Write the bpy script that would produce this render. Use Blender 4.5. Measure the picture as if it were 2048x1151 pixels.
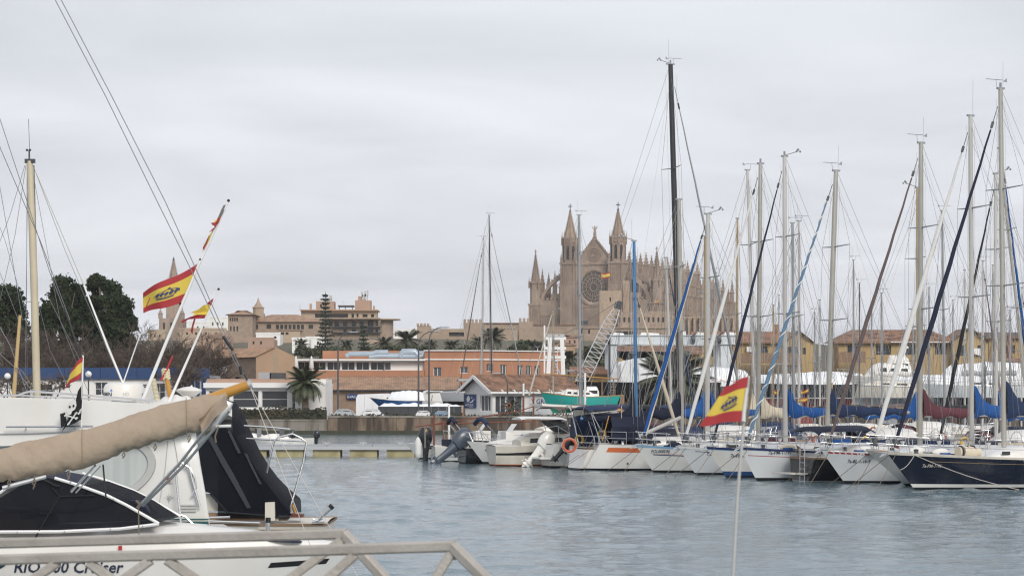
import bpy, math, random
import numpy as np
from mathutils import Vector, Matrix

random.seed(7); np.random.seed(7)
R = math.radians
for _o in list(bpy.data.objects): bpy.data.objects.remove(_o)
SC = bpy.context.scene
COL = SC.collection

# ------------------------------------------------------------------ camera
FPX, HZ, EYE = 4500.0, 800.0, 3.2          # focal length in photo pixels, horizon row, eye height over the water
cam_d = bpy.data.cameras.new('camera'); cam = bpy.data.objects.new('camera', cam_d); COL.objects.link(cam)
cam_d.sensor_width = 36.0; cam_d.lens = FPX / 2048 * 36.0
cam_d.shift_y = (HZ - 575.5) / 2048
cam.location = (0, 0, EYE); cam.rotation_euler = (R(90), 0, 0)
cam_d.clip_start = 0.5; cam_d.clip_end = 9000
cam_d.dof.use_dof = True; cam_d.dof.focus_distance = 95; cam_d.dof.aperture_fstop = 9.0
SC.camera = cam

# ------------------------------------------------------------------ overcast sky
SUN_EL, SUN_AZ = R(32), R(158)             # azimuth from +Y towards +X: over the right shoulder
w = bpy.data.worlds.new('World'); SC.world = w; w.use_nodes = True
nt = w.node_tree; nt.nodes.clear(); N = nt.nodes.new; LK = nt.links.new
out = N('ShaderNodeOutputWorld'); bg = N('ShaderNodeBackground'); bg.inputs['Strength'].default_value = 0.1
sky = N('ShaderNodeTexSky'); sky.sky_type = 'NISHITA'; sky.sun_disc = False
sky.sun_elevation = SUN_EL; sky.sun_rotation = SUN_AZ; sky.air_density = 1.5; sky.dust_density = 3.0
tc = N('ShaderNodeTexCoord'); sep = N('ShaderNodeSeparateXYZ'); LK(tc.outputs['Generated'], sep.inputs[0])
def mth(op, a, b=None, nt_=None):
    n = nt.nodes.new('ShaderNodeMath'); n.operation = op
    for i, q in enumerate((a, b)):
        if q is None: continue
        if isinstance(q, (int, float)): n.inputs[i].default_value = q
        else: nt.links.new(q, n.inputs[i])
    return n.outputs[0]
zz = mth('ADD', mth('ABSOLUTE', sep.outputs[2]), 0.10)
cmb = N('ShaderNodeCombineXYZ'); cmb.inputs[2].default_value = 1.3; LK(mth('DIVIDE', sep.outputs[0], zz), cmb.inputs[0]); LK(mth('DIVIDE', sep.outputs[1], zz), cmb.inputs[1])
def noise_w(scale, detail, rough, dist=0.0):
    n = N('ShaderNodeTexNoise'); n.inputs['Scale'].default_value = scale; n.inputs['Detail'].default_value = detail
    n.inputs['Roughness'].default_value = rough; n.inputs['Distortion'].default_value = dist
    LK(cmb.outputs[0], n.inputs['Vector']); return n
n1 = noise_w(0.85, 5, 0.5, 0.4)
rmp = N('ShaderNodeValToRGB'); LK(n1.outputs['Fac'], rmp.inputs[0])
rmp.color_ramp.elements[0].position = 0.30; rmp.color_ramp.elements[0].color = (0.435, 0.45, 0.49, 1)
rmp.color_ramp.elements[1].position = 0.70; rmp.color_ramp.elements[1].color = (0.61, 0.625, 0.67, 1)
vm = N('ShaderNodeVectorMath'); vm.operation = 'SCALE'; LK(rmp.outputs[0], vm.inputs[0]); vm.inputs['Scale'].default_value = 10.0
mx = N('ShaderNodeMix'); mx.data_type = 'RGBA'; mx.inputs['Factor'].default_value = 0.93
LK(sky.outputs[0], mx.inputs['A']); LK(vm.outputs[0], mx.inputs['B'])
LK(mx.outputs['Result'], bg.inputs['Color']); LK(bg.outputs[0], out.inputs[0])

sun_d = bpy.data.lights.new('sun', 'SUN'); sun = bpy.data.objects.new('sun', sun_d); COL.objects.link(sun)
sun_d.energy = 1.5; sun_d.angle = R(22); sun_d.color = (1.0, 0.95, 0.88)
_sd = Vector((math.sin(SUN_AZ) * math.cos(SUN_EL), math.cos(SUN_AZ) * math.cos(SUN_EL), math.sin(SUN_EL)))
sun.rotation_euler = (-_sd).to_track_quat('-Z', 'Y').to_euler()

vs = SC.view_settings; vs.view_transform = 'Standard'; vs.look = 'None'; vs.exposure = 0.56; vs.gamma = 1.0; vs.use_curve_mapping = False
SC.render.engine = 'CYCLES'
SC.cycles.max_bounces = 6; SC.cycles.diffuse_bounces = 3; SC.cycles.glossy_bounces = 4; SC.cycles.transparent_max_bounces = 12
SC.cycles.use_denoising = True
SC.cycles.volume_bounces = 0; SC.cycles.filter_width = 1.2

# ------------------------------------------------------------------ helpers
def P(x, y, d):                             # photo pixel at depth d -> world
    return Vector(((x - 1024) / FPX * d, d, EYE + (HZ - y) / FPX * d))
def G(x, y, z=0.0):                         # photo pixel on the level z -> world
    return P(x, y, FPX * (EYE - z) / (y - HZ))
def S(px, d): return px / FPX * d
def ZY(y, d): return EYE + (HZ - y) / FPX * d
def XX(x, d): return (x - 1024) / FPX * d

MATS = {}
def mat(name, c=(.5, .5, .5), rough=.6, var=.12, scale=2.0, bump=0.0, bscale=None, metal=0.0, stretch=(1, 1, 1), c2=None, c2amt=.5, c2scale=.6, c2pos=(.45, .65), alpha=1.0, trans=0.0, coat=0.0, emit=0.0, spec=.5):
    if name in MATS: return MATS[name]
    m = bpy.data.materials.new(name); m.use_nodes = True; t = m.node_tree; b = t.nodes['Principled BSDF']; MATS[name] = m
    b.inputs['Roughness'].default_value = rough; b.inputs['Metallic'].default_value = metal
    b.inputs['Alpha'].default_value = alpha; b.inputs['Transmission Weight'].default_value = trans
    b.inputs['Coat Weight'].default_value = coat; b.inputs['Specular IOR Level'].default_value = spec
    m.diffuse_color = (*c, 1)
    if emit:
        b.inputs['Emission Color'].default_value = (*c, 1); b.inputs['Emission Strength'].default_value = emit
    tc = t.nodes.new('ShaderNodeTexCoord'); mp = t.nodes.new('ShaderNodeMapping'); mp.inputs['Scale'].default_value = stretch
    t.links.new(tc.outputs['Object'], mp.inputs[0])
    n = t.nodes.new('ShaderNodeTexNoise'); n.inputs['Scale'].default_value = scale; n.inputs['Detail'].default_value = 6; n.inputs['Roughness'].default_value = .6
    t.links.new(mp.outputs[0], n.inputs['Vector'])
    mxn = t.nodes.new('ShaderNodeMix'); mxn.data_type = 'RGBA'
    mxn.inputs['A'].default_value = (*[k * (1 - var) for k in c], 1); mxn.inputs['B'].default_value = (*[min(k * (1 + var), .95) for k in c], 1)
    t.links.new(n.outputs['Fac'], mxn.inputs['Factor'])
    o = mxn.outputs['Result']
    if c2:
        n2 = t.nodes.new('ShaderNodeTexNoise'); n2.inputs['Scale'].default_value = c2scale; n2.inputs['Detail'].default_value = 5
        t.links.new(mp.outputs[0], n2.inputs['Vector'])
        r = t.nodes.new('ShaderNodeMapRange'); r.inputs['From Min'].default_value = c2pos[0]; r.inputs['From Max'].default_value = c2pos[1]; r.inputs['To Max'].default_value = c2amt
        t.links.new(n2.outputs['Fac'], r.inputs['Value'])
        m2 = t.nodes.new('ShaderNodeMix'); m2.data_type = 'RGBA'; m2.inputs['B'].default_value = (*c2, 1)
        t.links.new(r.outputs[0], m2.inputs['Factor']); t.links.new(o, m2.inputs['A']); o = m2.outputs['Result']
    t.links.new(o, b.inputs['Base Color'])
    if bump:
        bn = t.nodes.new('ShaderNodeBump'); bn.inputs['Strength'].default_value = bump; bn.inputs['Distance'].default_value = .05
        nb = n
        if bscale:
            nb = t.nodes.new('ShaderNodeTexNoise'); nb.inputs['Scale'].default_value = bscale; nb.inputs['Detail'].default_value = 4
            t.links.new(mp.outputs[0], nb.inputs['Vector'])
        t.links.new(nb.outputs['Fac'], bn.inputs['Height']); t.links.new(bn.outputs[0], b.inputs['Normal'])
    return m

def V3(p): return (float(p[0]), float(p[1]), float(p[2]))
class MB:
    def __init__(s): s.v = []; s.f = []; s.m = []; s.cm = 0
    def add(s, vs, fs):
        k = len(s.v); s.v += [V3(p) for p in vs]; s.f += [tuple(k + i for i in f) for f in fs]; s.m += [s.cm] * len(fs); return s
    def poly(s, *vs): return s.add(vs, [tuple(range(len(vs)))])
    def bx(s, x0, x1, y0, y1, z0, z1):
        return s.add([(x0,y0,z0),(x1,y0,z0),(x1,y1,z0),(x0,y1,z0),(x0,y0,z1),(x1,y0,z1),(x1,y1,z1),(x0,y1,z1)],
                     [(3,2,1,0),(4,5,6,7),(0,1,5,4),(1,2,6,5),(2,3,7,6),(3,0,4,7)])
    def box(s, c, size, rz=0):
        a = [q / 2 for q in size]; cs, sn = math.cos(rz), math.sin(rz); vs = []
        for z in (-1, 1):
            for x, y in ((-1,-1),(1,-1),(1,1),(-1,1)):
                X, Y = x * a[0], y * a[1]; vs.append((c[0] + X*cs - Y*sn, c[1] + X*sn + Y*cs, c[2] + z*a[2]))
        return s.add(vs, [(3,2,1,0),(4,5,6,7),(0,1,5,4),(1,2,6,5),(2,3,7,6),(3,0,4,7)])
    def beam(s, p, q, w, h=None, up=(0, 0, 1)):
        p, q = Vector(p), Vector(q); h = h or w; d = (q - p).normalized(); u = Vector(up)
        if abs(d.dot(u)) > .98: u = Vector((0, 1, 0))
        sd = d.cross(u).normalized(); u = sd.cross(d)
        vs = []
        for c in (p, q):
            for a, b in ((-1,-1),(1,-1),(1,1),(-1,1)): vs.append(c + sd*a*w/2 + u*b*h/2)
        return s.add(vs, [(0,1,2,3),(7,6,5,4),(0,4,5,1),(1,5,6,2),(2,6,7,3),(3,7,4,0)])
    def bar(s, p, q, w, ch=.18):               # square section with chamfered corners
        p, q = Vector(p), Vector(q); d = (q - p).normalized(); u = Vector((0, 0, 1))
        if abs(d.dot(u)) > .98: u = Vector((0, 1, 0))
        sd = d.cross(u).normalized(); u = sd.cross(d); a = w/2; c = a*(1 - 2*ch)
        pr = [(a, -c), (a, c), (c, a), (-c, a), (-a, c), (-a, -c), (-c, -a), (c, -a)]
        return s.rings([[e + sd*x + u*y for x, y in pr] for e in (p, q)])
    def tube(s, pts, r, n=6, cap=True):
        pts = [Vector(p) for p in pts]; m = len(pts); rs = r if isinstance(r, (list, tuple)) else [r] * m
        up = Vector((0, 0, 1)); rings = []; prev = None
        for i, p in enumerate(pts):
            d = (pts[min(i+1, m-1)] - pts[max(i-1, 0)]).normalized()
            if prev is None:
                u = up if abs(d.z) < .95 else Vector((0, 1, 0)); a = d.cross(u).normalized()
            else:
                a = prev - d * prev.dot(d); a = a.normalized() if a.length > 1e-6 else d.orthogonal().normalized()
            prev = a; b = d.cross(a)
            rings.append([p + (a * math.cos(2*math.pi*k/n) + b * math.sin(2*math.pi*k/n)) * rs[i] for k in range(n)])
        return s.rings(rings, cap)
    def rings(s, rings, cap=True, closed=True):
        n = len(rings[0]); vs = [p for rg in rings for p in rg]; fs = []
        for i in range(len(rings) - 1):
            for k in range(n if closed else n - 1):
                k2 = (k + 1) % n; fs.append((i*n + k, i*n + k2, (i+1)*n + k2, (i+1)*n + k))
        if cap: fs.append(tuple(reversed(range(n)))); fs.append(tuple((len(rings)-1)*n + k for k in range(n)))
        return s.add(vs, fs)
    def lathe(s, c, prof, n=12, rot=0.0, cap=True):
        return s.rings([[(c[0] + r*math.cos(rot + 2*math.pi*k/n), c[1] + r*math.sin(rot + 2*math.pi*k/n), c[2] + z) for k in range(n)] for r, z in prof], cap)
    def grid(s, fn, nu, nv):
        vs = [fn(i/nu, j/nv) for j in range(nv+1) for i in range(nu+1)]; w_ = nu + 1
        return s.add(vs, [(j*w_+i, j*w_+i+1, (j+1)*w_+i+1, (j+1)*w_+i) for j in range(nv) for i in range(nu)])
    def prism(s, poly, off):                # planar polygon extruded by a vector
        off = Vector(off); a = [Vector(p) for p in poly]; n = len(a); b = [p + off for p in a]
        return s.add(a + b, [tuple(reversed(range(n))), tuple(range(n, 2*n))] + [(i, (i+1) % n, n + (i+1) % n, n + i) for i in range(n)])
    def ball(s, c, r, n=8, m=6, sz=(1, 1, 1)):
        return s.rings([[(c[0] + r*sz[0]*math.sin(math.pi*j/m)*math.cos(2*math.pi*k/n), c[1] + r*sz[1]*math.sin(math.pi*j/m)*math.sin(2*math.pi*k/n), c[2] - r*sz[2]*math.cos(math.pi*j/m)) for k in range(n)] for j in [.02] + list(range(1, m)) + [m-.02]])
    def mesh(s, name, m, smooth=None):
        me = bpy.data.meshes.new(name); me.from_pydata(s.v, [], s.f)
        for q in (m if isinstance(m, (list, tuple)) else [m]): me.materials.append(q)
        if any(s.m): me.polygons.foreach_set('material_index', s.m)
        if smooth:
            me.polygons.foreach_set('use_smooth', [True] * len(me.polygons)); me.update(); me.set_sharp_from_angle(angle=R(smooth))
        return me
    def build(s, name, m, parent=None, smooth=None, world=False):
        if world and parent is not None:
            o0 = parent.location if parent.parent is None else parent.parent.location
            s.v = [(a - o0[0], b - o0[1], c - o0[2]) for a, b, c in s.v]
        o = bpy.data.objects.new(name, s.mesh(name, m, smooth)); COL.objects.link(o); o.parent = parent; return o

def tag(o, label=None, cat=None, group=None, kind=None):
    for k, q in (('label', label), ('category', cat), ('group', group), ('kind', kind)):
        if q: o[k] = q
    return o
def thing(name, label, cat, loc=(0, 0, 0), rz=0.0, group=None):
    o = bpy.data.objects.new(name, None); COL.objects.link(o); o.location = loc; o.rotation_euler = (0, 0, rz); o.empty_display_size = .1
    return tag(o, label, cat, group)
def part(name, fn, m, parent, smooth=None, world=True):
    b = MB(); fn(b); return b.build(name, m, parent, smooth, world)
def dup(o, parent=None):
    c = o.copy(); COL.objects.link(c)
    if parent is not None: c.parent = parent
    for ch in o.children: dup(ch, c)
    return c
def text_mesh(s, size):
    cu = bpy.data.curves.new('t', 'FONT'); cu.body = s; cu.size = size; cu.resolution_u = 2; cu.offset = size * .018
    ob = bpy.data.objects.new('t', cu); COL.objects.link(ob)
    dg = bpy.context.evaluated_depsgraph_get(); me = bpy.data.meshes.new_from_object(ob.evaluated_get(dg))
    vs = [tuple(v.co) for v in me.vertices]; fs = [tuple(p.vertices) for p in me.polygons]
    bpy.data.objects.remove(ob); bpy.data.curves.remove(cu); bpy.data.meshes.remove(me)
    return vs, fs
def text_on(s, size, fn, m, parent, name='lettering', bold=0.0):
    vs, fs = text_mesh(s, size); b = MB(); b.add([fn(v[0], v[1]) for v in vs], fs); return b.build(name, m, parent)

# walls with real openings: ops = (u0, u1, v0, v1) in wall units, reveals sunk by dep
def wall_mb(b, o, r, wd, ht, ops, dep=.2, up=(0, 0, 1)):
    o, r, up = Vector(o), Vector(r).normalized(), Vector(up); n = r.cross(up)          # n points outwards (towards the viewer for r=+x)
    us = sorted({0.0, wd, *[q for k in ops for q in k[:2]]}); vs_ = sorted({0.0, ht, *[q for k in ops for q in k[2:4]]})
    at = lambda u, v, dd=0: o + r*u + up*v - n*dd
    for i in range(len(us)-1):
        for j in range(len(vs_)-1):
            cu, cv = (us[i]+us[i+1])/2, (vs_[j]+vs_[j+1])/2
            if any(k[0] < cu < k[1] and k[2] < cv < k[3] for k in ops): continue
            b.poly(at(us[i], vs_[j]), at(us[i+1], vs_[j]), at(us[i+1], vs_[j+1]), at(us[i], vs_[j+1]))
    for u0, u1, v0, v1 in [k[:4] for k in ops]:
        c = [(u0, v0), (u1, v0), (u1, v1), (u0, v1)]
        for i in range(4):
            a, q = c[i], c[(i+1) % 4]; b.poly(at(*a), at(*a, dep), at(*q, dep), at(*q))
def window(parent, o, r, op, dep, fm, pm, mull=1, trans=0, fw=.06, name='window', world=True):
    o, r = Vector(o), Vector(r).normalized(); up = Vector((0, 0, 1)); n = r.cross(up); u0, u1, v0, v1 = op[:4]
    at = lambda u, v, dd: o + r*u + up*v - n*dd
    b = MB(); d0, d1 = dep - .05, dep + .02
    def bar(a0, a1, c0, c1):
        f = [at(a0,c0,d0), at(a1,c0,d0), at(a1,c1,d0), at(a0,c1,d0)]; g = [at(a0,c0,d1), at(a1,c0,d1), at(a1,c1,d1), at(a0,c1,d1)]
        b.add(f + g, [(0,1,2,3),(0,4,5,1),(1,5,6,2),(2,6,7,3),(3,7,4,0)])
    bar(u0, u0+fw, v0, v1); bar(u1-fw, u1, v0, v1); bar(u0+fw, u1-fw, v0, v0+fw); bar(u0+fw, u1-fw, v1-fw, v1)
    for i in range(mull):
        c = u0 + (u1-u0)*(i+1)/(mull+1); bar(c-fw/2, c+fw/2, v0+fw, v1-fw)
    for i in range(trans):
        c = v0 + (v1-v0)*(i+1)/(trans+1); bar(u0+fw, u1-fw, c-fw/3, c+fw/3)
    f = b.build(name, fm, parent, None, world)
    b = MB(); b.poly(at(u0, v0, dep), at(u1, v0, dep), at(u1, v1, dep), at(u0, v1, dep)); b.build('pane', pm, f, None, world)
    return f
def pane(parent, o, r, op, dep, pm, name='window', world=True):
    o, r = Vector(o), Vector(r).normalized(); up = Vector((0, 0, 1)); n = r.cross(up); u0, u1, v0, v1 = op[:4]
    at = lambda u, v, dd: o + r*u + up*v - n*dd
    b = MB(); b.poly(at(u0, v0, dep), at(u1, v0, dep), at(u1, v1, dep), at(u0, v1, dep)); return b.build(name, pm, parent, None, world)
# a box building by photo bounds: front wall at depth d with openings given in photo pixels, side and back walls, flat top
def block(parent, name, m, x0, x1, y0, y1, d, depth, ops=(), dep=.25, zb=None, kind='pane', fm=None, pm=None, **kw):
    o = P(x0, y1, d); wd = S(x1-x0, d); ht = S(y1-y0, d)
    if zb is not None: ht += o.z - zb; o.z = zb
    ops_ = [(S(a-x0, d), S(b_-x0, d), ZY(f_, d)-o.z, ZY(e, d)-o.z) for a, b_, e, f_ in ops]
    def fn(b):
        wall_mb(b, o, (1, 0, 0), wd, ht, ops_, dep)
        X0, X1, Y0, Y1, Z0, Z1 = o.x, o.x+wd, d, d+depth, o.z, o.z+ht
        b.poly((X1,Y0,Z0),(X1,Y1,Z0),(X1,Y1,Z1),(X1,Y0,Z1)); b.poly((X0,Y1,Z0),(X0,Y0,Z0),(X0,Y0,Z1),(X0,Y1,Z1))
        b.poly((X1,Y1,Z0),(X0,Y1,Z0),(X0,Y1,Z1),(X1,Y1,Z1)); b.poly((X0,Y0,Z1),(X1,Y0,Z1),(X1,Y1,Z1),(X0,Y1,Z1))
    wl = part(name, fn, m, parent)
    for q in ops_:
        if kind == 'pane': pane(parent, o, (1, 0, 0), q, dep, pm)
        else: window(parent, o, (1, 0, 0), q, dep, fm, pm, **kw)
    return wl
# corrugated clay tile slope between eave (a->b) and ridge (c->d)
def tile_slope(b, a, b_, c, d, pitch=.24, amp=.045, rows=8):
    a, b_, c, d = Vector(a), Vector(b_), Vector(c), Vector(d); nn = (b_ - a).cross(c - a).normalized()
    if nn.z < 0: nn = -nn
    n = max(2, int((b_ - a).length / pitch)); nu = n * 4
    def fn(u, v):
        e = a.lerp(b_, u); r_ = c.lerp(d, u); k = v * rows; st = (math.ceil(k) - k) if k > 0 else 0
        return e.lerp(r_, v) + nn * (amp * (1 - abs(math.cos(math.pi * u * n))) + st * .03)
    b.grid(fn, nu, rows * 2)
# ------------------------------------------------------------------ materials
M = {}
M['stone'] = mat('cathedral_stone', (.335, .26, .205), .9, .42, .8, .8, 1.0, c2=(.20, .148, .115), c2amt=.7, c2scale=.16, stretch=(1, 1, .6))
M['stone2'] = mat('pale_stone', (.38, .295, .22), .9, .38, .9, .5, 1.2, c2=(.29, .205, .145), c2amt=.6, c2scale=.12)
M['stone3'] = mat('palace_stone', (.31, .24, .185), .9, .42, .9, .5, 1.2, c2=(.47, .36, .26), c2amt=.5, c2scale=.08)
M['dark'] = mat('dark_opening', (.025, .023, .022), .5, .3, 1)
M['rose'] = mat('rose_glass', (.085, .072, .064), .35, .3, 2)
M['tile'] = mat('clay_tile', (.30, .15, .09), .85, .6, 4.0, .3, c2=(.15, .095, .065), c2amt=.8, c2scale=.8)
M['tile2'] = mat('weathered_clay_tile', (.34, .215, .14), .88, .6, 3.5, .3, c2=(.19, .13, .095), c2amt=.75, c2scale=.9)
M['tile3'] = mat('brown_clay_tile', (.27, .155, .10), .88, .75, 4.5, .3, c2=(.075, .05, .04), c2amt=.85, c2scale=1.1)
M['orange'] = mat('terracotta_render', (.42, .205, .12), .85, .08, .5, .1, 4, c2=(.35, .165, .105), c2amt=.6, c2scale=.3)
M['cream'] = mat('cream_render', (.43, .34, .25), .85, .12, .4, c2=(.42, .32, .24), c2amt=.5, c2scale=.2)
M['pinkr'] = mat('pink_render', (.40, .27, .205), .85, .12, .4)
M['whiter'] = mat('white_render', (.80, .795, .775), .8, .06, .6, c2=(.58, .56, .52), c2amt=.4, c2scale=.35, stretch=(1, 1, .4))
M['yellow'] = mat('ochre_render', (.43, .31, .15), .85, .16, .4, c2=(.35, .23, .095), c2amt=.6, c2scale=.25, stretch=(1, 1, .5))
M['brickish'] = mat('rubble_stone', (.28, .205, .15), .9, .55, 2.2, .5, 3, c2=(.25, .17, .12), c2amt=.6, c2scale=.5)
M['sand'] = mat('sandy_render', (.39, .265, .175), .88, .08, .4, c2=(.45, .29, .18), c2amt=.5, c2scale=.2)
M['concrete'] = mat('quay_concrete', (.235, .215, .185), .9, .4, 1.6, .4, 3, c2=(.10, .08, .06), c2amt=.85, c2scale=.7, c2pos=(.48, .6), stretch=(1, 1, .22))
M['concrete2'] = mat('stained_concrete', (.20, .15, .108), .9, .5, 1.8, .5, 3, c2=(.05, .038, .03), c2amt=.9, c2scale=.75, c2pos=(.42, .53), stretch=(1, 1, .2))
M['weed'] = mat('wet_algae', (.035, .04, .022), .5, .4, 2, .4)
M['glassd'] = mat('dark_window_glass', (.035, .04, .045), .12, .4, .6)
M['glassm'] = mat('curtained_glass', (.085, .09, .10), .15, .7, .9, stretch=(3, 1, .4))
M['whitep'] = mat('white_paint', (.78, .78, .77), .45, .04, 1.5)
M['greyp'] = mat('grey_paint', (.33, .35, .37), .5, .1, 1.5)
M['steel'] = mat('galvanised_steel', (.50, .51, .52), .45, .15, 4, metal=.6)
M['steelb'] = mat('polished_steel', (.68, .68, .68), .22, .08, 6, metal=.9)
M['duct'] = mat('zinc_duct', (.36, .42, .48), .4, .15, 1.5, metal=.3)
M['darkm'] = mat('dark_metal', (.06, .065, .07), .5, .2, 3, metal=.2)
M['bluef'] = mat('blue_fascia', (.015, .048, .145), .5, .2, .9, c2=(.03, .075, .19), c2amt=.5, c2scale=.3)
M['bluesign'] = mat('blue_sign', (.02, .05, .17), .45, .08, 1)
M['asphalt'] = mat('yard_ground', (.11, .105, .10), .9, .25, .6, .2, 4)
M['earth'] = mat('hill_earth', (.12, .10, .07), .95, .3, .05, c2=(.08, .09, .045), c2amt=.8, c2scale=.02)
M['bark'] = mat('bark', (.13, .10, .075), .95, .35, 4, .6)
M['palmbark'] = mat('palm_bark', (.16, .12, .085), .95, .4, 6, .8)
M['twig'] = mat('bare_twig', (.10, .075, .06), .9, .3, 1)
M['pine'] = mat('pine_needles', (.033, .048, .026), .95, .5, .35, c2=(.05, .06, .028), c2amt=.7, c2scale=.3, spec=.08)
M['pine2'] = mat('norfolk_needles', (.037, .052, .036), .75, .4, .5)
M['palm'] = mat('palm_leaf', (.055, .068, .034), .6, .4, .8, c2=(.10, .095, .05), c2amt=.6, c2scale=.6)
M['palm2'] = mat('dusty_palm_leaf', (.075, .08, .05), .7, .4, .8)
M['shrub'] = mat('shrub_leaf', (.05, .065, .03), .7, .4, .5, c2=(.09, .085, .045), c2amt=.6, c2scale=.3)
M['hedge'] = mat('hedge_leaf', (.038, .043, .024), .8, .45, 1.5, c2=(.085, .065, .04), c2amt=.7, c2scale=.8)
M['gel'] = mat('white_gelcoat', (.76, .75, .72), .28, .04, .8, c2=(.60, .56, .49), c2amt=.35, c2scale=.9, stretch=(1, 1, .4), coat=.2)
M['gelb'] = mat('cool_white_gelcoat', (.70, .72, .73), .25, .04, .8, c2=(.52, .53, .52), c2amt=.35, c2scale=.8, stretch=(1, 1, .4), coat=.2)
M['gelc'] = mat('cream_gelcoat', (.69, .65, .57), .35, .05, .8, c2=(.50, .45, .37), c2amt=.5, c2scale=1.1, stretch=(1, 1, .4))
M['gelg'] = mat('grey_hull_paint', (.45, .48, .49), .3, .05, .8, c2=(.36, .37, .37), c2amt=.4, c2scale=.8, stretch=(1, 1, .4))
M['deck'] = mat('deck_nonskid', (.66, .64, .59), .7, .08, 2, c2=(.45, .42, .36), c2amt=.5, c2scale=1.2)
M['navyhull'] = mat('navy_hull_paint', (.007, .010, .026), .18, .2, .6, coat=.4)
M['blackhull'] = mat('black_hull_paint', (.012, .013, .016), .25, .3, .6, coat=.2)
M['antif'] = mat('dark_antifouling', (.012, .014, .018), .7, .3, 2)
M['antifb'] = mat('blue_antifouling', (.02, .07, .20), .7, .2, 2)
M['antifr'] = mat('red_antifouling', (.26, .03, .025), .7, .2, 2)
M['red'] = mat('red_stripe', (.42, .03, .03), .4, .1, 2)
M['orangest'] = mat('orange_stripe', (.58, .14, .04), .4, .1, 2)
M['navyst'] = mat('navy_stripe', (.02, .035, .12), .4, .1, 2)
M['skyst'] = mat('sky_blue_stripe', (.22, .42, .62), .45, .1, 2)
M['ltblue'] = mat('light_blue_canvas', (.11, .19, .29), .85, .15, 4, .3)
M['alu'] = mat('anodised_mast', (.40, .39, .355), .38, .08, 1.2, metal=.25, c2=(.33, .30, .25), c2amt=.4, c2scale=1.0)
M['aluw'] = mat('white_painted_mast', (.50, .49, .465), .35, .06, 1.2)
M['alud'] = mat('grey_mast', (.30, .31, .32), .4, .1, 1.2, metal=.3)
M['gold'] = mat('gold_anodised_mast', (.38, .28, .14), .4, .12, 1.5, metal=.3)
M['carbon'] = mat('black_carbon_mast', (.028, .028, .032), .35, .2, 1)
M['bluemast'] = mat('blue_painted_mast', (.045, .19, .42), .4, .1, 1)
M['wire'] = mat('rigging_wire', (.22, .22, .23), .4, .1, 3, metal=.5)
M['wirel'] = mat('pale_rope', (.50, .47, .42), .8, .15, 8)
M['rope'] = mat('weathered_rope', (.17, .14, .105), .9, .3, 8)
M['cvblue'] = mat('royal_blue_canvas', (.007, .072, .26), .85, .22, 3, .6, 5)
M['cvnavy'] = mat('navy_canvas', (.008, .012, .033), .85, .25, 3, .6, 5)
M['cvdenim'] = mat('dark_blue_canvas', (.010, .026, .075), .85, .25, 3, .6, 5)
M['cvburg'] = mat('burgundy_canvas', (.10, .03, .04), .85, .25, 3, .6, 5)
M['cvbrown'] = mat('brown_canvas', (.12, .09, .085), .85, .25, 3, .6, 5)
M['cvcream'] = mat('cream_sailcloth', (.60, .53, .41), .85, .12, 3, .6, 5)
M['cvwhite'] = mat('white_sailcloth', (.68, .67, .64), .85, .1, 3, .5, 5)
M['cvtan'] = mat('tan_canvas', (.37, .295, .22), .9, .10, 3.5, .25, 14, c2=(.31, .24, .175), c2amt=.5, c2scale=1.2)
M['cvblack'] = mat('black_canvas', (.010, .011, .014), .85, .2, 3, .4)
M['tarp'] = mat('white_shrink_wrap', (.78, .80, .82), .45, .05, .8, .6, 1.0)
M['rubber'] = mat('black_rubber', (.012, .012, .014), .5, .2, 3)
M['obm'] = mat('outboard_black', (.012, .014, .018), .25, .2, 2, coat=.3)
M['obg'] = mat('outboard_slate', (.06, .075, .10), .35, .15, 2, coat=.2)
M['varn'] = mat('varnished_wood', (.47, .23, .035), .35, .2, 3, stretch=(1, 1, .2), coat=.4)
M['wood'] = mat('weathered_teak', (.24, .15, .09), .8, .25, 5, .3, stretch=(.3, 1, 1))
M['teal'] = mat('turquoise_hull_paint', (.02, .36, .32), .5, .12, .7)
M['teald'] = mat('green_bottom_paint', (.02, .22, .15), .6, .2, .7)
M['rust'] = mat('rusty_steel', (.21, .065, .04), .85, .3, 4, .3)
M['flagr'] = mat('flag_red', (.36, .035, .04), .8, .1, 4)
M['flagy'] = mat('flag_yellow', (.62, .47, .075), .8, .08, 4)
M['flagb'] = mat('flag_emblem_blue', (.04, .05, .14), .8, .1, 4)
M['flagk'] = mat('flag_black', (.012, .013, .016), .85, .2, 4)
M['flagw'] = mat('flag_white', (.65, .65, .63), .85, .08, 4)
M['buoyo'] = mat('orange_lifebuoy', (.52, .11, .05), .5, .1, 3)
M['yellowp'] = mat('yellow_paint', (.65, .42, .05), .6, .1, 3)
M['carw'] = mat('white_car_paint', (.70, .71, .72), .2, .03, 1, coat=.5)
M['carb'] = mat('blue_car_paint', (.20, .30, .42), .2, .05, 1, coat=.5)
M['cars'] = mat('silver_car_paint', (.42, .44, .46), .25, .05, 1, metal=.4, coat=.5)
M['galv'] = mat('worn_aluminium', (.43, .40, .36), .42, .10, 9, .12, 40, metal=.25, c2=(.30, .27, .23), c2amt=.5, c2scale=4)
M['letter'] = mat('dark_lettering', (.02, .03, .06), .5, .05, 3)
M['letterr'] = mat('red_lettering', (.45, .03, .04), .5, .05, 3)
M['warm'] = mat('warm_lamp', (1.0, .62, .25), .5, 0, 1, emit=2.0)
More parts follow.
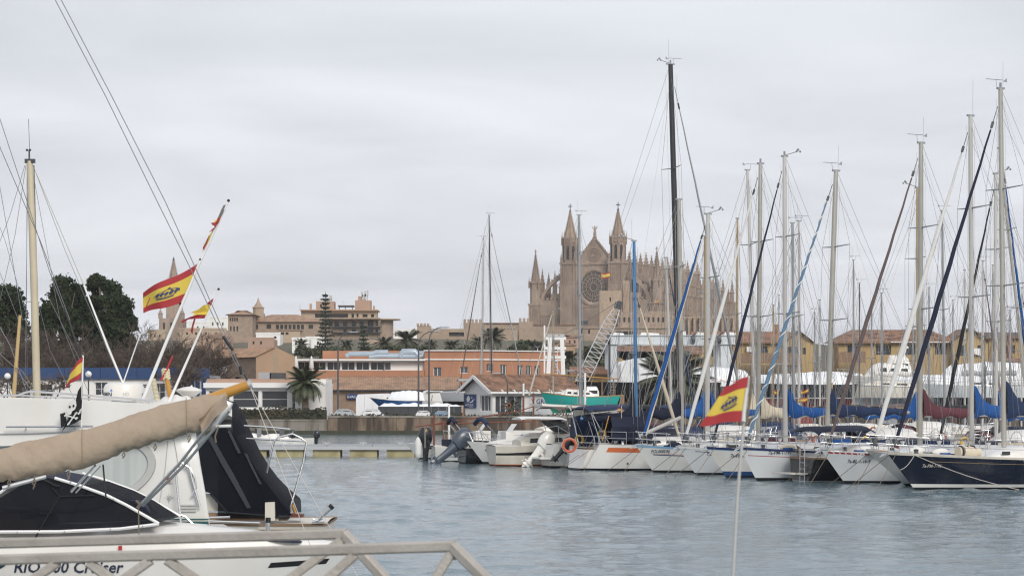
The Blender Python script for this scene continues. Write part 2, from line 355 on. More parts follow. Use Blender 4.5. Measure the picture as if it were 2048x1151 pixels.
# ------------------------------------------------------------------ sea
def build_sea():
    m = bpy.data.materials.new('harbour_water'); m.use_nodes = True; t = m.node_tree; b = t.nodes['Principled BSDF']
    b.inputs['Base Color'].default_value = (.12, .18, .21, 1); b.inputs['Roughness'].default_value = .07; b.inputs['IOR'].default_value = 1.33
    tc_ = t.nodes.new('ShaderNodeTexCoord'); last = None
    for sc_, st, di, rot, sx in ((4.5, .50, .06, .3, .7), (14.0, .34, .02, -.4, .75)):
        mp = t.nodes.new('ShaderNodeMapping'); mp.inputs['Scale'].default_value = (sx, 1.2, 1); mp.inputs['Rotation'].default_value = (0, 0, rot)
        n = t.nodes.new('ShaderNodeTexNoise'); n.inputs['Scale'].default_value = sc_; n.inputs['Detail'].default_value = 3; n.inputs['Distortion'].default_value = .5
        bp = t.nodes.new('ShaderNodeBump'); bp.inputs['Strength'].default_value = st; bp.inputs['Distance'].default_value = di
        t.links.new(tc_.outputs['Object'], mp.inputs[0]); t.links.new(mp.outputs[0], n.inputs['Vector']); t.links.new(n.outputs['Fac'], bp.inputs['Height'])
        if last: t.links.new(last, bp.inputs['Normal'])
        last = bp.outputs[0]
    t.links.new(last, b.inputs['Normal'])
    ys = np.arange(1330, 867.6, -.6); d = FPX * EYE / (ys - HZ); d = np.concatenate([[-40., 0.], d, [212.6]])
    u = np.concatenate([[-1.0, -.6], np.linspace(-.26, .26, 440), [.6, 1.0]])
    nr, nc = len(d), len(u)
    D = np.repeat(d[:, None], nc, 1); U = np.repeat(u[None, :], nr, 0)
    X = U * np.maximum(D, 20); X[:, 0] = -260; X[:, 1] = -120; X[:, -2] = 120; X[:, -1] = 260
    Z = np.zeros_like(X); rng = np.random.RandomState(3)
    dd = np.gradient(d)[:, None]
    for i in range(64):
        lam = .34 * (7.0 ** rng.rand()); th = R(-70) + rng.randn() * .95; k = 2 * np.pi / lam
        a = .0175 * lam / (2 * np.pi) * (.8 + .5 * rng.rand())
        kx, ky = k * np.cos(th), k * np.sin(th)
        att = np.clip(1.25 - np.abs(ky) * dd / 2.6, 0, 1)
        Z += a * att * np.sin(kx * X + ky * D + rng.rand() * 6.28 + .7 * np.sin(.23 * X + .31 * D + i))
    gust = .75 + .35 * np.sin(X * .11 + 1.7 * np.sin(D * .05)) * np.sin(D * .083 + .6 * np.sin(X * .07))
    Z *= gust
    Z += 1.6 * np.maximum(Z, 0)**1.5 * 2.2
    Z[:3] = 0; Z[-1] = 0; Z[:, :2] = 0; Z[:, -2:] = 0
    co = np.stack([X, D, Z], -1).reshape(-1, 3)
    idx = np.arange(nr * nc).reshape(nr, nc)
    q = np.stack([idx[:-1, :-1], idx[:-1, 1:], idx[1:, 1:], idx[1:, :-1]], -1).reshape(-1, 4)
    me = bpy.data.meshes.new('sea'); me.vertices.add(len(co)); me.vertices.foreach_set('co', co.ravel())
    me.loops.add(q.size); me.loops.foreach_set('vertex_index', q.ravel().astype(np.int32)); me.polygons.add(len(q))
    me.polygons.foreach_set('loop_start', np.arange(0, q.size, 4, dtype=np.int32)); me.polygons.foreach_set('use_smooth', np.ones(len(q), bool))
    me.update(calc_edges=True); me.validate(); me.materials.append(m)
    o = bpy.data.objects.new('sea', me); COL.objects.link(o); return tag(o, 'grey-blue rippled harbour water', None, kind='structure')
build_sea()

# ------------------------------------------------------------------ land
QD, QZ = 212.0, 1.0
def st(name, fn, m, label):
    b = MB(); fn(b); return tag(b.build(name, m), label, kind='structure')
st('ground', lambda b: b.poly((-2500, QD+.8, QZ-.1), (2500, QD+.8, QZ-.1), (2500, 7000, QZ-.1), (-2500, 7000, QZ-.1)), M['asphalt'], 'flat grey ground of quay and boatyard')
def hz(x, y):
    s_ = lambda a, b, q: (lambda k: k*k*(3-2*k))(min(max((q-a)/(b-a), 0), 1))
    return QZ - .6 + 19.5 * s_(330, 640, y) * (1 - s_(70, 150, x)) + .8 * math.sin(x*.05) * math.sin(y*.03) * s_(330, 500, y)
st('hill', lambda b: b.grid(lambda u, v: (-420 + 640*u, 330 + 900*v, hz(-420 + 640*u, 330 + 900*v)), 48, 60), M['earth'], 'low hill that carries the old town')

# quay wall in two runs: a paler one left, a stained higher one right, each of cast sections
def quay(x0, x1, ytop, m, label, n, capm):
    a, b_ = XX(x0, QD), XX(x1, QD); zt = ZY(ytop, QD)
    t = thing('quay_wall', label, 'wall', (a, QD, 0))
    wd = (b_ - a) / n
    for i in range(n):
        X0, X1 = a + wd*i + .012, a + wd*(i+1) - .012; dy = random.uniform(-.015, .015)
        part('wall_section', lambda b: b.bx(X0, X1, QD + dy, QD + .8, .35, zt - .16), m, t)
    part('coping', lambda b: b.bx(a, b_, QD - .06, QD + .9, zt - .16, zt), capm, t)
    part('footing', lambda b: b.bx(a, b_, QD - .05, QD + .8, -.6, .35), M['weed'], t)
    part('backing', lambda b: b.bx(a, b_, QD + .3, QD + .78, -.5, zt - .17), M['dark'], t)
    return t
quay(-300, 655, 838, M['concrete'], 'pale grey quay wall below the hedge, left of the stained wall', 22, M['concrete'])
quay(655, 2500, 831, M['concrete2'], 'brown-stained quay wall in front of the cars and white kiosk', 40, M['concrete'])

# leafy masses made of many small faces
def leaves(b, pts, size, n=None, flat=.0, seed=0):
    rng = np.random.RandomState(seed); pts = np.asarray(pts); k = len(pts)
    a = rng.randn(k, 3); a /= np.linalg.norm(a, axis=1)[:, None]; c = rng.randn(k, 3); c -= (c * a).sum(1)[:, None] * a; c /= np.linalg.norm(c, axis=1)[:, None]
    s_ = size * (.6 + .8 * rng.rand(k))[:, None]
    v = np.stack([pts - a*s_ - c*s_*.45, pts + a*s_*.2 - c*s_*.55, pts + a*s_, pts - a*s_*.1 + c*s_*.55], 1).reshape(-1, 3)
    k0 = len(b.v); b.v += [tuple(p) for p in v.tolist()]; b.f += [(k0+4*i, k0+4*i+1, k0+4*i+2, k0+4*i+3) for i in range(k)]; b.m += [0]*k
def lobe_points(rng, lobes, n):
    out = []
    vol = np.array([l[3]*l[4] for l in lobes]); vol = vol / vol.sum()
    for (x, y, z, rx, rz), f in zip(lobes, vol):
        k = max(8, int(n * f)); p = rng.randn(k, 3); p /= np.linalg.norm(p, axis=1)[:, None]; p *= (rng.rand(k) ** .5 * (1 + .35*rng.rand(k)**3))[:, None]
        out.append(np.stack([x + p[:, 0]*rx, y + p[:, 1]*rx, z + p[:, 2]*rz], 1))
    return np.concatenate(out)
def hedge(x0, x1, y0, y1, d, dep, label, seed):
    a, c = P(x0, y1, d), P(x1, y0, d); t = thing('hedge', label, 'hedge', (a.x, d, a.z))
    rng = np.random.RandomState(seed); n = int((c.x - a.x) * (c.z - a.z) * 110)
    pts = np.stack([a.x + (c.x-a.x)*rng.rand(n), d + dep*rng.rand(n)**1.6, a.z + (c.z - a.z)*rng.rand(n)], 1)
    pts[:, 2] += (.10*np.sin(pts[:, 0]*1.1+seed) + .06*np.sin(pts[:, 0]*3.1)) * (pts[:, 2]-a.z) / (c.z-a.z)
    def fn(b): leaves(b, pts, .13, seed=seed)
    f = part('foliage', fn, M['hedge'], t); tag(f, kind='stuff')
    part('core', lambda b: b.bx(a.x, c.x, d + .25, d + dep, a.z, c.z - .22), M['hedge'], t)
hedge(478, 652, 814, 841, QD + .95, 1.0, 'long dark clipped hedge on the pale quay wall', 1)
hedge(655, 1500, 828, 834, QD + .95, .7, 'low straggly hedge along the stained quay wall', 2)
# ------------------------------------------------------------------ boat building library (local frame: bow +x, port +y, waterline z=0, x=0 at the stern waterline)
class Hull:
    def __init__(s, L, B, fb, fs, rake=.9, tr=-.3, sr=.7, sag=.06, mid=.42, fine=2.2, wsr=.5, wfine=1.5):
        s.L, s.B, s.fb, s.fs, s.rake, s.tr, s.sr, s.sag, s.mid, s.fine, s.wsr, s.wfine = L, B, fb, fs, rake, tr, sr, sag, mid, fine, wsr, wfine
    def zs(s, t): return s.fs + (s.fb - s.fs) * t**1.7 - s.sag * math.sin(math.pi * t)
    def half(s, t, v):
        m = s.mid
        def sh(sr, fi):
            if t < m: return sr + (1 - sr) * math.sin(math.pi/2 * t/m)
            u = (t - m) / (1 - m); return max(0.0, 1 - u**fi)
        vv = min(max(v, 0), 1); d, w_ = sh(s.sr, s.fine), sh(s.wsr, s.wfine) * .9
        k = w_ + (d - w_) * vv**.55
        if v < 0: k *= max(.05, 1 + v*1.6)
        return s.B / 2 * k
    def x(s, t, v):
        xs = s.tr * v; xb = s.L - s.rake * (1 - v)
        return xs + t * (xb - xs)
    def pt(s, t, v, side=1, off=0.0):
        z = s.zs(t) * v if v >= 0 else v * .9
        return Vector((s.x(t, v) + (off if t > .97 else 0), side * (s.half(t, v) + off), z))
    def tx(s, x, v): xs = s.tr * v; return min(max((x - xs) / (s.L - s.rake * (1 - v) - xs), 0), 1)
    def surf(s, x, z, off=.008, side=1):
        v = .7
        for _ in range(6): t = s.tx(x, v); v = min(max(z / s.zs(t), 0), 1)
        return Vector((x, side * (s.half(t, v) + off), z))
    def deckz(s, x): return s.zs(s.tx(x, 1))
    def deckhalf(s, x): return s.half(s.tx(x, 1), 1)
    def band(s, b, v0, v1, off=0.0, t0=0.0, t1=1.0, nt_=22, nv=4, sides=(1, -1), stern=True):
        ts = [t0 + (t1 - t0) * (1 - (1 - i/nt_)**1.25) for i in range(nt_ + 1)]; vs = [v0 + (v1 - v0) * j/nv for j in range(nv + 1)]
        for sd in sides:
            pts = [s.pt(t, v, sd, off) for v in vs for t in ts]; n = len(ts)
            fs = [(j*n+i, j*n+i+1, (j+1)*n+i+1, (j+1)*n+i) for j in range(nv) for i in range(nt_)]
            b.add(pts, [f if sd > 0 else tuple(reversed(f)) for f in fs] if sd < 0 else [tuple(reversed(f)) for f in fs])
        if stern and t0 == 0.0:
            for j in range(nv):
                a0, a1 = s.pt(0, vs[j], 1, off), s.pt(0, vs[j+1], 1, off); c0, c1 = s.pt(0, vs[j], -1, off), s.pt(0, vs[j+1], -1, off)
                for q in (a0, a1, c0, c1): q.x -= off
                b.add([a0, c0, c1, a1], [(0, 1, 2, 3)])
    def deck(s, b, v=1.0, n=24, camber=.05, t0=0.0, t1=1.0, dz=0.0, inset=0.0):
        rg = []
        for i in range(n + 1):
            t = t0 + (t1-t0)*i/n; h = max(s.half(t, v) - inset, 0); z = s.zs(t)*v + dz; x = s.x(t, v)
            rg.append([(x, h*k, z + camber*(1 - k*k)*min(1, h)) for k in (-1, -.6, -.2, .2, .6, 1)])
        b.rings(rg, False, False)

def hull_parts(p, h, hm, bm=None, boot=None, bootv=(.0, .06), sheer=None, stripe=None, dm=None, sides=(1, -1), bot=-.35):
    """stripe: list of (material, v0, v1, t0, t1)"""
    part('hull', lambda b: h.band(b, bootv[1] if boot else .085, 1.0), hm, p, 35, False)
    part('antifouling', lambda b: h.band(b, bot, bootv[0] if boot else .085, nv=3), bm or M['antif'], p, 35, False)
    if boot: part('boot_stripe', lambda b: h.band(b, bootv[0], bootv[1], 0, nv=1), boot, p, 35, False)
    if sheer: part('toe_rail', lambda b: h.band(b, .955, 1.03, .018, nv=1), sheer, p, 35, False)
    for m_, v0, v1, t0, t1 in (stripe or ()): part('stripe', lambda b: h.band(b, v0, v1, .006, t0, t1, nv=1, stern=False), m_, p, 35, False)
    part('deck', lambda b: h.deck(b), dm or M['deck'], p, 35, False)

def coach(p, h, x0, x1, wf=.62, ht=.42, m=None, wins=2, slope=.7, wm=None, z0=None, winh=(.35, .75), name='coachroof', aft=.15):
    """cabin trunk from x0 (aft) to x1 (fwd)"""
    n = 10; rg = []
    def sec(f):
        x = x0 + (x1-x0)*f; w_ = h.deckhalf(x)*wf; z = h.deckz(x) - .03
        k = min(1, f/aft*.5 + .5 if f < aft else 1) * (1 if f < slope else max(0, 1 - ((f-slope)/(1-slope))**1.6*.93))
        return x, w_, z, ht*k
    for i in range(n+1):
        x, w_, z, k = sec(i/n)
        rg.append([(x, -w_, z), (x, -w_*.95, z+k*.7), (x, -w_*.80, z+k*.95), (x, -w_*.3, z+k*1.06), (x, w_*.3, z+k*1.06), (x, w_*.80, z+k*.95), (x, w_*.95, z+k*.7), (x, w_, z)])
    c = part(name, lambda b: b.rings(rg, True), m or M['gel'], p, 45, False)
    if wins:
        for i in range(wins):
            f0 = .12 + i*(slope+.05-.12)/wins; f1 = f0 + (slope+.05-.12)/wins*.72
            for sd in (1, -1):
                def fn(b):
                    pts = []
                    for f, hh in ((f0, winh[0]), (f1, winh[0]+.02), (f1-.02, winh[1]-.06), (f0+.01, winh[1])):
                        x, w_, z, k = sec(f); hh *= .7/.75; pts.append((x, sd*(w_*(1-.05*hh/.7)+.008), z + k*hh))
                    b.poly(*pts)
                part('cabin_window', fn, wm or M['glassd'], c, None, False)
    return c

def rail_set(p, h, m=None, pul=True, push=True, stan=True, hgt=.6, xa=None, xf=None, r=.014):
    m = m or M['steelb']; L = h.L
    E = lambda x, sd, z=0: (x, sd*max(h.deckhalf(x)-.05, 0), h.deckz(x)+z)
    if pul:
        def fn(b):
            a = L - 1.35
            for hh in (hgt, hgt*.5):
                b.tube([E(a, 1, hh), E(L-.7, 1, hh), E(L-.25, 1, hh*1.02), (L+.02, 0, h.fb+hh*1.02), E(L-.25, -1, hh*1.02), E(L-.7, -1, hh), E(a, -1, hh)], r, 6)
            for sd in (1, -1):
                for x in (a, L-.75): b.tube([E(x, sd), E(x+.08, sd, hgt)], r, 6)
                b.tube([E(L-.3, sd), E(L-.1, sd*.6, hgt)], r, 6)
        part('pulpit', fn, m, p, 60, False)
    if push:
        def fn(b):
            x0 = .12 + max(h.tr, 0)
            for hh in (hgt, hgt*.5):
                b.tube([E(x0+1.1, 1, hh), E(x0+.2, 1, hh), (x0, h.deckhalf(x0)*.6, h.deckz(x0)+hh), (x0, -h.deckhalf(x0)*.6, h.deckz(x0)+hh), E(x0+.2, -1, hh), E(x0+1.1, -1, hh)], r, 6)
            for sd in (1, -1):
                for x in (x0+.15, x0+1.1): b.tube([E(x, sd), E(x, sd, hgt)], r, 6)
        part('pushpit', fn, m, p, 60, False)
    if stan:
        n = max(2, int((L-2.8)/1.7)); xs = [1.3+max(h.tr, 0) + (L-2.75-max(h.tr, 0))*i/n for i in range(n+1)]
        for sd in (1, -1):
            for x in xs[1:-1]: part('stanchion', lambda b: b.tube([E(x, sd), E(x, sd, hgt)], .013, 6), m, p, 60, False)
            part('lifeline', lambda b: [b.tube([E(x, sd, hh) for x in xs], .006, 4) for hh in (hgt-.01, hgt*.52)], M['wire'], p, None, False)

def masthead(b, x, z, w_, kind, rng):
    b.bx(x-w_*.62, x+w_*.58, -.05, .05, z-.02, z+.05)
    if kind & 1: b.tube([(x-.1, 0, z), (x-.1, .02, z+.9+rng.random()*.5)], .006, 4)
    if kind & 2:
        b.tube([(x+.15, 0, z), (x+.2, 0, z+.32)], .01, 4); b.tube([(x-.1, 0, z+.32), (x+.62, 0, z+.33)], .012, 4); b.poly((x-.1, 0, z+.27), (x-.28, 0, z+.4), (x-.28, 0, z+.24))
    if kind & 4:
        b.tube([(x, 0, z+.05), (x-.55, .15, z+.22)], .016, 4); b.ball((x-.57, .15, z+.3), .06, 6, 4); b.ball((x-.67, .15, z+.22), .05, 6, 4); b.ball((x-.48, .2, z+.24), .05, 6, 4)
    if kind & 8: b.tube([(x, 0, z), (x, 0, z+.22)], .05, 6)

def rig(p, h, xm, ztop, wd, m=None, lean=0.0, jib=None, jibw=.10, boom=None, cover=None, covh=.35, spr=(.45, .72), head=3, jibtop=.94, jibbase=None, back=True, shr=True, boomdir=-1, boomz=None, seed=0, sprw=.9, boomm=None, mid=None, covbase=.75, lw=.007, stripe=None, edge=None):
    """mast with spreaders, shrouds, stays, furled headsail and covered boom"""
    rng = random.Random(seed); m = m or M['alu']; z0 = h.deckz(xm) + (.0 if mid is None else mid)
    ax = lambda f: xm + lean * f
    mz = lambda f: z0 + (ztop - z0) * f
    def mast(b):
        n = 10; rg = []
        for f in (0, .3, .6, .85, 1):
            k = 1 if f < .8 else 1 - (f-.8)*.9
            rg.append([(ax(f) + wd*.40*k*math.cos(2*math.pi*i/n), wd*.33*k*math.sin(2*math.pi*i/n), mz(f)) for i in range(n)])
        b.rings(rg)
    ms = part('mast', mast, m, p, 40, False)
    part('masthead', lambda b: masthead(b, ax(1), ztop, wd, head, rng), M['alud'], ms, None, False)
    for f in spr:
        part('spreader', lambda b: (b.tube([(ax(f), 0, mz(f)), (ax(f)-.12, sprw, mz(f)+.05)], [.035, .018], 5), b.tube([(ax(f), 0, mz(f)), (ax(f)-.12, -sprw, mz(f)+.05)], [.035, .018], 5)), M['alud'], ms, None, False)
    if shr:
        hb = h.deckhalf(xm) - .08
        for sd in (1, -1):
            part('shroud', lambda b: b.tube([(xm-.1, sd*hb, z0)] + [(ax(f)-.12, sd*sprw, mz(f)+.05) for f in spr] + [(ax(.98), 0, mz(.98))], lw, 4), M['wire'], p, None, False)
            part('lower_shroud', lambda b: (b.tube([(xm-.35, sd*hb, z0), (ax(spr[0]), 0, mz(spr[0]))], lw, 4), b.tube([(xm+.3, sd*hb, z0), (ax(spr[0]), 0, mz(spr[0]))], lw, 4)), M['wire'], p, None, False)
    if back:
        xe = .15 + max(h.tr, 0)
        part('backstay', lambda b: b.tube([(ax(.99)-.1, 0, mz(.99)), (xe, 0, h.deckz(xe)+.1)], lw, 4), M['wire'], p, None, False)
    part('halyard', lambda b: (b.tube([(ax(.97)+wd*.8, .03, mz(.97)), (xm+wd*.75, .06, z0+.3)], lw*.9, 4), b.tube([(ax(.97)-wd*.8, -.03, mz(.97)), (xm-wd*.8, -.06, z0+.6)], lw*.9, 4)), M['wirel'], p, None, False)
    if shr:
        for j in range(3):
            oy = rng.uniform(-.25, .25); ox = rng.uniform(-.5, .6)
            part('halyard', lambda b: b.tube([(ax(.97), oy*.1, mz(rng.uniform(.7, .98))), (xm + ox, oy, z0 + .1)], lw*.75, 4), M['wirel'] if j % 2 else M['wire'], p, None, False)
        if back: part('backstay', lambda b: b.tube([(ax(.93), 0, mz(.93)), (.2 + max(h.tr, 0), .5, h.deckz(.3)+.1)], lw*.8, 4), M['wire'], p, None, False)
        if boom:
            for fb in (.35, .65): part('lazy_jack', lambda b: b.tube([(ax(.6), .05, mz(.6)), (xm + boomdir*boom*fb, .1, z0 + 1.2 if boomz is None else boomz)], lw*.7, 4), M['wirel'], p, None, False)
            part('topping_lift', lambda b: b.tube([(ax(.98), .0, mz(.98)), (xm + boomdir*boom, 0, z0 + 1.2 if boomz is None else boomz)], lw*.7, 4), M['wirel'], p, None, False)
    xb = h.L - .25 if jibbase is None else jibbase
    a, e = Vector((xb, 0, h.deckz(min(xb, h.L)) + .1)), Vector((ax(jibtop) + wd*.5, 0, mz(jibtop)))
    if jib:
        lo, hi = a.lerp(e, .04), a.lerp(e, .93); nn = 18
        def fj(b):
            b.tube([lo.lerp(hi, i/nn) + Vector((0, .02*math.sin(i*2.1), 0)) for i in range(nn+1)], [jibw/2*(.55 + .6*math.sin(math.pi*min(.5, .12+i/nn*1.1)) if i < nn*.4 else 1.15 - .75*(i/nn-.4)/.6) for i in range(nn+1)], 8)
        fs_ = part('furled_sail', fj, jib, p, 50, False)
        if stripe:
            def sp_(b):
                ln = (hi-lo).length; n_ = int(ln*14); dv = (hi-lo).normalized(); sx = dv.cross(Vector((0, 1, 0))).normalized()
                b.tube([lo.lerp(hi, i/n_) + (Vector((0, 1, 0))*math.cos(i*.62) + sx*math.sin(i*.62))*jibw*.5*(1.12 - .45*i/n_) for i in range(n_+1)], jibw*.16, 5)
            part('sail_binding', sp_, stripe, fs_, 50, False)
        if edge: part('sail_edge', lambda b: b.tube([lo.lerp(hi, i/nn) + Vector((-jibw*.42, .01, -jibw*.25)) for i in range(nn+1)], [jibw*(.34 - .2*i/nn) for i in range(nn+1)], 6), edge, fs_, 50, False)
        part('furler_drum', lambda b: b.tube([a.lerp(e, .012), a.lerp(e, .03)], jibw*.8, 8), M['darkm'], p, 40, False)
        part('forestay', lambda b: (b.tube([a, lo], .012, 4), b.tube([hi, e], .016, 4), b.tube([hi.lerp(e, .1), hi.lerp(e, .35)], .05, 6)), M['darkm'], p, None, False)
    else: part('forestay', lambda b: b.tube([a, e], lw, 4), M['wire'], p, None, False)
    if boom:
        zb = z0 + 1.15 if boomz is None else boomz; q0, q1 = Vector((xm + boomdir*wd*.6, 0, zb)), Vector((xm + boomdir*boom, 0, zb + .06))
        part('boom', lambda b: b.tube([q0, q1], .07, 8), boomm or m, p, 40, False)
        if cover:
            def cf(u, v):                         # u along boom, v around
                a_ = 2*math.pi*v; hh = covh * (covbase - .40*u + 1.55*math.exp(-(max(u-.02, 0)/.085)**1.3)); c = q0.lerp(q1, u*.97 - .02)
                wv = 1 + .12*math.sin(u*31 + 3*v) + .08*math.sin(u*67 + seed)
                zc = (math.cos(a_)*.5 + .5); dr = .10 + .05*math.sin(u*23 + seed)
                return c + Vector((0, math.sin(a_)*.14*(1.15 - .6*zc)*wv, -dr + zc*(hh + dr)*(.94 + .06*wv)))
            part('sail_cover', lambda b: b.grid(lambda u, v: cf(u, v), 26, 12), cover, p, 60, False)
    return ms

def sprayhood(p, h, x0, x1, z, m, wf=.62, ht=.55):
    def fn(b):
        rg = []
        for i in range(6):
            f = i/5; x = x0 + (x1-x0)*f; k = (1 - .75*max(0, (f-.35)/.65)**1.5); w_ = h.deckhalf((x0+x1)/2)*wf
            rg.append([(x - .15*math.sin(a)*.0, w_*math.cos(a), z + ht*k*max(0, math.sin(a))**.7) for a in [math.pi*j/10 for j in range(11)]])
        b.rings(rg, False, False)
    return part('sprayhood', fn, m, p, 60, False)
def moor(p, pts, m=None, r=.011, sag=.0):
    pts = [Vector(q) for q in pts]
    def fn(b):
        a, c = pts[0], pts[-1]; b.tube([a.lerp(c, i/8) - Vector((0, 0, sag*math.sin(math.pi*i/8))) for i in range(9)], r, 5)
    return part('mooring_line', fn, m or M['rope'], p, None, False)
def hull_text(p, h, s, x, z, size, m=None, side=1, off=.012, dirx=-1, wide=1.0):
    return text_on(s, size, lambda a, c: h.surf(x + dirx*a*wide, z + c, off, side), m or M['letter'], p, 'registration_lettering')
def boat_at(name, label, cat, h, bowpx, wl, ang, group=None, stern=False):
    """root so that the bow (or stern) waterline point lies at the photo pixel bowpx on the water (row wl)"""
    w0 = G(bowpx, wl); a = R(ang); x = 0 if stern else h.L - h.rake
    return thing(name, label, cat, (w0.x - math.cos(a)*x, w0.y - math.sin(a)*x, 0), a, group)
def px_x(root, px):                        # local x on the centreline that falls at photo column px
    a = root.rotation_euler.z; k = (px - 1024)/FPX; l = root.location
    return (k*l.y - l.x) / (math.cos(a) - k*math.sin(a))
def loc_z(root, x, row):                   # local z at centreline x that falls at photo row
    a = root.rotation_euler.z; d = root.location.y + math.sin(a)*x; return EYE + (HZ - row)/FPX*d - root.location.z

def outboard(p, x, y, z, m, s=1.0, tilt=0.0, face=-1, name='outboard_motor', label=None):
    """outboard on the transom at local x; face -1 = hangs aft (towards -x); tilt lifts the leg"""
    ca, sa = math.cos(tilt), math.sin(tilt)
    def T(u, v, w_): return (x + face*s*(u*ca - w_*sa), y + s*v, z + s*(w_*ca + u*sa))
    def cowl(b):
        rg = []
        for w_, l, wd_, o_ in ((.28, .30, .17, .22), (.40, .36, .2, .24), (.62, .40, .21, .25), (.85, .36, .19, .25), (.98, .24, .13, .25), (1.02, .1, .06, .25)):
            rg.append([T(o_ + l*math.cos(2*math.pi*k/12)*.85, wd_*math.sin(2*math.pi*k/12), w_) for k in range(12)])
        b.rings(rg)
    c = part(name, cowl, m, p, 50, False)
    if label: c['label'] = label
    def leg(b):
        rg = []
        for w_, l, wd_, o_ in ((.3, .20, .10, .2), (-.1, .14, .08, .2), (-.55, .12, .05, .2), (-.75, .2, .04, .22)): rg.append([T(o_ + l*math.cos(2*math.pi*k/8), wd_*math.sin(2*math.pi*k/8), w_) for k in range(8)])
        b.rings(rg); b.tube([T(-.05, 0, -.58), T(.2, 0, -.58), T(.42, 0, -.58)], [.03*s, .08*s, .05*s], 8)
        b.prism([T(.1, 0, -.65), T(.38, 0, -.65), T(.3, 0, -.92)], (0, .02, 0)); b.tube([T(-.12, 0, .05), T(.15, 0, .1)], .06*s, 6)
        for k in range(3):
            a = 2*math.pi*k/3; b.poly(T(.45, 0, -.58), T(.47, .16*math.cos(a), -.58+.16*math.sin(a)), T(.5, .16*math.cos(a+.6), -.58+.16*math.sin(a+.6)))
    part('lower_unit', leg, m if m != M['gel'] else M['gel'], c, 50, False)
    return c

def clutter(p, h, seed, fenders=None):
    """ropes, vents, buoys and bags on deck, each a part of its boat"""
    r_ = random.Random(seed); L = h.L
    for k in range(3):
        x = r_.uniform(L*.15, L*.85); y = h.deckhalf(x)*r_.uniform(-.75, .75); z = h.deckz(x) + .05
        part('rope_coil', lambda b: [b.tube([(x + q*math.cos(a), y + q*math.sin(a), z + .02*j) for a in [2*math.pi*i/10 for i in range(11)]], .02, 4) for j, q in enumerate((.2, .17, .19))], r_.choice([M['wirel'], M['rope'], M['cvblue']]), p, None, False)
    for k in range(2):
        x = L*(.62 + .12*k); part('dorade_vent', lambda b: (b.lathe((x, .45*(1 if k else -1), h.deckz(x)+.3), [(.06, 0), (.06, .14), (.10, .2), (.10, .24), (.02, .25)], 8)), M['steelb'], p, 50, False)
    x0 = .4 + max(h.tr, 0); part('horseshoe_buoy', lambda b: b.tube([(x0, h.deckhalf(x0)*.85 + .02*math.cos(a), h.deckz(x0) + .4 + .2*math.sin(a)) if False else (x0 + .18*math.cos(a), h.deckhalf(x0)*.9, h.deckz(x0) + .42 + .2*math.sin(a)) for a in [R(-60 + 300*i/10) for i in range(11)]], .055, 6), r_.choice([M['buoyo'], M['yellowp'], M['flagw'], M['buoyo']]), p, 50, False)
    x1 = L*r_.uniform(.3, .5); part('dodger_cloth', lambda b: b.grid(lambda u, v: (1.2 + max(h.tr, 0) + 1.8*u, h.deckhalf(1.4+1.6*u) - .03, h.deckz(1.4) + .06 + .5*v + .02*math.sin(u*9)), 6, 3), r_.choice([M['cvnavy'], M['cvdenim'], M['cvcream'], M['cvblue'], M['cvburg']]), p, 50, False)
    part('jerry_can', lambda b: b.box((L*.4, h.deckhalf(L*.4)-.25, h.deckz(L*.4)+.2), (.22, .16, .32)), r_.choice([M['red'], M['cvblue'], M['yellowp'], M['wood']]), p, None, False)
    part('deck_bag', lambda b: b.ball((L*.8, r_.uniform(-.3, .3), h.deckz(L*.8)+.12), .28, 8, 6, (1.3, .8, .55)), r_.choice([M['cvcream'], M['cvblue'], M['cvnavy'], M['cvwhite']]), p, 50, False)
    part('steering_wheel', lambda b: (b.tube([(1.4, .42*math.cos(a), h.deckz(1.4) + .55 + .42*math.sin(a)) for a in [2*math.pi*i/14 for i in range(15)]], .016, 5), b.bx(1.42, 1.6, -.1, .1, h.deckz(1.4)-.2, h.deckz(1.4)+.6)), M['steelb'], p, None, False)
    part('anchor_windlass', lambda b: b.lathe((L*.9, 0, h.deckz(L*.9)+.03), [(.1, 0), (.07, .06), (.1, .15), (.02, .17)], 8), M['darkm'], p, 50, False)
def fender_on(p, h, t_, side, label, m=None, group=None, s=1.0):
    a = p.rotation_euler.z; q = h.pt(t_, .82, side, .12); w0 = Matrix.Rotation(a, 4, 'Z') @ q + Vector(p.location)
    f = thing('fender', label, 'fender', (w0.x, w0.y, w0.z - .55*s), 0, group); part('body', lambda b: b.lathe((0, 0, 0), [(.02, 0), (.09*s, .05), (.11*s, .15), (.11*s, .42*s), (.07*s, .52*s), (.03, .56*s)], 10), m or M['flagw'], f, 60, False); part('lanyard', lambda b: b.tube([(0, 0, .55*s), (0, 0, .95*s)], .008, 4), M['rope'], f, None, False)
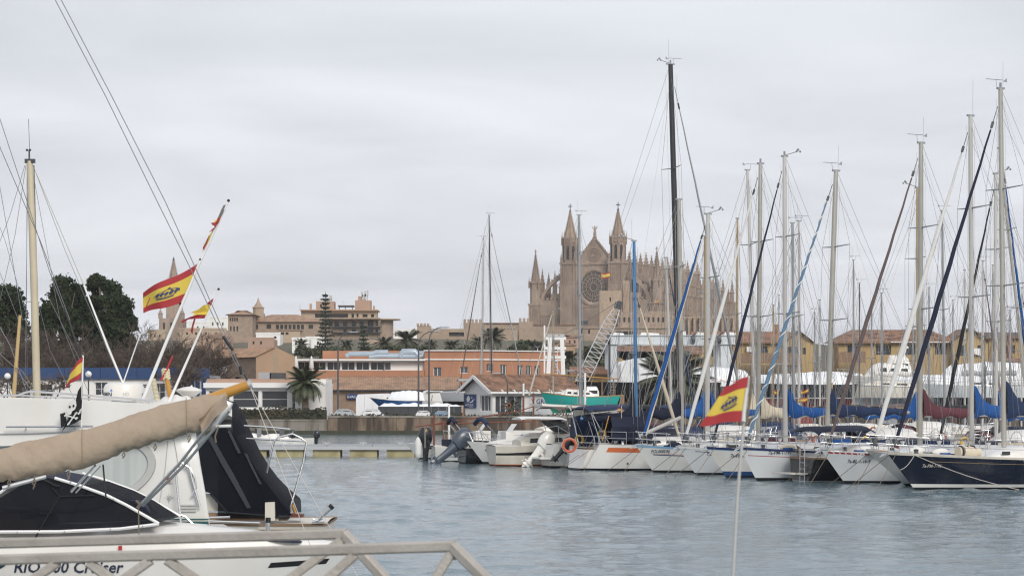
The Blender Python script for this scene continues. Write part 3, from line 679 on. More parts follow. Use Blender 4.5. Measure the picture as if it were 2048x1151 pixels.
# ------------------------------------------------------------------ cathedral
def pinn(b, x, y, z0, w_, h, sh=.45, crk=0):
    zs = z0 + h*sh
    b.bx(x-w_/2, x+w_/2, y-w_/2, y+w_/2, z0, zs)
    b.bx(x-w_*.62, x+w_*.62, y-w_*.62, y+w_*.62, zs, zs + h*.05)
    b.lathe((x, y, zs + h*.05), [(w_*.62, 0), (.03, h*(.95-sh))], 4, R(45))
    b.lathe((x, y, z0 + h), [(.02, -.1), (w_*.2, .12), (.02, .4)], 4)
    for k in range(crk):
        f = (k + .7) / (crk + .3); r_ = w_*.66*(1-f)*.72 + .05
        for sx, sy in ((1,1),(1,-1),(-1,1),(-1,-1)):
            b.box((x+sx*r_, y+sy*r_, zs + h*.05 + h*(.95-sh)*f), (w_*.17,)*3)
def spire(b, x, y, z0, z1, r, n=8, crk=11):
    b.lathe((x, y, z0), [(r, 0), (.12, z1-z0)], n, R(22.5))
    for k in range(crk):
        f = (k + .5)/(crk + .5); rr = r*(1-f) + .14
        for a in range(n):
            an = R(22.5) + 2*math.pi*a/n; b.box((x+rr*math.cos(an), y+rr*math.sin(an), z0 + (z1-z0)*f), (.34, .34, .42), an)
def cross(b, x, y, z, h):
    b.bx(x-.12, x+.12, y-.12, y+.12, z, z+h); b.bx(x-h*.28, x+h*.28, y-.1, y+.1, z+h*.58, z+h*.7); b.ball((x, y, z), .4, 8, 5)
def arch_pts(x0, x1, z0, zs, k=8):          # pointed arch outline standing on z0, springing at zs
    wd = x1 - x0; c = (x0 + x1)/2; pts = [(x0, z0), (x1, z0), (x1, zs)]
    for i in range(1, k): a = i/k*R(60); pts.append((x0 + wd*math.cos(a), zs + wd*math.sin(a)))
    pts.append((c, zs + wd*math.sin(R(60))))
    for i in range(k-1, 0, -1): a = i/k*R(60); pts.append((x1 - wd*math.cos(a), zs + wd*math.sin(a)))
    pts.append((x0, zs)); return pts
def cathedral():
    ms, md = M['stone'], M['dark']
    c = thing('cathedral', 'huge brown gothic stone cathedral with twin spires and rose window', 'cathedral', (XX(1187.5, 800), 800, 22.0), R(-21))
    def pt_(name, fn, m=ms, par=None, smooth=None): b = MB(); fn(b); return b.build(name, m, par or c, smooth)
    B0 = -10.0
    nave = pt_('nave', lambda b: (b.bx(-8.2, 8.2, 3, 108, B0, 29), b.prism([(-8.2, 3, 29), (8.2, 3, 29), (0, 3, 30.4)], (0, 105, 0))))
    pt_('aisle', lambda b: b.bx(-17, 17, 2, 106, B0, 19.4)); 
    pt_('chapel_wall', lambda b: b.bx(-22.6, 22.6, 6, 104, B0, 14.2))
    # west front
    fr = pt_('west_front', lambda b: (b.bx(-9, 9, 0, 3, B0, 30), b.prism([(-6.4, .3, 30), (6.4, .3, 30), (0, .3, 38.3)], (0, 2.2, 0)),
        b.bx(-9.2, 9.2, -.35, 0, 29.3, 30.1), b.bx(-9.1, 9.1, -.3, 0, 14.3, 14.9), b.bx(-9.1, 9.1, -.3, 0, 7.2, 7.8)))
    for k in range(16):
        x = -5.6 + k*.75
        if abs(x) < 8: pt_('blind_arcade_shaft', lambda b: b.bx(x-.13, x+.13, -.28, 0, 8, 13.6), ms, fr)
    pt_('rose_surround', lambda b: [b.add([(r0*math.cos(a)*1.0, y0, 21.4 + r0*1.12*math.sin(a)) for r0, y0 in ((6.2,-.3),(5.5,-.55),(5.0,-.2),(4.7,-.05))], []) or None for a in ()] or
        b.rings([[(r0*math.cos(2*math.pi*k/36), y0, 21.4 + r0*1.1*math.sin(2*math.pi*k/36)) for r0, y0 in ((6.3,-.02),(6.1,-.5),(5.4,-.55),(4.9,-.12),(4.9,-.01))] for k in range(37)], False, False), ms, fr, 40)
    rw = pt_('rose_window', lambda b: b.add([(4.9*math.cos(2*math.pi*k/36), -.05, 21.4 + 5.4*math.sin(2*math.pi*k/36)) for k in range(36)], [tuple(range(36))]), M['rose'], fr)
    def trac(b):
        for r0 in (1.3, 2.9, 4.1):
            b.tube([(r0*math.cos(2*math.pi*k/24), -.12, 21.4 + r0*1.1*math.sin(2*math.pi*k/24)) for k in range(25)], .13, 4)
        for k in range(18):
            a = 2*math.pi*k/18; b.tube([(1.3*math.cos(a), -.12, 21.4+1.43*math.sin(a)), (4.9*math.cos(a), -.12, 21.4+5.39*math.sin(a))], .09, 4)
        for k in range(12):
            a = 2*math.pi*k/12; cx, cz = 3.5*math.cos(a), 21.4+3.85*math.sin(a)
            b.tube([(cx+.6*math.cos(2*math.pi*j/8), -.12, cz+.6*math.sin(2*math.pi*j/8)) for j in range(9)], .07, 4)
    pt_('rose_tracery', trac, M['stone3'], fr)
    def rel(b):
        for r0 in (2.3, 1.6, .7): b.tube([(r0*math.cos(2*math.pi*k/20), .2, 33 + r0*math.sin(2*math.pi*k/20)) for k in range(21)], .2, 5)
        for k in range(10):
            a = 2*math.pi*k/10; b.ball((1.15*math.cos(a), .2, 33+1.15*math.sin(a)), .28, 5, 4)
    pt_('gable_roundel', rel, ms, fr)
    def crk(b):
        for s_ in (-1, 1):
            b.beam((s_*6.9, 1.2, 30.1), (0, 1.2, 38.9), .9, .5)
            for k in range(12): f = k/12; b.box((s_*6.9*(1-f), .8, 30.8 + 8.5*f), (.45, .45, .75))
    pt_('gable_coping', crk, ms, fr)
    def statue(b):
        b.lathe((0, 1.2, 38.2), [(.9, 0), (.5, .6), (.8, 1.1), (.45, 1.4), (.62, 1.7), (.5, 3.0), (.34, 3.5), (.42, 4.0), (.16, 4.3), (.3, 4.5), (.3, 4.9), (.05, 5.1)], 8)
        b.beam((0, 1.2, 41.6), (-1.0, 1.0, 42.9), .26); b.beam((0, 1.2, 41.6), (1.0, 1.0, 42.9), .26)
    pt_('gable_statue', statue, ms, fr, 50)
    # two front towers
    for s_ in (-1, 1):
        x = 9.0 * s_; y_ = .3
        tw = pt_('tower', lambda b: (b.bx(x-2.7, x+2.7, y_-2.7, y_+2.7, B0, 29.8), b.bx(x-3.0, x+3.0, y_-3.0, y_+3.0, 29.5, 30.3), b.bx(x-2.85, x+2.85, y_-2.85, y_+2.85, 15.0, 15.6),
            b.bx(x-2.85, x+2.85, y_-2.85, y_+2.85, 22.6, 23.1), [b.bx(x+q-.3, x+q+.3, y_-3.0, y_-2.7, B0, 29.4) for q in (-2.4, 2.4)], [b.bx(x+q-.16, x+q+.16, y_-2.9, y_-2.7, 23.2, 29.3) for q in (-1.6,-.8,0,.8,1.6)], [b.bx(x+q-.14, x+q+.14, y_-2.88, y_-2.7, 16, 22) for q in (-1.2,0,1.2)]))
        for q in (-1.1, 1.1):
            pt_('slit_window', lambda b: b.poly(*[(x+q+a, y_-2.715, z) for a, z in arch_pts(-.42, .42, 4, 7.2)]), md, tw)
        bf = pt_('belfry', lambda b: (b.lathe((x, y_, 30.2), [(2.75, 0), (2.75, 8.7)], 8, R(22.5)), b.lathe((x, y_, 38.3), [(2.75, 0), (3.0, .3), (3.0, .7), (2.5, .9)], 8, R(22.5))), ms)
        for k in range(8):
            a = R(-90 + 45*k); nx, ny = math.cos(a), math.sin(a); ap = 2.75*math.cos(R(22.5)) + .02
            if ny > .3: continue
            pt_('belfry_opening', lambda b: b.poly(*[(x + nx*ap - ny*u, y_ + ny*ap + nx*u, z) for u, z in arch_pts(-.52, .52, 31.2, 35.4)]), md, bf)
            def gab(b):
                for u0, u1, z0, z1 in ((-1.05, 0, 36.0, 39.2), (1.05, 0, 36.0, 39.2), (-.72, -.72, 31, 36.4), (.72, .72, 31, 36.4)):
                    b.beam((x + nx*ap - ny*u0, y_ + ny*ap + nx*u0, z0), (x + nx*ap - ny*u1, y_ + ny*ap + nx*u1, z1), .28)
                b.ball((x+nx*(ap+.05), y_+ny*(ap+.05), 37.4), .36, 6, 4)
            pt_('belfry_gablet', gab, ms, bf)
        for k in range(8):
            a = R(22.5+45*k); pt_('belfry_pinnacle', lambda b: pinn(b, x+2.9*math.cos(a), y_+2.9*math.sin(a), 36.4, .5, 4.6, .5), ms, bf)
        for sx in (-2.5, 2.5): pt_('corner_pinnacle', lambda b: pinn(b, x+sx, y_-2.5, 30.2, .6, 3.6, .4), ms, bf)
        sp = pt_('spire', lambda b: spire(b, x, y_, 39.0, 48.8, 2.2, 8, 13), M['stone3'])
        pt_('cross', lambda b: cross(b, x, y_, 48.7, 2.6), M['darkm'], sp)
        # outer corner turrets
        x = 22.8 * s_
        tu = pt_('corner_turret', lambda b: (b.bx(x-1.95, x+1.95, .1, 4, B0, 15.6), b.bx(x-2.2, x+2.2, -.15, 4.3, 15.2, 15.9), b.lathe((x, 2, 15.8), [(2.0, 0), (2.0, 7.2), (2.25, 7.3), (2.25, 7.9), (1.8, 8.0)], 8, R(22.5)),
            [b.bx(x+q-.2, x+q+.2, -.15, .1, B0, 15) for q in (-1.7, -.85, 0, .85, 1.7)]))
        for a_, b_ in ((-1.8,-1.8),(1.8,-1.8),(-1.8,1.8),(1.8,1.8)): pt_('turret_pinnacle', lambda b: pinn(b, x+a_, 2+b_, 21.5, .5, 3.8), ms, tu)
        tsp = pt_('turret_spire', lambda b: spire(b, x, 2, 23.4, 33.6, 1.65, 8, 11), ms, tu); pt_('cross', lambda b: cross(b, x, 2, 33.4, 2.0), ms, tu)
        # aisle fronts with the rising half arch
        x0, x1 = (11.6*s_, 21.0*s_)
        pt_('aisle_front', lambda b: (b.bx(min(x0,x1), max(x0,x1), .8, 3, B0, 17), b.bx(min(x0,x1), max(x0,x1), .5, .8, 11.4, 12.0), b.bx(min(x0,x1), max(x0,x1), .5, .8, 4.4, 5.0),
            [b.bx(x0+(x1-x0)*k/11-.14, x0+(x1-x0)*k/11+.14, .55, .8, 5, 10.6) for k in range(1, 11)], [b.bx(x0+(x1-x0)*k/6-.3, x0+(x1-x0)*k/6+.3, .6, 1.6, 17, 17.9) for k in range(1, 6)]))
        def fly(b, yy=.9, z0=15.4, z1=25.6, wd=1.3):
            top, bot = [], []
            for k in range(11):
                f = k/10; X = x1 + (x0-x1)*f; zt = z0 + 1.6 + (z1 - z0 - 1.0)*math.sin(f*math.pi/2)**.85; top.append((X, zt)); bot.append((X, zt - 1.5 - (.0 if f > .25 else (1-f/.25)*2.2)))
            poly = [(X, yy, z) for X, z in bot] + [(X, yy, z) for X, z in reversed(top)]
            for k in range(10):
                b.prism([(bot[k][0], yy, bot[k][1]), (bot[k+1][0], yy, bot[k+1][1]), (top[k+1][0], yy, top[k+1][1]), (top[k][0], yy, top[k][1])], (0, wd, 0))
            for k in range(10): b.box((top[k][0], yy+.5, top[k][1]+.3), (.4, .5, .7))
        pt_('raking_arch', fly)
    # flank: piers, pinnacles and flyers
    for k in range(15):
        t0 = 8.5 + k*6.7
        for s_ in ((1, -1) if k < 8 else (1,)):
            pt_('buttress', lambda b: (b.bx(*sorted((19.6*s_, 24.6*s_)), t0-.85, t0+.85, B0, 12.5), b.bx(*sorted((19.8*s_, 24.0*s_)), t0-.75, t0+.75, 12.5, 19.5),
                b.bx(*sorted((20*s_, 24.9*s_)), t0-1.0, t0+1.0, 12.2, 12.8), b.bx(*sorted((20*s_, 24.3*s_)), t0-.9, t0+.9, 19.3, 19.9)))
            pt_('buttress_pinnacle', lambda b: pinn(b, 22.6*s_, t0, 19.8, 1.35, 7.6 if k % 2 else 8.6, .42, 3))
            pt_('nave_pinnacle', lambda b: pinn(b, 8.3*s_, t0, 27.2, 1.7, 8.2 if k % 2 == 0 else 7.4, .45, 3))
            if s_ == 1:
                def fl(b, z0, z1):
                    if 1:
                        for j in range(8):
                            f, g = j/8, (j+1)/8; X = lambda q: 20.2 - 11.6*q; Z = lambda q: z0 + (z1-z0)*math.sin(q*math.pi/2)**.8
                            b.prism([(X(f), t0-.4, Z(f)-1.1), (X(g), t0-.4, Z(g)-1.1), (X(g), t0-.4, Z(g)), (X(f), t0-.4, Z(f))], (0, .8, 0))
                pt_('flying_buttress', lambda b: fl(b, 13.4, 19.4)); pt_('flying_buttress', lambda b: fl(b, 19.6, 27.4))
                pt_('minor_buttress', lambda b: (b.bx(21.2, 23.7, t0+2.9, t0+3.8, B0, 14.8), b.bx(21.2, 23.9, t0+2.7, t0+4.0, 14.6, 15.2), pinn(b, 22.8, t0+3.35, 15, .9, 4.6)))
                pt_('chapel_window', lambda b: [b.poly(*[(22.63, t0+q+u, z) for u, z in arch_pts(-.45, .45, 4.5, 10)]) for q in (1.85,)], md)
                pt_('clerestory_window', lambda b: b.poly(*[(8.23, t0+3.3+u, z) for u, z in arch_pts(-1.3, 1.3, 20.4, 25.4)]), md)
                pt_('string_course', lambda b: [b.bx(22.6, 22.85, t0+.9, t0+5.8, z, z+.5) for z in (2.8, 11.4, 13.6)])
    # flank stair tower seen above the roofs
    pt_('transept_turret', lambda b: (b.lathe((13, 66, 8), [(2.4, 0), (2.4, 17), (2.7, 17.2), (2.7, 17.8), (2.2, 18), (.1, 26)], 8, R(22.5))), M['stone3'])
    pt_('east_turret', lambda b: (b.lathe((14, 100, 10), [(1.8, 0), (1.8, 15), (2.1, 15.2), (1.6, 15.6), (.1, 21)], 8, R(22.5))))
cathedral()

# ------------------------------------------------------------------ palace and sea walls below the cathedral
def crenel(b, x0, x1, y, z, wd, h, gap, th=.8):
    x = x0
    while x + wd <= x1 + .01: b.bx(x, x+wd, y, y+th, z, z+h); x += wd + gap
t = thing('palace', 'brown stone palace wing with square tower below the rose window', 'palace', P(1210, 720, 735))
block(t, 'wall', M['stone3'], 1150, 1345, 655, 740, 735, 20, [(1231, 1243, 662, 676), (1245, 1256, 662, 676), (1258, 1269, 662, 676), (1161, 1165, 657.5, 666), (1176, 1180, 659, 667)], .8, pm=M['dark'])
block(t, 'square_tower', M['stone2'], 1199, 1243, 581, 656, 745, 9, [(1219, 1222, 594, 603)], .4, pm=M['dark'])
block(t, 'stair_tower', M['stone2'], 1246, 1259, 561, 624, 752, 6, ())
block(t, 'upper_wall', M['stone3'], 1236, 1345, 622, 656, 742, 12, [(1237+9.7*k, 1241+9.7*k, 634, 644) for k in range(10)], .4, pm=M['dark'])
part('cornice', lambda b: b.bx(XX(1150, 735), XX(1345, 735), 734.5, 735, ZY(656, 735), ZY(654, 735)), M['stone2'], t)
for k in range(13):
    X = XX(1330 + k*11.2, 770)
    if k == 0: tt = thing('terrace_wall', 'buttressed stone terrace wall below the cathedral flank', 'wall', P(1400, 700, 770)); part('wall', lambda b: b.bx(XX(1325, 770), XX(1476, 770), 770, 778, 8, ZY(632, 770)), M['stone3'], tt)
    part('fin', lambda b: (b.bx(X, X+.75, 768.2, 770, 8, ZY(636, 770)), b.bx(X-.1, X+.85, 768, 770, ZY(637, 770), ZY(634.5, 770))), M['stone2'], tt)
    pane(tt, P(1325, 700, 770), (1, 0, 0), (S(8 + k*11.2, 770), S(11.5 + k*11.2, 770), 2.5, 7), -.02, M['dark'], 'loophole')
t = thing('city_wall', 'crenellated old stone rampart with square towers left of cathedral', 'wall', P(980, 715, 690))
for x0, x1, y0, d, nm in ((965, 1042, 647, 700, 'curtain_wall'), (927, 967, 645, 690, 'wall_tower'), (1038, 1066, 643, 688, 'wall_tower'), (1060, 1152, 650, 715, 'curtain_wall')):
    wl = block(t, nm, M['stone3'], x0, x1, y0, 760, d, 8, ())
    if nm == 'wall_tower': part('crenellation', lambda b: crenel(b, XX(x0, d), XX(x1, d), d, ZY(y0, d), .75, 1.1, .45), M['stone3'], t)
    else: part('parapet_tiles', lambda b: b.bx(XX(x0, d), XX(x1, d), d-.4, d+.6, ZY(y0, d)+.004, ZY(y0-2, d)), M['tile3'], t)
t = thing('bastion', 'pale low stone bastion towers among palms before the rampart', 'bastion', P(860, 715, 660))
for x0, x1, y0, d, nm in ((834, 861, 651, 655, 'round_tower'), (1007, 1035, 657, 640, 'round_tower'), (860, 930, 657, 668, 'curtain_wall'), (880, 1008, 672, 650, 'lower_wall')):
    block(t, nm, M['stone2'], x0, x1, y0, 760, d, 7, [(898, 928, 664, 680)] if nm == 'curtain_wall' else (), .8, pm=M['dark'])
    if nm == 'round_tower': part('crenellation', lambda b: crenel(b, XX(x0, d)-.1, XX(x1, d)+.1, d-.2, ZY(y0, d), .7, .7, .3), M['stone2'], t)

# ------------------------------------------------------------------ old town houses
def hip_roof(b, x0, x1, y0, y1, z0, z1, over=.8, rid=None):
    x0 -= over; x1 += over; y0 -= over; y1 += over; k = (y1-y0)/2 if rid is None else rid
    a, c, d, e = (x0,y0,z0), (x1,y0,z0), (x1,y1,z0), (x0,y1,z0); r0, r1 = (x0+k, (y0+y1)/2, z1), (x1-k, (y0+y1)/2, z1)
    b.poly(a, c, r1, r0); b.poly(c, d, r1); b.poly(d, e, r0, r1); b.poly(e, a, r0); b.poly(a, e, d, c)
def roof_px(parent, x0, x1, ye, yr, d, dep, m=None, over=.8, rid=None):
    return part('roof', lambda b: hip_roof(b, XX(x0, d), XX(x1, d), d, d+dep, ZY(ye, d)+.01, ZY(yr, d), over, rid), m or M['tile2'], parent)
t = thing('old_mansion', 'long brown stone mansion with tiled hip roof and small turret', 'mansion', P(550, 715, 600))
ops = [(497+7.5*k, 501+7.5*k, 649, 658) for k in range(3)] + [(533, 542, 648, 657)] + [(552+8.3*k, 558+8.3*k, 649, 658) for k in range(7)] + [(617, 626, 649, 657)] + [(545+9*k, 550+9*k, 664, 669) for k in range(3)]
block(t, 'wall', M['stone3'], 489, 640, 643.5, 720, 600, 13, ops, .35, pm=M['dark'])
for k in range(2):
    cx = 580 + 15*k; part('arch', lambda b: b.poly(*[(XX(cx, 600)+u, 599.98, z) for u, z in arch_pts(-.75, .75, ZY(681, 600), ZY(672, 600))]), M['dark'], t)
roof_px(t, 489, 640, 643.5, 627, 600, 13)
ops = [(459+4.5*k, 462+4.5*k, 635, 642) for k in range(4)] + [(460+6.5*k, 463+6.5*k, 652, 662) for k in range(3)]
block(t, 'wing', M['stone3'], 456, 505, 629, 720, 592, 9, ops, .35, pm=M['dark'])
roof_px(t, 456, 505, 629, 619, 592, 9)
def tur(b):
    x, y = XX(514, 600), 603; z = ZY(632, 600)
    b.lathe((x, y, z), [(1.5, 0), (1.5, 2.2), (1.7, 2.3), (1.7, 2.5), (1.2, 2.7), (.75, 3.4), (.35, 4.1), (.1, 5.0)], 8, R(22.5)); b.bx(x-3.2, x+1.6, y-1, y+2, z-6, z+.8)
part('turret', tur, M['stone2'], t)
t = thing('apartment_block', 'tall ochre apartment block with dark balconies and roof antennas', 'building', P(690, 715, 620))
ops = [(669, 678, 643, 654), (686, 695, 643, 654), (703, 712, 642, 654), (719, 728, 642, 653), (735, 747, 641, 653), (751, 756, 642, 651), (687, 693, 657, 667), (703, 712, 657, 667), (735, 747, 656, 665), (751, 756, 657, 665), (657, 665, 643, 652), (612, 622, 643, 652)]
block(t, 'wall', M['stone3'], 600, 760, 637, 720, 620, 16, ops, .5, pm=M['dark'])
part('rounded_end', lambda b: b.lathe((XX(760, 626), 628, 8), [(3.6, 0), (3.6, ZY(637, 620)-8)], 16), M['stone3'], t, 30)
part('eave_slab', lambda b: (b.bx(XX(648, 620), XX(760, 620), 617.6, 637, ZY(638, 620), ZY(635.5, 620)), b.lathe((XX(760, 626), 628, ZY(638, 620)), [(5.6, 0), (5.6, .34)], 16)), M['stone2'], t)
for y0 in (654, 665.5):
    part('balcony', lambda b: (b.bx(XX(664, 620), XX(764, 620), 618.6, 620, ZY(y0, 620), ZY(y0, 620)+.18), [b.bx(XX(664+2.5*k, 620), XX(664+2.5*k, 620)+.06, 618.6, 618.68, ZY(y0, 620)+.15, ZY(y0, 620)+1.0) for k in range(41)], b.bx(XX(664, 620), XX(764, 620), 618.58, 618.7, ZY(y0, 620)+1.0, ZY(y0, 620)+1.1)), M['darkm'], t)
ops = [(630, 696, 627, 635), (703, 708, 627, 635), (713, 717, 627, 634), (725, 735, 628, 634), (742, 748, 628, 634)]
block(t, 'penthouse', M['cream'], 602, 752, 621, 637, 626, 10, ops, .5, pm=M['dark'])
part('parapet', lambda b: b.bx(XX(600, 625), XX(755, 625), 624.6, 637, ZY(621, 625), ZY(618.5, 625)), M['sand'], t)
block(t, 'roof_house', M['pinkr'], 632, 668, 602, 620, 629, 6, [(640, 644, 608, 614)], .3, pm=M['dark'])
block(t, 'roof_house', M['pinkr'], 710, 741, 600, 620, 630, 6, ()); block(t, 'lift_tower', M['pinkr'], 716, 728, 592, 602, 631, 4, ())
block(t, 'pergola', M['darkm'], 676, 707, 610, 613, 629, 4, ()); part('pergola_post', lambda b: [b.bx(XX(q, 629), XX(q, 629)+.2, 629, 629.2, ZY(620, 629), ZY(612, 629)) for q in (678, 690, 704)], M['darkm'], t)
block(t, 'chimney', M['sand'], 619, 623, 607, 622, 627, 1.2, ()); block(t, 'chimney', M['sand'], 746, 749, 611, 622, 627, 1, ())
def ant(b):
    for x, y0, y1 in ((725, 585, 600), (731, 583, 600), (735, 585, 600), (728, 590, 600)): b.tube([P(x, y1, 631), P(x, y0, 631)], .12, 5)
    for x, y in ((724, 588), (730, 587), (735, 586), (731, 593), (726, 594)): b.box(P(x, y, 630.8), (.5, .3, 1.5))
    b.tube([P(662, 604, 629), P(662, 590, 629)], .1, 5); [b.box(P(661+q, 596, 628.8), (.4, .2, 1.4)) for q in (-1, 2)]
    for x, y0, y1 in ((632, 597, 604), (686, 600, 612), (600, 607, 621)): b.tube([P(x, y1, 628), P(x, y0, 628)], .05, 4)
part('antenna', ant, M['steel'], t)
def house(x0, x1, y0, y1, d, dep, m, label, ops=(), roof=None, cat='house', pm=None):
    t = thing('house', label, cat, P((x0+x1)/2, y1, d)); block(t, 'wall', m, x0, x1, y0, y1, d, dep, ops, .3, pm=pm or M['dark'])
    if roof: roof_px(t, x0, x1, y0, roof, d, dep, M['tile2'], .4)
    else: part('parapet', lambda b: b.bx(XX(x0, d)-.1, XX(x1, d)+.1, d-.1, d+.2, ZY(y0, d), ZY(y0, d)+.45), m, t)
    return t
wn = lambda xs, y0, y1, w_: [(x, x+w_, y0, y1) for x in xs]
house(296, 330, 662, 720, 640, 10, M['cream'], 'cream house left of the small church tower', wn((300, 308, 318), 668, 674, 3))
house(376, 420, 645, 720, 700, 10, M['whiter'], 'white house behind the torn red-yellow flag', wn((384, 394, 406), 652, 659, 3))
house(416, 458, 636, 720, 690, 10, M['whiter'], 'tall white house left of the brown mansion', wn((424, 434, 444), 644, 651, 3))
house(360, 452, 659, 720, 560, 9, M['cream'], 'long cream house with flat parapet below white houses', wn((372, 390, 410, 430), 664, 669, 4))
house(398, 456, 672, 720, 520, 9, M['pinkr'], 'low pink house below the mansion wing', wn((412, 436), 677, 682, 4))
house(512, 560, 668, 720, 560, 7, M['whiter'], 'small white house with terrace before the mansion', wn((548,), 672, 677, 5))
house(556, 600, 660, 720, 575, 6, M['cream'], 'yellowish house with sun shades before the mansion', wn((553, 562, 571), 664, 669, 6)[1:], 657)
house(496, 548, 678, 720, 540, 8, M['pinkr'], 'salmon flat house at the foot of the mansion', wn((505, 520), 682, 688, 4))
house(584, 618, 678, 720, 530, 6, M['whiter'], 'white cubic house behind the small palm', wn((590, 604), 684, 689, 4))
house(612, 650, 676, 720, 545, 6, M['whiter'], 'pale house beside the tall conifer', wn((616, 634), 682, 688, 4))
house(724, 775, 683, 720, 560, 8, M['cream'], 'low cream building under the apartment block', wn((730, 742, 754), 688, 693, 4))
house(770, 840, 660, 720, 720, 10, M['whiter'], 'pale distant house between apartment block and bastion', wn((778, 790, 804, 822), 666, 672, 3))
house(1100, 1150, 690, 725, 480, 8, M['sand'], 'low sandy house below the palace beside the white gantry', wn((1110, 1126), 698, 704, 5), 684)
house(1130, 1160, 674, 720, 560, 7, M['pinkr'], 'small pink house under the palace wall', wn((1138, 1148), 680, 686, 3), 669)
house(1384, 1480, 668, 730, 520, 9, M['stone3'], 'brown house under the cathedral flank behind the boat lift', wn((1396, 1412, 1430, 1450), 676, 684, 5), 661)
# little parish church with one spire, far left
t = thing('parish_church', 'small brown church with crocketed pointed spire behind the pine', 'church', P(345, 700, 760))
block(t, 'tower', M['stone'], 332, 358, 568, 720, 760, 5, [(342, 347, 580, 592)], .4, pm=M['dark'])
part('spire', lambda b: spire(b, XX(345, 760), 762.5, ZY(568, 760), ZY(517, 760), 1.9, 8, 10), M['stone'], t)
part('cross', lambda b: cross(b, XX(345, 760), 762.5, ZY(518, 760), .9), M['darkm'], t)
for q in (334, 356): part('pinnacle', lambda b: pinn(b, XX(q, 760), 760.5, ZY(570, 760), .6, 2.2), M['stone'], t)
block(t, 'nave', M['stone'], 318, 366, 636, 720, 752, 8, [(326, 330, 645, 658), (340, 345, 645, 658)], .4, pm=M['dark'])
for q in (320, 364): part('pinnacle', lambda b: pinn(b, XX(q, 752), 753, ZY(636, 752), 1.3, 3.4), M['stone'], t)
# ------------------------------------------------------------------ vegetation
def pine(px, rows, d, lobes, label, seed, m=None, n=15000, size=.19):
    """lobes in photo pixels: (x, y, rx, ry)"""
    base = Vector((XX(px, d), d, .9)); t = thing('pine_tree', label, 'tree', base, 0, 'pines behind the blue-fronted shed')
    rng = np.random.RandomState(seed); L = []; rr = random.Random(seed)
    for x, y, rx, ry in lobes:
        c = P(x, y, d); L.append((c.x, d + rr.uniform(-.8, .8), c.z, S(rx, d), S(ry, d)))
    pts = lobe_points(rng, L, int(n*2.2)); q = pts*1.0
    nz = np.zeros(len(q))
    for k in range(7):
        f = rng.randn(3)*(1.3 if k < 4 else 3.2); nz += np.sin(q @ f + rng.rand()*6.28)*(1 if k < 4 else .7)
    pts = pts[nz > -.35]
    part('crown', lambda b: leaves(b, pts, size, seed=seed), m or M['pine'], t)
    top = P(lobes[0][0], lobes[0][1], d)
    part('trunk', lambda b: (b.tube([base, base.lerp(top, .5) + Vector((.3, 0, 0)), top], [.32, .24, .1], 8), [b.tube([base.lerp(top, .55), P(x, y, d)], [.14, .05], 5) for x, y, _, _ in lobes]), M['bark'], t, 60)
pine(130, 0, 243, [(122, 568, 24, 20), (100, 592, 18, 16), (150, 585, 18, 17), (108, 625, 28, 26), (152, 622, 26, 30), (120, 660, 40, 28), (168, 650, 18, 22), (88, 655, 16, 22), (100, 690, 30, 24), (135, 600, 22, 24)], 'broad dark pine crown right of the tall pale mast', 11)
pine(215, 0, 247, [(198, 566, 22, 18), (222, 585, 20, 20), (186, 590, 16, 22), (240, 615, 26, 24), (205, 622, 30, 28), (254, 645, 20, 20), (225, 655, 34, 30), (190, 655, 30, 30), (248, 682, 22, 18), (205, 690, 40, 22), (265, 660, 10, 14)], 'largest dark pine beside the big crowned flag', 12, n=19000)
pine(12, 0, 240, [(15, 595, 28, 24), (0, 630, 44, 38), (35, 610, 14, 24), (20, 660, 34, 24)], 'smaller dark pine left of the tall pale mast', 13, n=9000)

def bare_tree(px, ytop, d, spread, label, seed, m=None):
    base = Vector((XX(px, d), d, .9)); t = thing('bare_tree', label, 'tree', base, 0, 'leafless trees behind the blue-fronted shed')
    rr = random.Random(seed); H = ZY(ytop, d) - .9; tr, tw = MB(), MB()
    def grow(p, dr, ln, r, lev):
        q = p + dr*ln; b = tr if lev < 2 else tw
        mid = p.lerp(q, .5) + Vector((rr.uniform(-1, 1), rr.uniform(-1, 1), rr.uniform(-.4, .6)))*ln*.10
        r = max(r, .022)
        if lev < 3: b.tube([p, mid, q], [r, r*.85, r*.7], 5 if lev < 2 else 3, False)
        else: b.tube([p, q], [r, r*.6], 3, False)
        if lev >= 6: return
        for k in range(3):
            nd = (dr + Vector((rr.gauss(0, .6), rr.gauss(0, .6), rr.gauss(.06, .4)))).normalized()
            grow(p.lerp(q, rr.uniform(.45, 1)), nd, ln*rr.uniform(.6, .84), r*.62, lev+1)
    for k in range(spread):
        a = rr.uniform(0, 6.28); grow(base + Vector((rr.uniform(-.9, .9)*spread*.4, rr.uniform(-.5, .5), 0)), Vector((math.cos(a)*.35, math.sin(a)*.3, 1)).normalized(), H*.40, .12, 0)
    tr.build('trunk', M['bark'], t, 60, True); tag(tw.build('crown', m or M['twig'], t, None, True), kind='stuff')
for k, (px, yt, sp, lb) in enumerate(((30, 640, 4, 'bare brown thicket tree at the foot of the smaller pine'), (88, 668, 4, 'bare brown tree behind the tall pale mast'), (150, 665, 4, 'bare brown tree below the broad pine'),
        (205, 672, 3, 'bare brown tree behind the small lamp globe'), (262, 672, 4, 'bare brown tree under the largest pine'), (318, 662, 4, 'bare tree behind the white flag staff'), (372, 676, 4, 'bare tree left of the stone gable house'), (408, 682, 3, 'slim bare tree against the stone gable house'), (345, 690, 3, 'low bare tree in front of the small church'))):
    bare_tree(px, yt, 238 + k*1.3, sp, lb, 20+k)

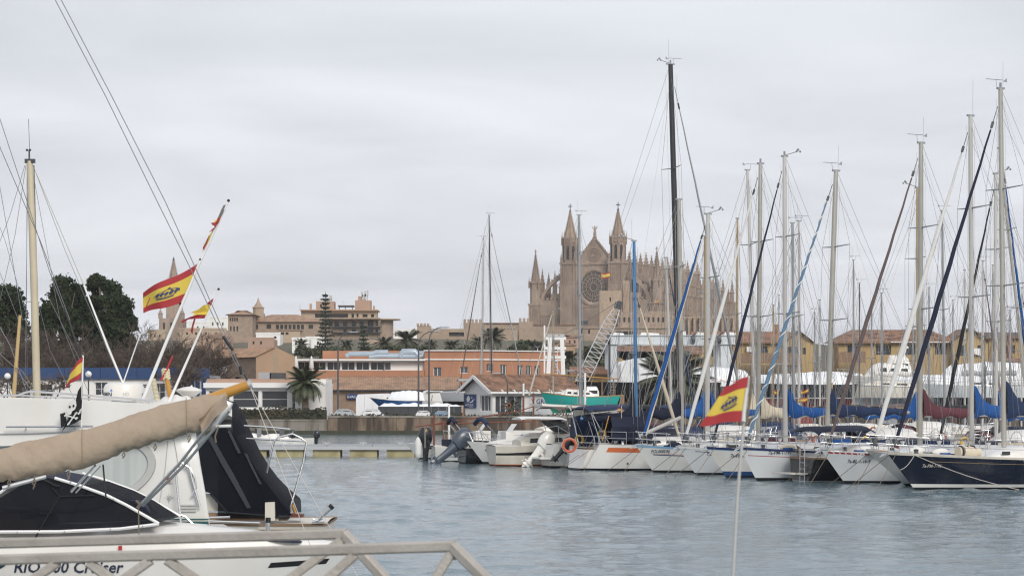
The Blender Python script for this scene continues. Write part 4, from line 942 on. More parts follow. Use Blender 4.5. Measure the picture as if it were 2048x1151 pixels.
for k, (px, yt, lb) in enumerate(((20, 728, 'thin bare tree before the blue fascia at the frame edge'), (118, 722, 'thin bare tree before the blue fascia by the small flag'), (345, 715, 'thin bare tree before the blue fascia right of the staffs'), (396, 700, 'thin bare tree before the end of the blue fascia'))): bare_tree(px, yt, 226 + k*.7, 1, lb, 60+k)
# palms: each frond is its own piece, meshes shared between fronds
def frond_mesh(name, L, droop, m, w_=.46, n=26, seed=0):
    b = MB(); rr = random.Random(seed); pts = []
    for i in range(n+1):
        f = i/n; pts.append(Vector((L*(f - .18*droop*f*f), 0, L*(.42*f - droop*f*f*.95))))
    b.tube(pts, [.035*(1-.8*i/n)*L/2.5 for i in range(n+1)], 4)
    for i in range(2, n+1):
        f = i/n; p = pts[i]; d = (pts[i]-pts[i-1]).normalized(); ln = L*w_*.5*(.35 + 1.0*math.sin(math.pi*min(f*1.05, 1))**.7)*rr.uniform(.8, 1.1)
        for sd in (1, -1):
            e = p + Vector((d.x*ln*.75, sd*ln*.72, d.z*ln*.6 - ln*.28)); wv = d*(.062*L/2.2)
            b.add([p - wv, p + wv, e], [(0, 1, 2)] if sd > 0 else [(2, 1, 0)])
    return b.mesh(name, m)
PALM_N = [0]
def palm(px, ycrown, rpx, d, label, m=None, nf=30, trunkr=.22, name='palm_tree', group=None, up=.0):
    PALM_N[0] += 1; sd = PALM_N[0]; rr = random.Random(sd*7); m = m or M['palm']; c = P(px, ycrown, d); gz = .9 if d < 320 else max(hz(c.x, d)-1, .9)
    t = thing(name, label, 'palm', (c.x, d, gz), 0, group); L = S(rpx, d)*1.08
    def tr(b):
        H = c.z - gz; k = max(6, int(H/.22)); b.tube([(rr.uniform(-.02, .02), 0, H*i/k) for i in range(k+1)], [trunkr*(1.15 - .2*i/k + (.08 if i % 2 else 0)) for i in range(k+1)], 9)
        b.lathe((0, 0, H-.5), [(trunkr*1.0, 0), (trunkr*1.9, .25), (trunkr*1.3, .7), (.05, .9)], 8)
    part('trunk', tr, M['palmbark'], t, 60, False)
    ms = [frond_mesh('frond', L, dr, m, seed=sd*5+i) for i, dr in enumerate((.35-up, .6-up, .85-up))]
    for k in range(nf):
        q = k/nf; o = bpy.data.objects.new('frond', ms[min(2, int(q*3))]); COL.objects.link(o); o.parent = t
        o.location = (0, 0, c.z - gz); el = R(62 - 78*q + rr.uniform(-8, 8)); o.rotation_euler = (rr.uniform(-.25, .25), -el + .35, k*2.39996 + rr.uniform(-.2, .2)); s_ = rr.uniform(.85, 1.1); o.scale = (s_, s_, s_)
    return t
palm(611, 766, 44, 222, 'short date palm standing before the white glazed restaurant', nf=50, trunkr=.3)
palm(1347, 764, 80, 233, 'large spreading date palm before the black yacht on land', M['palm2'], nf=70, trunkr=.4, up=.08)
PR = [(603, 689, 20, 'small palm at the foot of the brown mansion'), (693, 690, 20, 'small palm just right of the tall conifer'), (768, 688, 25, 'dark palm right of the apartment block'), (815, 681, 36, 'largest palm left of the pale bastion'),
      (862, 690, 18, 'small palm under the bastion wall'), (903, 692, 23, 'low palm above the terracotta building'), (958, 684, 22, 'palm left of the bastion round tower'), (987, 674, 32, 'tall palm against the rampart, touching the black mast'), (1140, 720, 26, 'palm behind the white lattice crane boom'), (640, 697, 14, 'tiny palm below the tall conifer')]
for x, y, r_, lb in PR: palm(x, y, r_*.88, 430 if x < 1100 else 300, lb, M['palm2'], 38, .25, 'palm_tree', 'palms along the old town promenade')

def conifer(px, ytop, ybot, wpx, d, label, seed):
    c = P(px, ytop, d); gz = hz(c.x, d); H = c.z - gz; t = thing('norfolk_pine', label, 'tree', (c.x, d, gz)); rr = random.Random(seed); W = S(wpx, d)
    part('trunk', lambda b: b.tube([(0, 0, 0), (0, 0, H)], [.3, .04], 7), M['bark'], t, 60, False)
    pts = []; bb = MB(); n = int(H*.75/.72)
    for k in range(n):
        f = k/n; z = H*(.22 + .78*f); w_ = W*(1 - f)**.75*rr.uniform(.75, 1.1) + .25
        for j in range(6):
            a = j*math.pi/3 + k*.5 + rr.uniform(-.2, .2); ln = w_*rr.uniform(.7, 1.05); e = Vector((math.cos(a)*ln, math.sin(a)*ln, z + .16*ln)); p0 = Vector((0, 0, z)); bb.tube([p0, e], [.05, .015], 3, False)
            for i in range(34):
                q = rr.uniform(.15, 1.05); pts.append(tuple(p0.lerp(e, q) + Vector((rr.gauss(0, .16), rr.gauss(0, .16), rr.gauss(-.02, .11)))))
    part('branch_whorls', lambda b: b.add(bb.v, bb.f), M['bark'], t, None, False)
    part('crown', lambda b: leaves(b, pts, .17, seed=seed), M['pine2'], t, None, False)
conifer(651, 583, 700, 23, 430, 'tall tiered dark conifer before the apartment block', 3)
conifer(727, 646, 700, 18, 425, 'shorter tiered conifer right of the tall one', 4)

def shrub(px, y0, rx, ry, d, label, seed, m=None, n=700):
    c = P(px, y0, d); gz = (hz(c.x, d) if d > 330 else .9); t = thing('shrub', label, 'shrub', (c.x, d, gz), 0, 'shrubs below the old town'); rr = random.Random(seed); a, e = S(rx, d), S(ry, d); L = []
    for k in range(10): L.append((c.x + rr.uniform(-1, 1)*a*.75, d + rr.uniform(-1, 1)*a*.4, c.z - e*.3 + rr.uniform(-.7, .7)*e, a*rr.uniform(.25, .45), e*rr.uniform(.3, .5)))
    part('foliage', lambda b: leaves(b, lobe_points(np.random.RandomState(seed), L, n), .03*d/20 if d > 330 else .2, seed=seed), m or M['shrub'], t)
    part('stem', lambda b: b.tube([(c.x, d, gz), (c.x, d, c.z)], [.12, .05], 5), M['bark'], t)
for k, (x, y, rx, ry, d, lb) in enumerate(((1063, 690, 30, 14, 430, 'dark green shrubs below the rampart by the satellite dish'), (1040, 696, 22, 10, 425, 'low shrub under the bastion round tower'), (930, 697, 24, 8, 420, 'brownish shrub above the terracotta building'), (845, 700, 22, 8, 425, 'low shrub between the promenade palms'), (790, 700, 26, 8, 425, 'dark shrub below the largest promenade palm'),
        (740, 700, 26, 10, 425, 'shrub at the foot of the shorter conifer'), (670, 702, 26, 10, 420, 'shrub at the foot of the tall conifer'), (612, 700, 20, 8, 420, 'low shrub left of the tall conifer'), (1165, 742, 14, 22, 270, 'dark shrub behind the lattice crane'), (1210, 715, 22, 34, 285, 'dark green bush behind the boat lift leg'), (1128, 712, 18, 14, 300, 'bush between terracotta block and crane'), (1180, 700, 22, 12, 420, 'shrubs under the palace tower'))):
    shrub(x, y, rx, ry, d, lb, 40+k)
# ------------------------------------------------------------------ waterfront buildings
GZ = .9
M['lampp'] = mat('lamp_post_paint', (.075, .078, .082), .5, .1, 1)
def WT(o, r, wd, ht, ops, m, parent, name='wall', dep=.2, fm=None, pm=None, kind='win', **kw):
    part(name, lambda b: wall_mb(b, o, r, wd, ht, [q[:4] for q in ops], dep), m, parent)
    for q in ops:
        k = q[4] if len(q) > 4 else kind
        if k == 'win': window(parent, o, r, q, dep, fm or M['whitep'], pm or M['glassm'], **kw)
        elif k == 'dark': pane(parent, o, r, q, dep, M['glassd'])
# blue-fronted shed, far left
t = thing('shed', 'low white quay shed with a long royal blue fascia', 'shed', (XX(200, 232), 232, GZ))
d = 232; ops = [(78, 104, 768, 792), (120, 140, 762, 776), (190, 215, 764, 790), (285, 300, 768, 776), (228, 262, 766, 800), (308, 330, 766, 800), (345, 362, 764, 800), (30, 60, 768, 800), (-40, 0, 768, 800)]
block(t, 'wall', M['whiter'], -160, 421, 757, 830, d, 8, ops, .25, GZ, 'win', M['whitep'], M['glassd'], mull=1, trans=1)
for k in range(8):
    x0 = -160 + k*72.5
    part('fascia_panel', lambda b: b.bx(XX(x0+.3, d), XX(x0+72.2, d), d-.35, d-.02, ZY(757.5, d), ZY(735, d)), M['bluef'], t)
part('roof', lambda b: b.bx(XX(-160, d), XX(421, d), d, d+8, ZY(756, d)+.01, ZY(750, d)), M['greyp'], t)
for x in (368, 381, 392, 404): part('banner', lambda b: b.bx(XX(x, d), XX(x+8, d), d-.2, d-.15, ZY(790, d), ZY(760, d)), M['bluef'], t)
# white tarp hump behind the shed roof and a globe lamp in front of it
for x, y, lb in ((177, 752, 'white globe lamp before the blue-fronted shed'), (15, 756, 'globe lamp left of the tall pale mast')):
    q = thing('globe_lamp', lb, 'lamp', (XX(x, 224), 224, GZ), 0, 'globe lamps by the shed'); part('pole', lambda b: b.tube([(0, 0, 0), (0, 0, ZY(y, 224)-GZ)], .07, 8), M['darkm'], q, 60, False)
    part('globe', lambda b: b.ball((0, 0, ZY(y, 224)-GZ+.2), .33, 12, 8), M['whitep'], q, 60, False)
# stone gable house
t = thing('stone_house', 'rubble-stone house with sandy gable end and tiled roof', 'house', (XX(512, 255), 255, GZ))
C0, A0, B0_ = P(512, 712, 255), P(405, 712, 268), P(590, 712, 257.4); A0.z = B0_.z = C0.z; zr = ZY(693.5, 256)
rA = (C0 - A0); wdA = rA.length; rB = (B0_ - C0); wdB = rB.length
WT(Vector((A0.x, A0.y, GZ)), rA, wdA, C0.z-GZ, [(wdA*.62, wdA*.72, 4.1, 5.0, 'dark')], M['brickish'], t, 'stone_wall')
mid = C0.lerp(B0_, .49); back = (A0 - C0)
part('gable_wall', lambda b: (b.poly((C0.x, C0.y, GZ), (B0_.x, B0_.y, GZ), B0_, (mid.x, mid.y, zr), C0), b.poly((B0_.x, B0_.y, GZ), (B0_.x+back.x, B0_.y+back.y, GZ), B0_+back, B0_)), M['sand'], t)
part('gable_scar', lambda b: b.prism([(mid.x-.28, mid.y-.10, GZ+2), (mid.x+.22, mid.y+.12, GZ+2), (mid.x+.30, mid.y+.13, zr-1.2), (mid.x+.1, mid.y+.06, zr-.35), (mid.x-.2, mid.y-.09, zr-.6)], (.012, -.03, 0)), M['stone2'], t)
nb = (mid + back); part('roof', lambda b: (tile_slope(b, A0 + Vector((-.3, -.2, -.1)), C0 + Vector((-.1, -.35, -.1)), Vector((nb.x, nb.y, zr)), Vector((mid.x, mid.y, zr)) + Vector((.1, -.25, 0)), .3, .05, 10),
    b.poly(B0_, Vector((mid.x, mid.y, zr)), Vector((nb.x, nb.y, zr)), B0_ + back)), M['tile2'], t)
part('chimney', lambda b: (b.box(P(437, 686, 266), (.9, .9, 2.4)), b.box(P(437, 676, 266), (1.1, 1.1, .2)), b.lathe(P(437, 675, 266), [(.7, 0), (.1, .6)], 4, R(45))), M['brickish'], t)
part('air_conditioner', lambda b: (b.box(P(447, 742, 250), (.7, .4, 1.0)),), M['whitep'], t); part('air_conditioner', lambda b: b.box(P(434, 741, 250.5), (.8, .4, .9)), M['steel'], t)
# white restaurant with large panes
t = thing('restaurant', 'white flat-roofed restaurant with large dark glass panes', 'building', (XX(530, 225), 225, GZ)); d = 225
ops = [(465, 517, 781, 815), (523, 575, 781, 815), (584, 591, 783, 826), (418, 459, 781, 815)]
block(t, 'wall', M['whiter'], 412, 651, 766, 830, d, 9, ops, .25, GZ, 'win', M['whitep'], M['glassd'], mull=0, trans=1)
part('fascia', lambda b: b.bx(XX(408, d), XX(596, d), d-.5, d-.02, ZY(775, d), ZY(765, d)), M['whitep'], t)
part('roof', lambda b: (b.bx(XX(412, d), XX(590, d), d+.6, d+9, ZY(765.9, d), ZY(757, d)), b.bx(XX(412, d), XX(590, d), d+.5, d+.6, ZY(765.9, d), ZY(760, d))), M['pinkr'], t)
part('upper_wall', lambda b: b.bx(XX(596, d), XX(651, d), d+1, d+8, ZY(765.9, d), ZY(757, d)), M['whiter'], t)
part('roof_unit', lambda b: b.box(P(530, 752, 230), (1.3, 1, .8)), M['greyp'], t); part('roof_unit', lambda b: b.box(P(556, 752, 230), (1.6, 1, .7)), M['darkm'], t); part('roof_unit', lambda b: b.box(P(543, 753, 231), (.8, 1, .6)), M['greyp'], t)
# terracotta club house: long terrace and block
t = thing('club_house', 'long terracotta club house with glazed terrace and roof ducts', 'building', (XX(850, 275), 275, GZ)); d = 275
block(t, 'terrace_wall', M['orange'], 590, 850, 740, 830, d, 14, (), .2, GZ)
block(t, 'back_wall', M['orange'], 645, 850, 701, 742, d+9, 5, ())
ops = [(596+29*k, 596+29*k+26.5, 723, 740) for k in range(6)]
block(t, 'terrace_glazing', M['whitep'], 592, 767, 721, 741, d+.8, 5, ops, .2, None, 'win', M['whitep'], M['glassd'], mull=1)
for x in (607, 690, 728): part('lamp', lambda b: b.bx(XX(x, d), XX(x+1.6, d), d+1.02, d+1.08, ZY(737, d), ZY(729, d)), M['warm'], t)
block(t, 'canvas_side', M['whiter'], 769, 849, 722, 741, d+.7, 5, [(770, 781, 724, 739)], .2, None, 'pane', pm=M['glassm'])
part('terrace_roof', lambda b: b.bx(XX(590, d), XX(850, d), d-.3, d+8, ZY(721, d), ZY(717.5, d)), M['whitep'], t)
def ducts(b):
    b.tube([P(692, 712, 279), P(700, 707, 279), P(745, 707, 279), P(752, 704, 279), P(776, 704, 279)], .32, 10); b.tube([P(738, 713, 279), P(760, 711, 279), P(846, 712, 279)], .3, 10)
    b.bx(XX(752, 279), XX(772, 279), 279, 281, ZY(714, 279), ZY(704, 279)); b.bx(XX(776, 279), XX(800, 279), 279.5, 281, ZY(714, 279), ZY(705, 279)); b.tube([P(800, 714, 279), P(806, 703, 279), P(830, 703, 279), P(836, 710, 279)], .42, 10); b.bx(XX(822, 279), XX(848, 279), 279, 281, ZY(714, 279), ZY(701, 279))
part('ventilation_duct', ducts, M['duct'], t, 40)
ops = [(867, 883, 734, 752), (920, 936, 733, 746)]
block(t, 'corner_block', M['orange'], 849, 957, 701, 830, d, 14, ops, .22, GZ, 'win', M['whitep'], M['glassm'])
o2 = P(957, 757, d); r2 = P(1129, 757, d+6) - o2; r2.z = 0; w2 = r2.length; k2 = w2/172
WT(Vector((o2.x, o2.y, GZ)), r2, w2, ZY(701, d)-GZ, [((x0-957)*k2, (x1-957)*k2, ZY(y1, d)-GZ, ZY(y0, d)-GZ) for x0, x1, y0, y1 in ((973, 985, 727, 742), (1000, 1012, 728, 752), (1034, 1045, 729, 752), (1051, 1062, 730, 753), (1068, 1079, 730, 753))], M['orange'], t, 'long_wing', .22)
def trims(b):
    n2 = Vector((r2.y, -r2.x, 0)).normalized()
    for y0, y1, ex in ((719.5, 717, .14), (701.5, 699.5, .2)):
        b.bx(XX(849, d)-.1, XX(957, d), d-ex, d+.1, ZY(y0, d), ZY(y1, d)); b.beam((o2.x + n2.x*ex/2, o2.y + n2.y*ex/2, ZY((y0+y1)/2, d)), (o2.x + r2.x + n2.x*ex/2, o2.y + r2.y + n2.y*ex/2, ZY((y0+y1)/2, d)), ex, S(y0-y1, d))
part('cornice', trims, M['whitep'], t)
part('flat_roof', lambda b: b.poly((XX(849, d), d, ZY(701, d)-.05), (o2.x, d, ZY(701, d)-.05), (o2.x+r2.x, d+6, ZY(701, d)-.05), (o2.x+r2.x, d+16, ZY(701, d)-.05), (XX(849, d), d+14, ZY(701, d)-.05)), M['asphalt'], t)
part('satellite_dish', lambda b: (b.tube([P(1075, 701, 281), P(1075, 694, 281)], .05, 5), b.lathe(P(1075, 694, 280.8), [(.05, -.05), (.4, .1), (.42, .12)], 12, 0, False)), M['whitep'], t)
for x in (592, 623):
    q = thing('parasol', 'closed white parasol at the terrace corner' if x == 592 else 'closed white parasol second from the terrace corner', 'parasol', P(x, 741, 274.2))
    part('pole', lambda b: b.tube([P(x, 741, 274.2), P(x, 712, 274.2)], .05, 6), M['steel'], q, 60); part('canopy', lambda b: b.lathe(P(x, 738, 274.2), [(.16, 0), (.3, .15), (.24, .9), (.1, 1.5), (.03, 1.65)], 8), M['cvwhite'], q, 60)
# tiled warehouse
t = thing('warehouse', 'long low stone warehouse with a pale clay tiled roof', 'building', (XX(780, 248), 248, GZ)); d = 248
block(t, 'wall', M['brickish'], 650, 918, 779, 830, d, 9, [(896, 906, 792, 826), (659, 664, 790, 800)], .25, GZ, 'win', M['whitep'], M['glassd'])
part('roof', lambda b: (tile_slope(b, P(647, 779, d-.5), P(922, 779, d-.5), P(652, 753, d+4.5), P(922, 753, d+4.5), .26, .05, 12), b.poly(P(652, 753, d+4.5), P(922, 753, d+4.5), (XX(922, d), d+9.5, ZY(779, d)), (XX(647, d), d+9.5, ZY(779, d)))), M['tile2'], t)
part('roof_ridge', lambda b: b.tube([P(652, 753, d+4.5), P(922, 753, d+4.5)], .13, 6), M['tile'], t)
part('gutter', lambda b: b.tube([P(647, 780.5, d-.55), P(922, 780.5, d-.55)], .07, 6), M['darkm'], t)
q = thing('shop_sign', 'small navy sign on the warehouse wall beside the white marquee', 'sign', P(703, 797, 247)); part('board', lambda b: b.bx(XX(693, 247), XX(713, 247), 247.6, 247.9, ZY(797, 247), ZY(787, 247)), M['bluesign'], q)
text_on('E-VAC', .36, lambda a, c: (XX(694, 247) - q.location.x + a*.9, .57, ZY(795, 247) - q.location.z + c), M['flagw'], q)
# white kiosk
t = thing('kiosk', 'small white quay kiosk with brown tiled gable roof', 'kiosk', (XX(985, 217), 217, GZ))
C1 = Vector((XX(985, 217), 217, GZ)); rl = Vector((8.0, 5.2, 0)).normalized(); rg = Vector((5.2, -8.0, 0)).normalized()      # rg: along the gable wall, towards C1
wl_, wg = 9.9, 5.0; He = ZY(776.5, 217) - GZ; D1 = C1 - rg*wg; zr = He + 1.25
WT(D1, rg, wg, He, [(wg*.55, wg*.93, 1.25, 2.8, 'win')], M['whiter'], t, 'gable_wall', .18, mull=2)
WT(C1, rl, wl_, He, [(.35, 1.6, 1.1, 2.75, 'win'), (1.8, 3.5, 1.1, 2.75, 'win'), (7.9, 8.8, 1.5, 2.5, 'win')], M['whiter'], t, 'long_wall', .18, mull=1)
mg = C1.lerp(D1, .5); ridge0 = Vector((mg.x, mg.y, GZ+zr)); n_g = -rl
part('gable', lambda b: b.prism([D1 + Vector((0, 0, He)), C1 + Vector((0, 0, He)), ridge0], rl*.2), M['whiter'], t)
part('rear_wall', lambda b: (b.poly(C1 + rl*wl_, D1 + rl*wl_, D1 + rl*wl_ + Vector((0, 0, He)), ridge0 + rl*wl_, C1 + rl*wl_ + Vector((0, 0, He))), b.poly(D1, D1 + rl*wl_, D1 + rl*wl_ + Vector((0, 0, He)), D1 + Vector((0, 0, He)))), M['whiter'], t)
ov, dn = .55, Vector((0, 0, -.27)); e0 = C1 + rg*ov + Vector((0, 0, He)) + dn - rl*.6; e1 = e0 + rl*(wl_+1.1); f0 = D1 - rg*ov + Vector((0, 0, He)) + dn - rl*.6; f1 = f0 + rl*(wl_+1.1); q0, q1 = ridge0 - rl*.6 + Vector((0, 0, .04)), ridge0 + rl*(wl_+.5) + Vector((0, 0, .04))
part('roof', lambda b: (tile_slope(b, e0, e1, q0, q1, .24, .06, 9), tile_slope(b, f1, f0, q1, q0, .24, .06, 9)), M['tile3'], t)
part('bargeboard', lambda b: (b.beam(e0 - rl*.06 - Vector((0, 0, .12)), q0 - rl*.06 - Vector((0, 0, .12)), .1, .32), b.beam(f0 - rl*.06 - Vector((0, 0, .12)), q0 - rl*.06 - Vector((0, 0, .12)), .1, .32)), M['whitep'], t)
part('eave_board', lambda b: (b.beam(e0 - Vector((0, 0, .12)), e1 - Vector((0, 0, .12)), .1, .2), [b.beam(C1 + rl*(.8+1.4*k) + Vector((0, 0, He-.12)), C1 + rl*(.8+1.4*k) + rg*.6 + Vector((0, 0, He-.28)), .18, .2) for k in range(7)]), M['whitep'], t)
part('ridge_tiles', lambda b: b.tube([q0 + Vector((0, 0, .03)), q1 + Vector((0, 0, .03))], .11, 6), M['tile3'], t)
part('drainpipe', lambda b: b.tube([C1 - rg*5.0 - rl*.1 + Vector((0, 0, He-.4)), D1 - rl*.12 + Vector((0, 0, 0))], .05, 6), M['darkm'], t); part('drainpipe', lambda b: b.tube([C1 + rl*7.0 + rg*.1 + Vector((0, 0, He-.3)), C1 + rl*7.0 + rg*.1], .05, 6), M['darkm'], t)
# signs on the kiosk
def wall_pt(o, r, u, z, out): n = Vector((r.y, -r.x, 0)); return o + r*u + n*out + Vector((0, 0, z))
q = thing('kiosk_sign', 'square navy sign with white sail logo on the kiosk gable', 'sign', wall_pt(D1, rg, 1.1, 1.55, .03))
qo = Vector(q.location)
part('board', lambda b: b.prism([wall_pt(D1, rg, u, z, .03) for u, z in ((.05, 1.55), (2.1, 1.55), (2.1, 2.9), (.05, 2.9))], Vector((rg.y, -rg.x, 0))*.06), M['bluesign'], q)
def lg(pts): return lambda b: b.poly(*[wall_pt(D1, rg, .05 + u*2.05, 1.55 + v*1.35, .10) for u, v in pts])
part('logo_leaf', lg([(.30, .40), (.44, .52), (.50, .66), (.42, .84), (.34, .90), (.24, .82), (.17, .66), (.22, .50)]), M['flagw'], q); part('logo_wave', lg([(.40, .40), (.62, .48), (.74, .62), (.92, .66), (.80, .54), (.74, .42), (.55, .37)]), M['flagw'], q); part('logo_bird', lg([(.55, .74), (.62, .80), (.66, .76), (.74, .84), (.68, .70), (.62, .72)]), M['flagw'], q)
text_on('ACUAX', .44, lambda a, c: wall_pt(D1, rg, .2 + a*.98, 1.75 + c*.8, .105) - qo, M['flagw'], q)
text_on('NAUTIC', .16, lambda a, c: wall_pt(D1, rg, .95 + a*1.2, 1.61 + c*.9, .105) - qo, M['flagw'], q)
q = thing('kiosk_banner', 'pale wall sign with red and navy letters on the kiosk long side', 'sign', wall_pt(C1, rl, 5.3, .9, .03)); qo2 = Vector(q.location)
part('board', lambda b: b.prism([wall_pt(C1, rl, u, z, .03) for u, z in ((4.2, .9), (6.9, .9), (6.9, 2.85), (4.2, 2.85))], Vector((rl.y, -rl.x, 0))*.04), mat('pale_sign', (.62, .64, .66), .5), q)
text_on('Y', .62, lambda a, c: wall_pt(C1, rl, 4.4 + a*1.2, 2.0 + c, .08) - qo2, M['letterr'], q); text_on('GRIP', .62, lambda a, c: wall_pt(C1, rl, 5.0 + a*1.15, 2.0 + c, .08) - qo2, M['navyst'], q)
text_on('ON CENTER', .26, lambda a, c: wall_pt(C1, rl, 4.7 + a*1.15, 1.55 + c, .08) - qo2, M['letter'], q)
q = thing('planter_fence', 'low dark slatted planter fence at the kiosk front', 'fence', wall_pt(C1, rl, .2, 0, 1.2))
for k in range(6): part('slat', lambda b: b.beam(wall_pt(C1, rl, .1, .75+.085*k, .9), wall_pt(C1, rl, 4.0, .75+.085*k, .9), .04, .07), M['darkm'], q)
[part('post', lambda b: b.beam(wall_pt(C1, rl, u, 0, .86), wall_pt(C1, rl, u, 1.27, .86), .06), M['darkm'], q) for u in (.1, 1.4, 2.7, 4.0)]
palm(1022, 814, 22, 216, 'spiky green yucca in front of the kiosk window', M['palm'], 24, .12, 'yucca_plant')
q = thing('no_entry_sign', 'round red sign on a thin post by the kiosk', 'sign', P(1016, 826, 214.6)); part('post', lambda b: b.tube([(XX(1016, 214.6), 214.6, GZ), P(1016, 805, 214.6)], .03, 6), M['steel'], q); part('disc', lambda b: b.rings([[(XX(1016, 214.5) + r_*math.cos(2*math.pi*k/16), 214.5+y_, ZY(810, 214.5) + r_*math.sin(2*math.pi*k/16)) for k in range(16)] for r_, y_ in ((.2, -.01), (.32, -.01), (.32, .02))], False), M['rust'], q)

# ochre harbour buildings on the right
def ochre(label, x0, x1, ye, yr, d, dep, ops, m=None, roofm=None, rid=None, wm=None):
    t = thing('harbour_building', label, 'building', (XX((x0+x1)/2, d), d, GZ)); block(t, 'wall', m or M['yellow'], x0, x1, ye, 830, d, dep, ops, .25, GZ, 'win', M['darkm'], M['glassd'], mull=1)
    X0, X1, z0, z1 = XX(x0, d)-.6, XX(x1, d)+.6, ZY(ye, d), ZY(yr, d); k = 0 if rid is None else rid
    part('roof', lambda b: (tile_slope(b, (X0, d-.7, z0-.1), (X1, d-.7, z0-.1), (X0+k, d+dep/2, z1), (X1-k, d+dep/2, z1), .3, .05, 10), b.poly((X0, d+dep+.5, z0), (X1, d+dep+.5, z0), (X1-k, d+dep/2, z1), (X0+k, d+dep/2, z1)), b.poly((X0, d-.7, z0-.1), (X0+k, d+dep/2, z1), (X0, d+dep+.5, z0)), b.poly((X1, d-.7, z0-.1), (X1-k, d+dep/2, z1), (X1, d+dep+.5, z0))), roofm or M['tile3'], t)
    part('eave', lambda b: b.bx(X0, X1, d-.72, d-.6, z0-.28, z0-.08), M['wood'], t)
    return t
t = ochre('ochre building with bright red roof behind the boat lift', 1395, 1578, 682, 661, 300, 9, [(1422, 1434, 694, 713), (1519, 1535, 692, 708), (1455, 1466, 694, 713)], None, M['tile'])
block(t, 'side_wing', M['yellow'], 1572, 1627, 684, 830, 299, 9, [(1574, 1600, 693, 709), (1605, 1612, 695, 708)], .25, GZ, 'win', M['darkm'], M['glassd'])
part('side_gable', lambda b: b.prism([P(1571, 684, 299.2), P(1628, 684, 299.2), P(1598, 661, 299.2)], (0, 9, 0)), M['yellow'], t)
part('side_roof', lambda b: (tile_slope(b, P(1630, 685.5, 298.5), P(1630, 685.5, 298.5)+Vector((0, 9.5, 0)), P(1598, 660, 298.5), P(1598, 660, 298.5)+Vector((0, 9.5, 0)), .3, .05, 6), b.poly(P(1568, 685, 298.5), P(1598, 660, 298.5), P(1598, 660, 298.5)+Vector((0, 9.5, 0)), P(1568, 685, 298.5)+Vector((0, 9.5, 0)))), M['tile3'], t)
for k in range(20): part('balcony_slat', lambda b: b.bx(XX(1481+6*k, 297.5), XX(1481+6*k+5.6, 297.5), 297.4, 297.46, ZY(727, 297.5), ZY(706, 297.5)+.05*(k % 3)), M['wood'], t)
part('balcony_floor', lambda b: b.bx(XX(1480, 297.5), XX(1601, 297.5), 297.3, 299, ZY(729, 297.5), ZY(727, 297.5)), M['yellow'], t); part('air_conditioner', lambda b: b.box(P(1500, 698, 299.6), (.9, .4, .7)), M['whitep'], t); part('chimney', lambda b: b.box(P(1552, 657, 304), (.6, .6, 1.2)), M['tile'], t)
t = ochre('low ochre building under the boat lift beam', 1228, 1398, 704, 690, 292, 8, [(1286, 1296, 712, 722), (1330, 1340, 712, 724)], None, M['tile3'])
t = ochre('long ochre building with brown roof and dark shuttered windows', 1677, 1908, 682, 657, 300, 10, [(1695, 1715, 690, 708), (1752, 1782, 690, 709), (1801, 1838, 690, 709), (1870, 1894, 688, 708), (1853, 1860, 690, 708)], None, M['tile3'], 3.0)
block(t, 'side_wing', M['yellow'], 1906, 1976, 681, 830, 298.5, 10, [(1918, 1932, 690, 711), (1955, 1962, 690, 708)], .25, GZ, 'win', M['darkm'], M['glassd'])
part('side_gable', lambda b: b.prism([P(1905, 681, 298.7), P(1977, 681, 298.7), P(1942, 656, 298.7)], (0, 10, 0)), M['yellow'], t)
part('side_roof', lambda b: (tile_slope(b, P(1980, 683, 298), P(1980, 683, 298)+Vector((0, 10.5, 0)), P(1942, 655, 298), P(1942, 655, 298)+Vector((0, 10.5, 0)), .3, .05, 6), b.poly(P(1902, 682, 298), P(1942, 655, 298), P(1942, 655, 298)+Vector((0, 10.5, 0)), P(1902, 682, 298)+Vector((0, 10.5, 0)))), M['tile3'], t)
for k in range(9): part('balcony_slat', lambda b: b.bx(XX(1677+6*k, 297.5), XX(1677+6*k+5.6, 297.5), 297.4, 297.46, ZY(725, 297.5), ZY(704, 297.5)+.06*(k % 3)), M['wood'], t)
part('air_conditioner', lambda b: b.box(P(1953, 703, 298.2), (1.0, .4, .9)), M['whitep'], t); part('gutter_rail', lambda b: b.tube([P(1782, 684, 299.2), P(1905, 684, 299.2)], .06, 5), M['whitep'], t)
t = ochre('ochre building with grey-brown roof at the frame edge', 1978, 2180, 672, 662, 310, 10, [(2010, 2030, 690, 706), (2060, 2090, 690, 706)], None, mat('grey_tile', (.14, .11, .09), .9, .3, 2))
part('pipe_stack', lambda b: b.bx(XX(2016, 307), XX(2024, 307), 307, 308, GZ, ZY(670, 307)), M['rust'], t); part('awning', lambda b: b.prism([P(1985, 737, 296), P(2060, 737, 296), P(2050, 716, 299), P(2000, 716, 299)], (0, 2, -.15)), M['tile3'], t)
t = ochre('tiny ochre hut with red tiled roof beside the lattice crane', 1150, 1216, 745, 732, 262, 5, [(1165, 1180, 752, 764)], None, M['tile'])

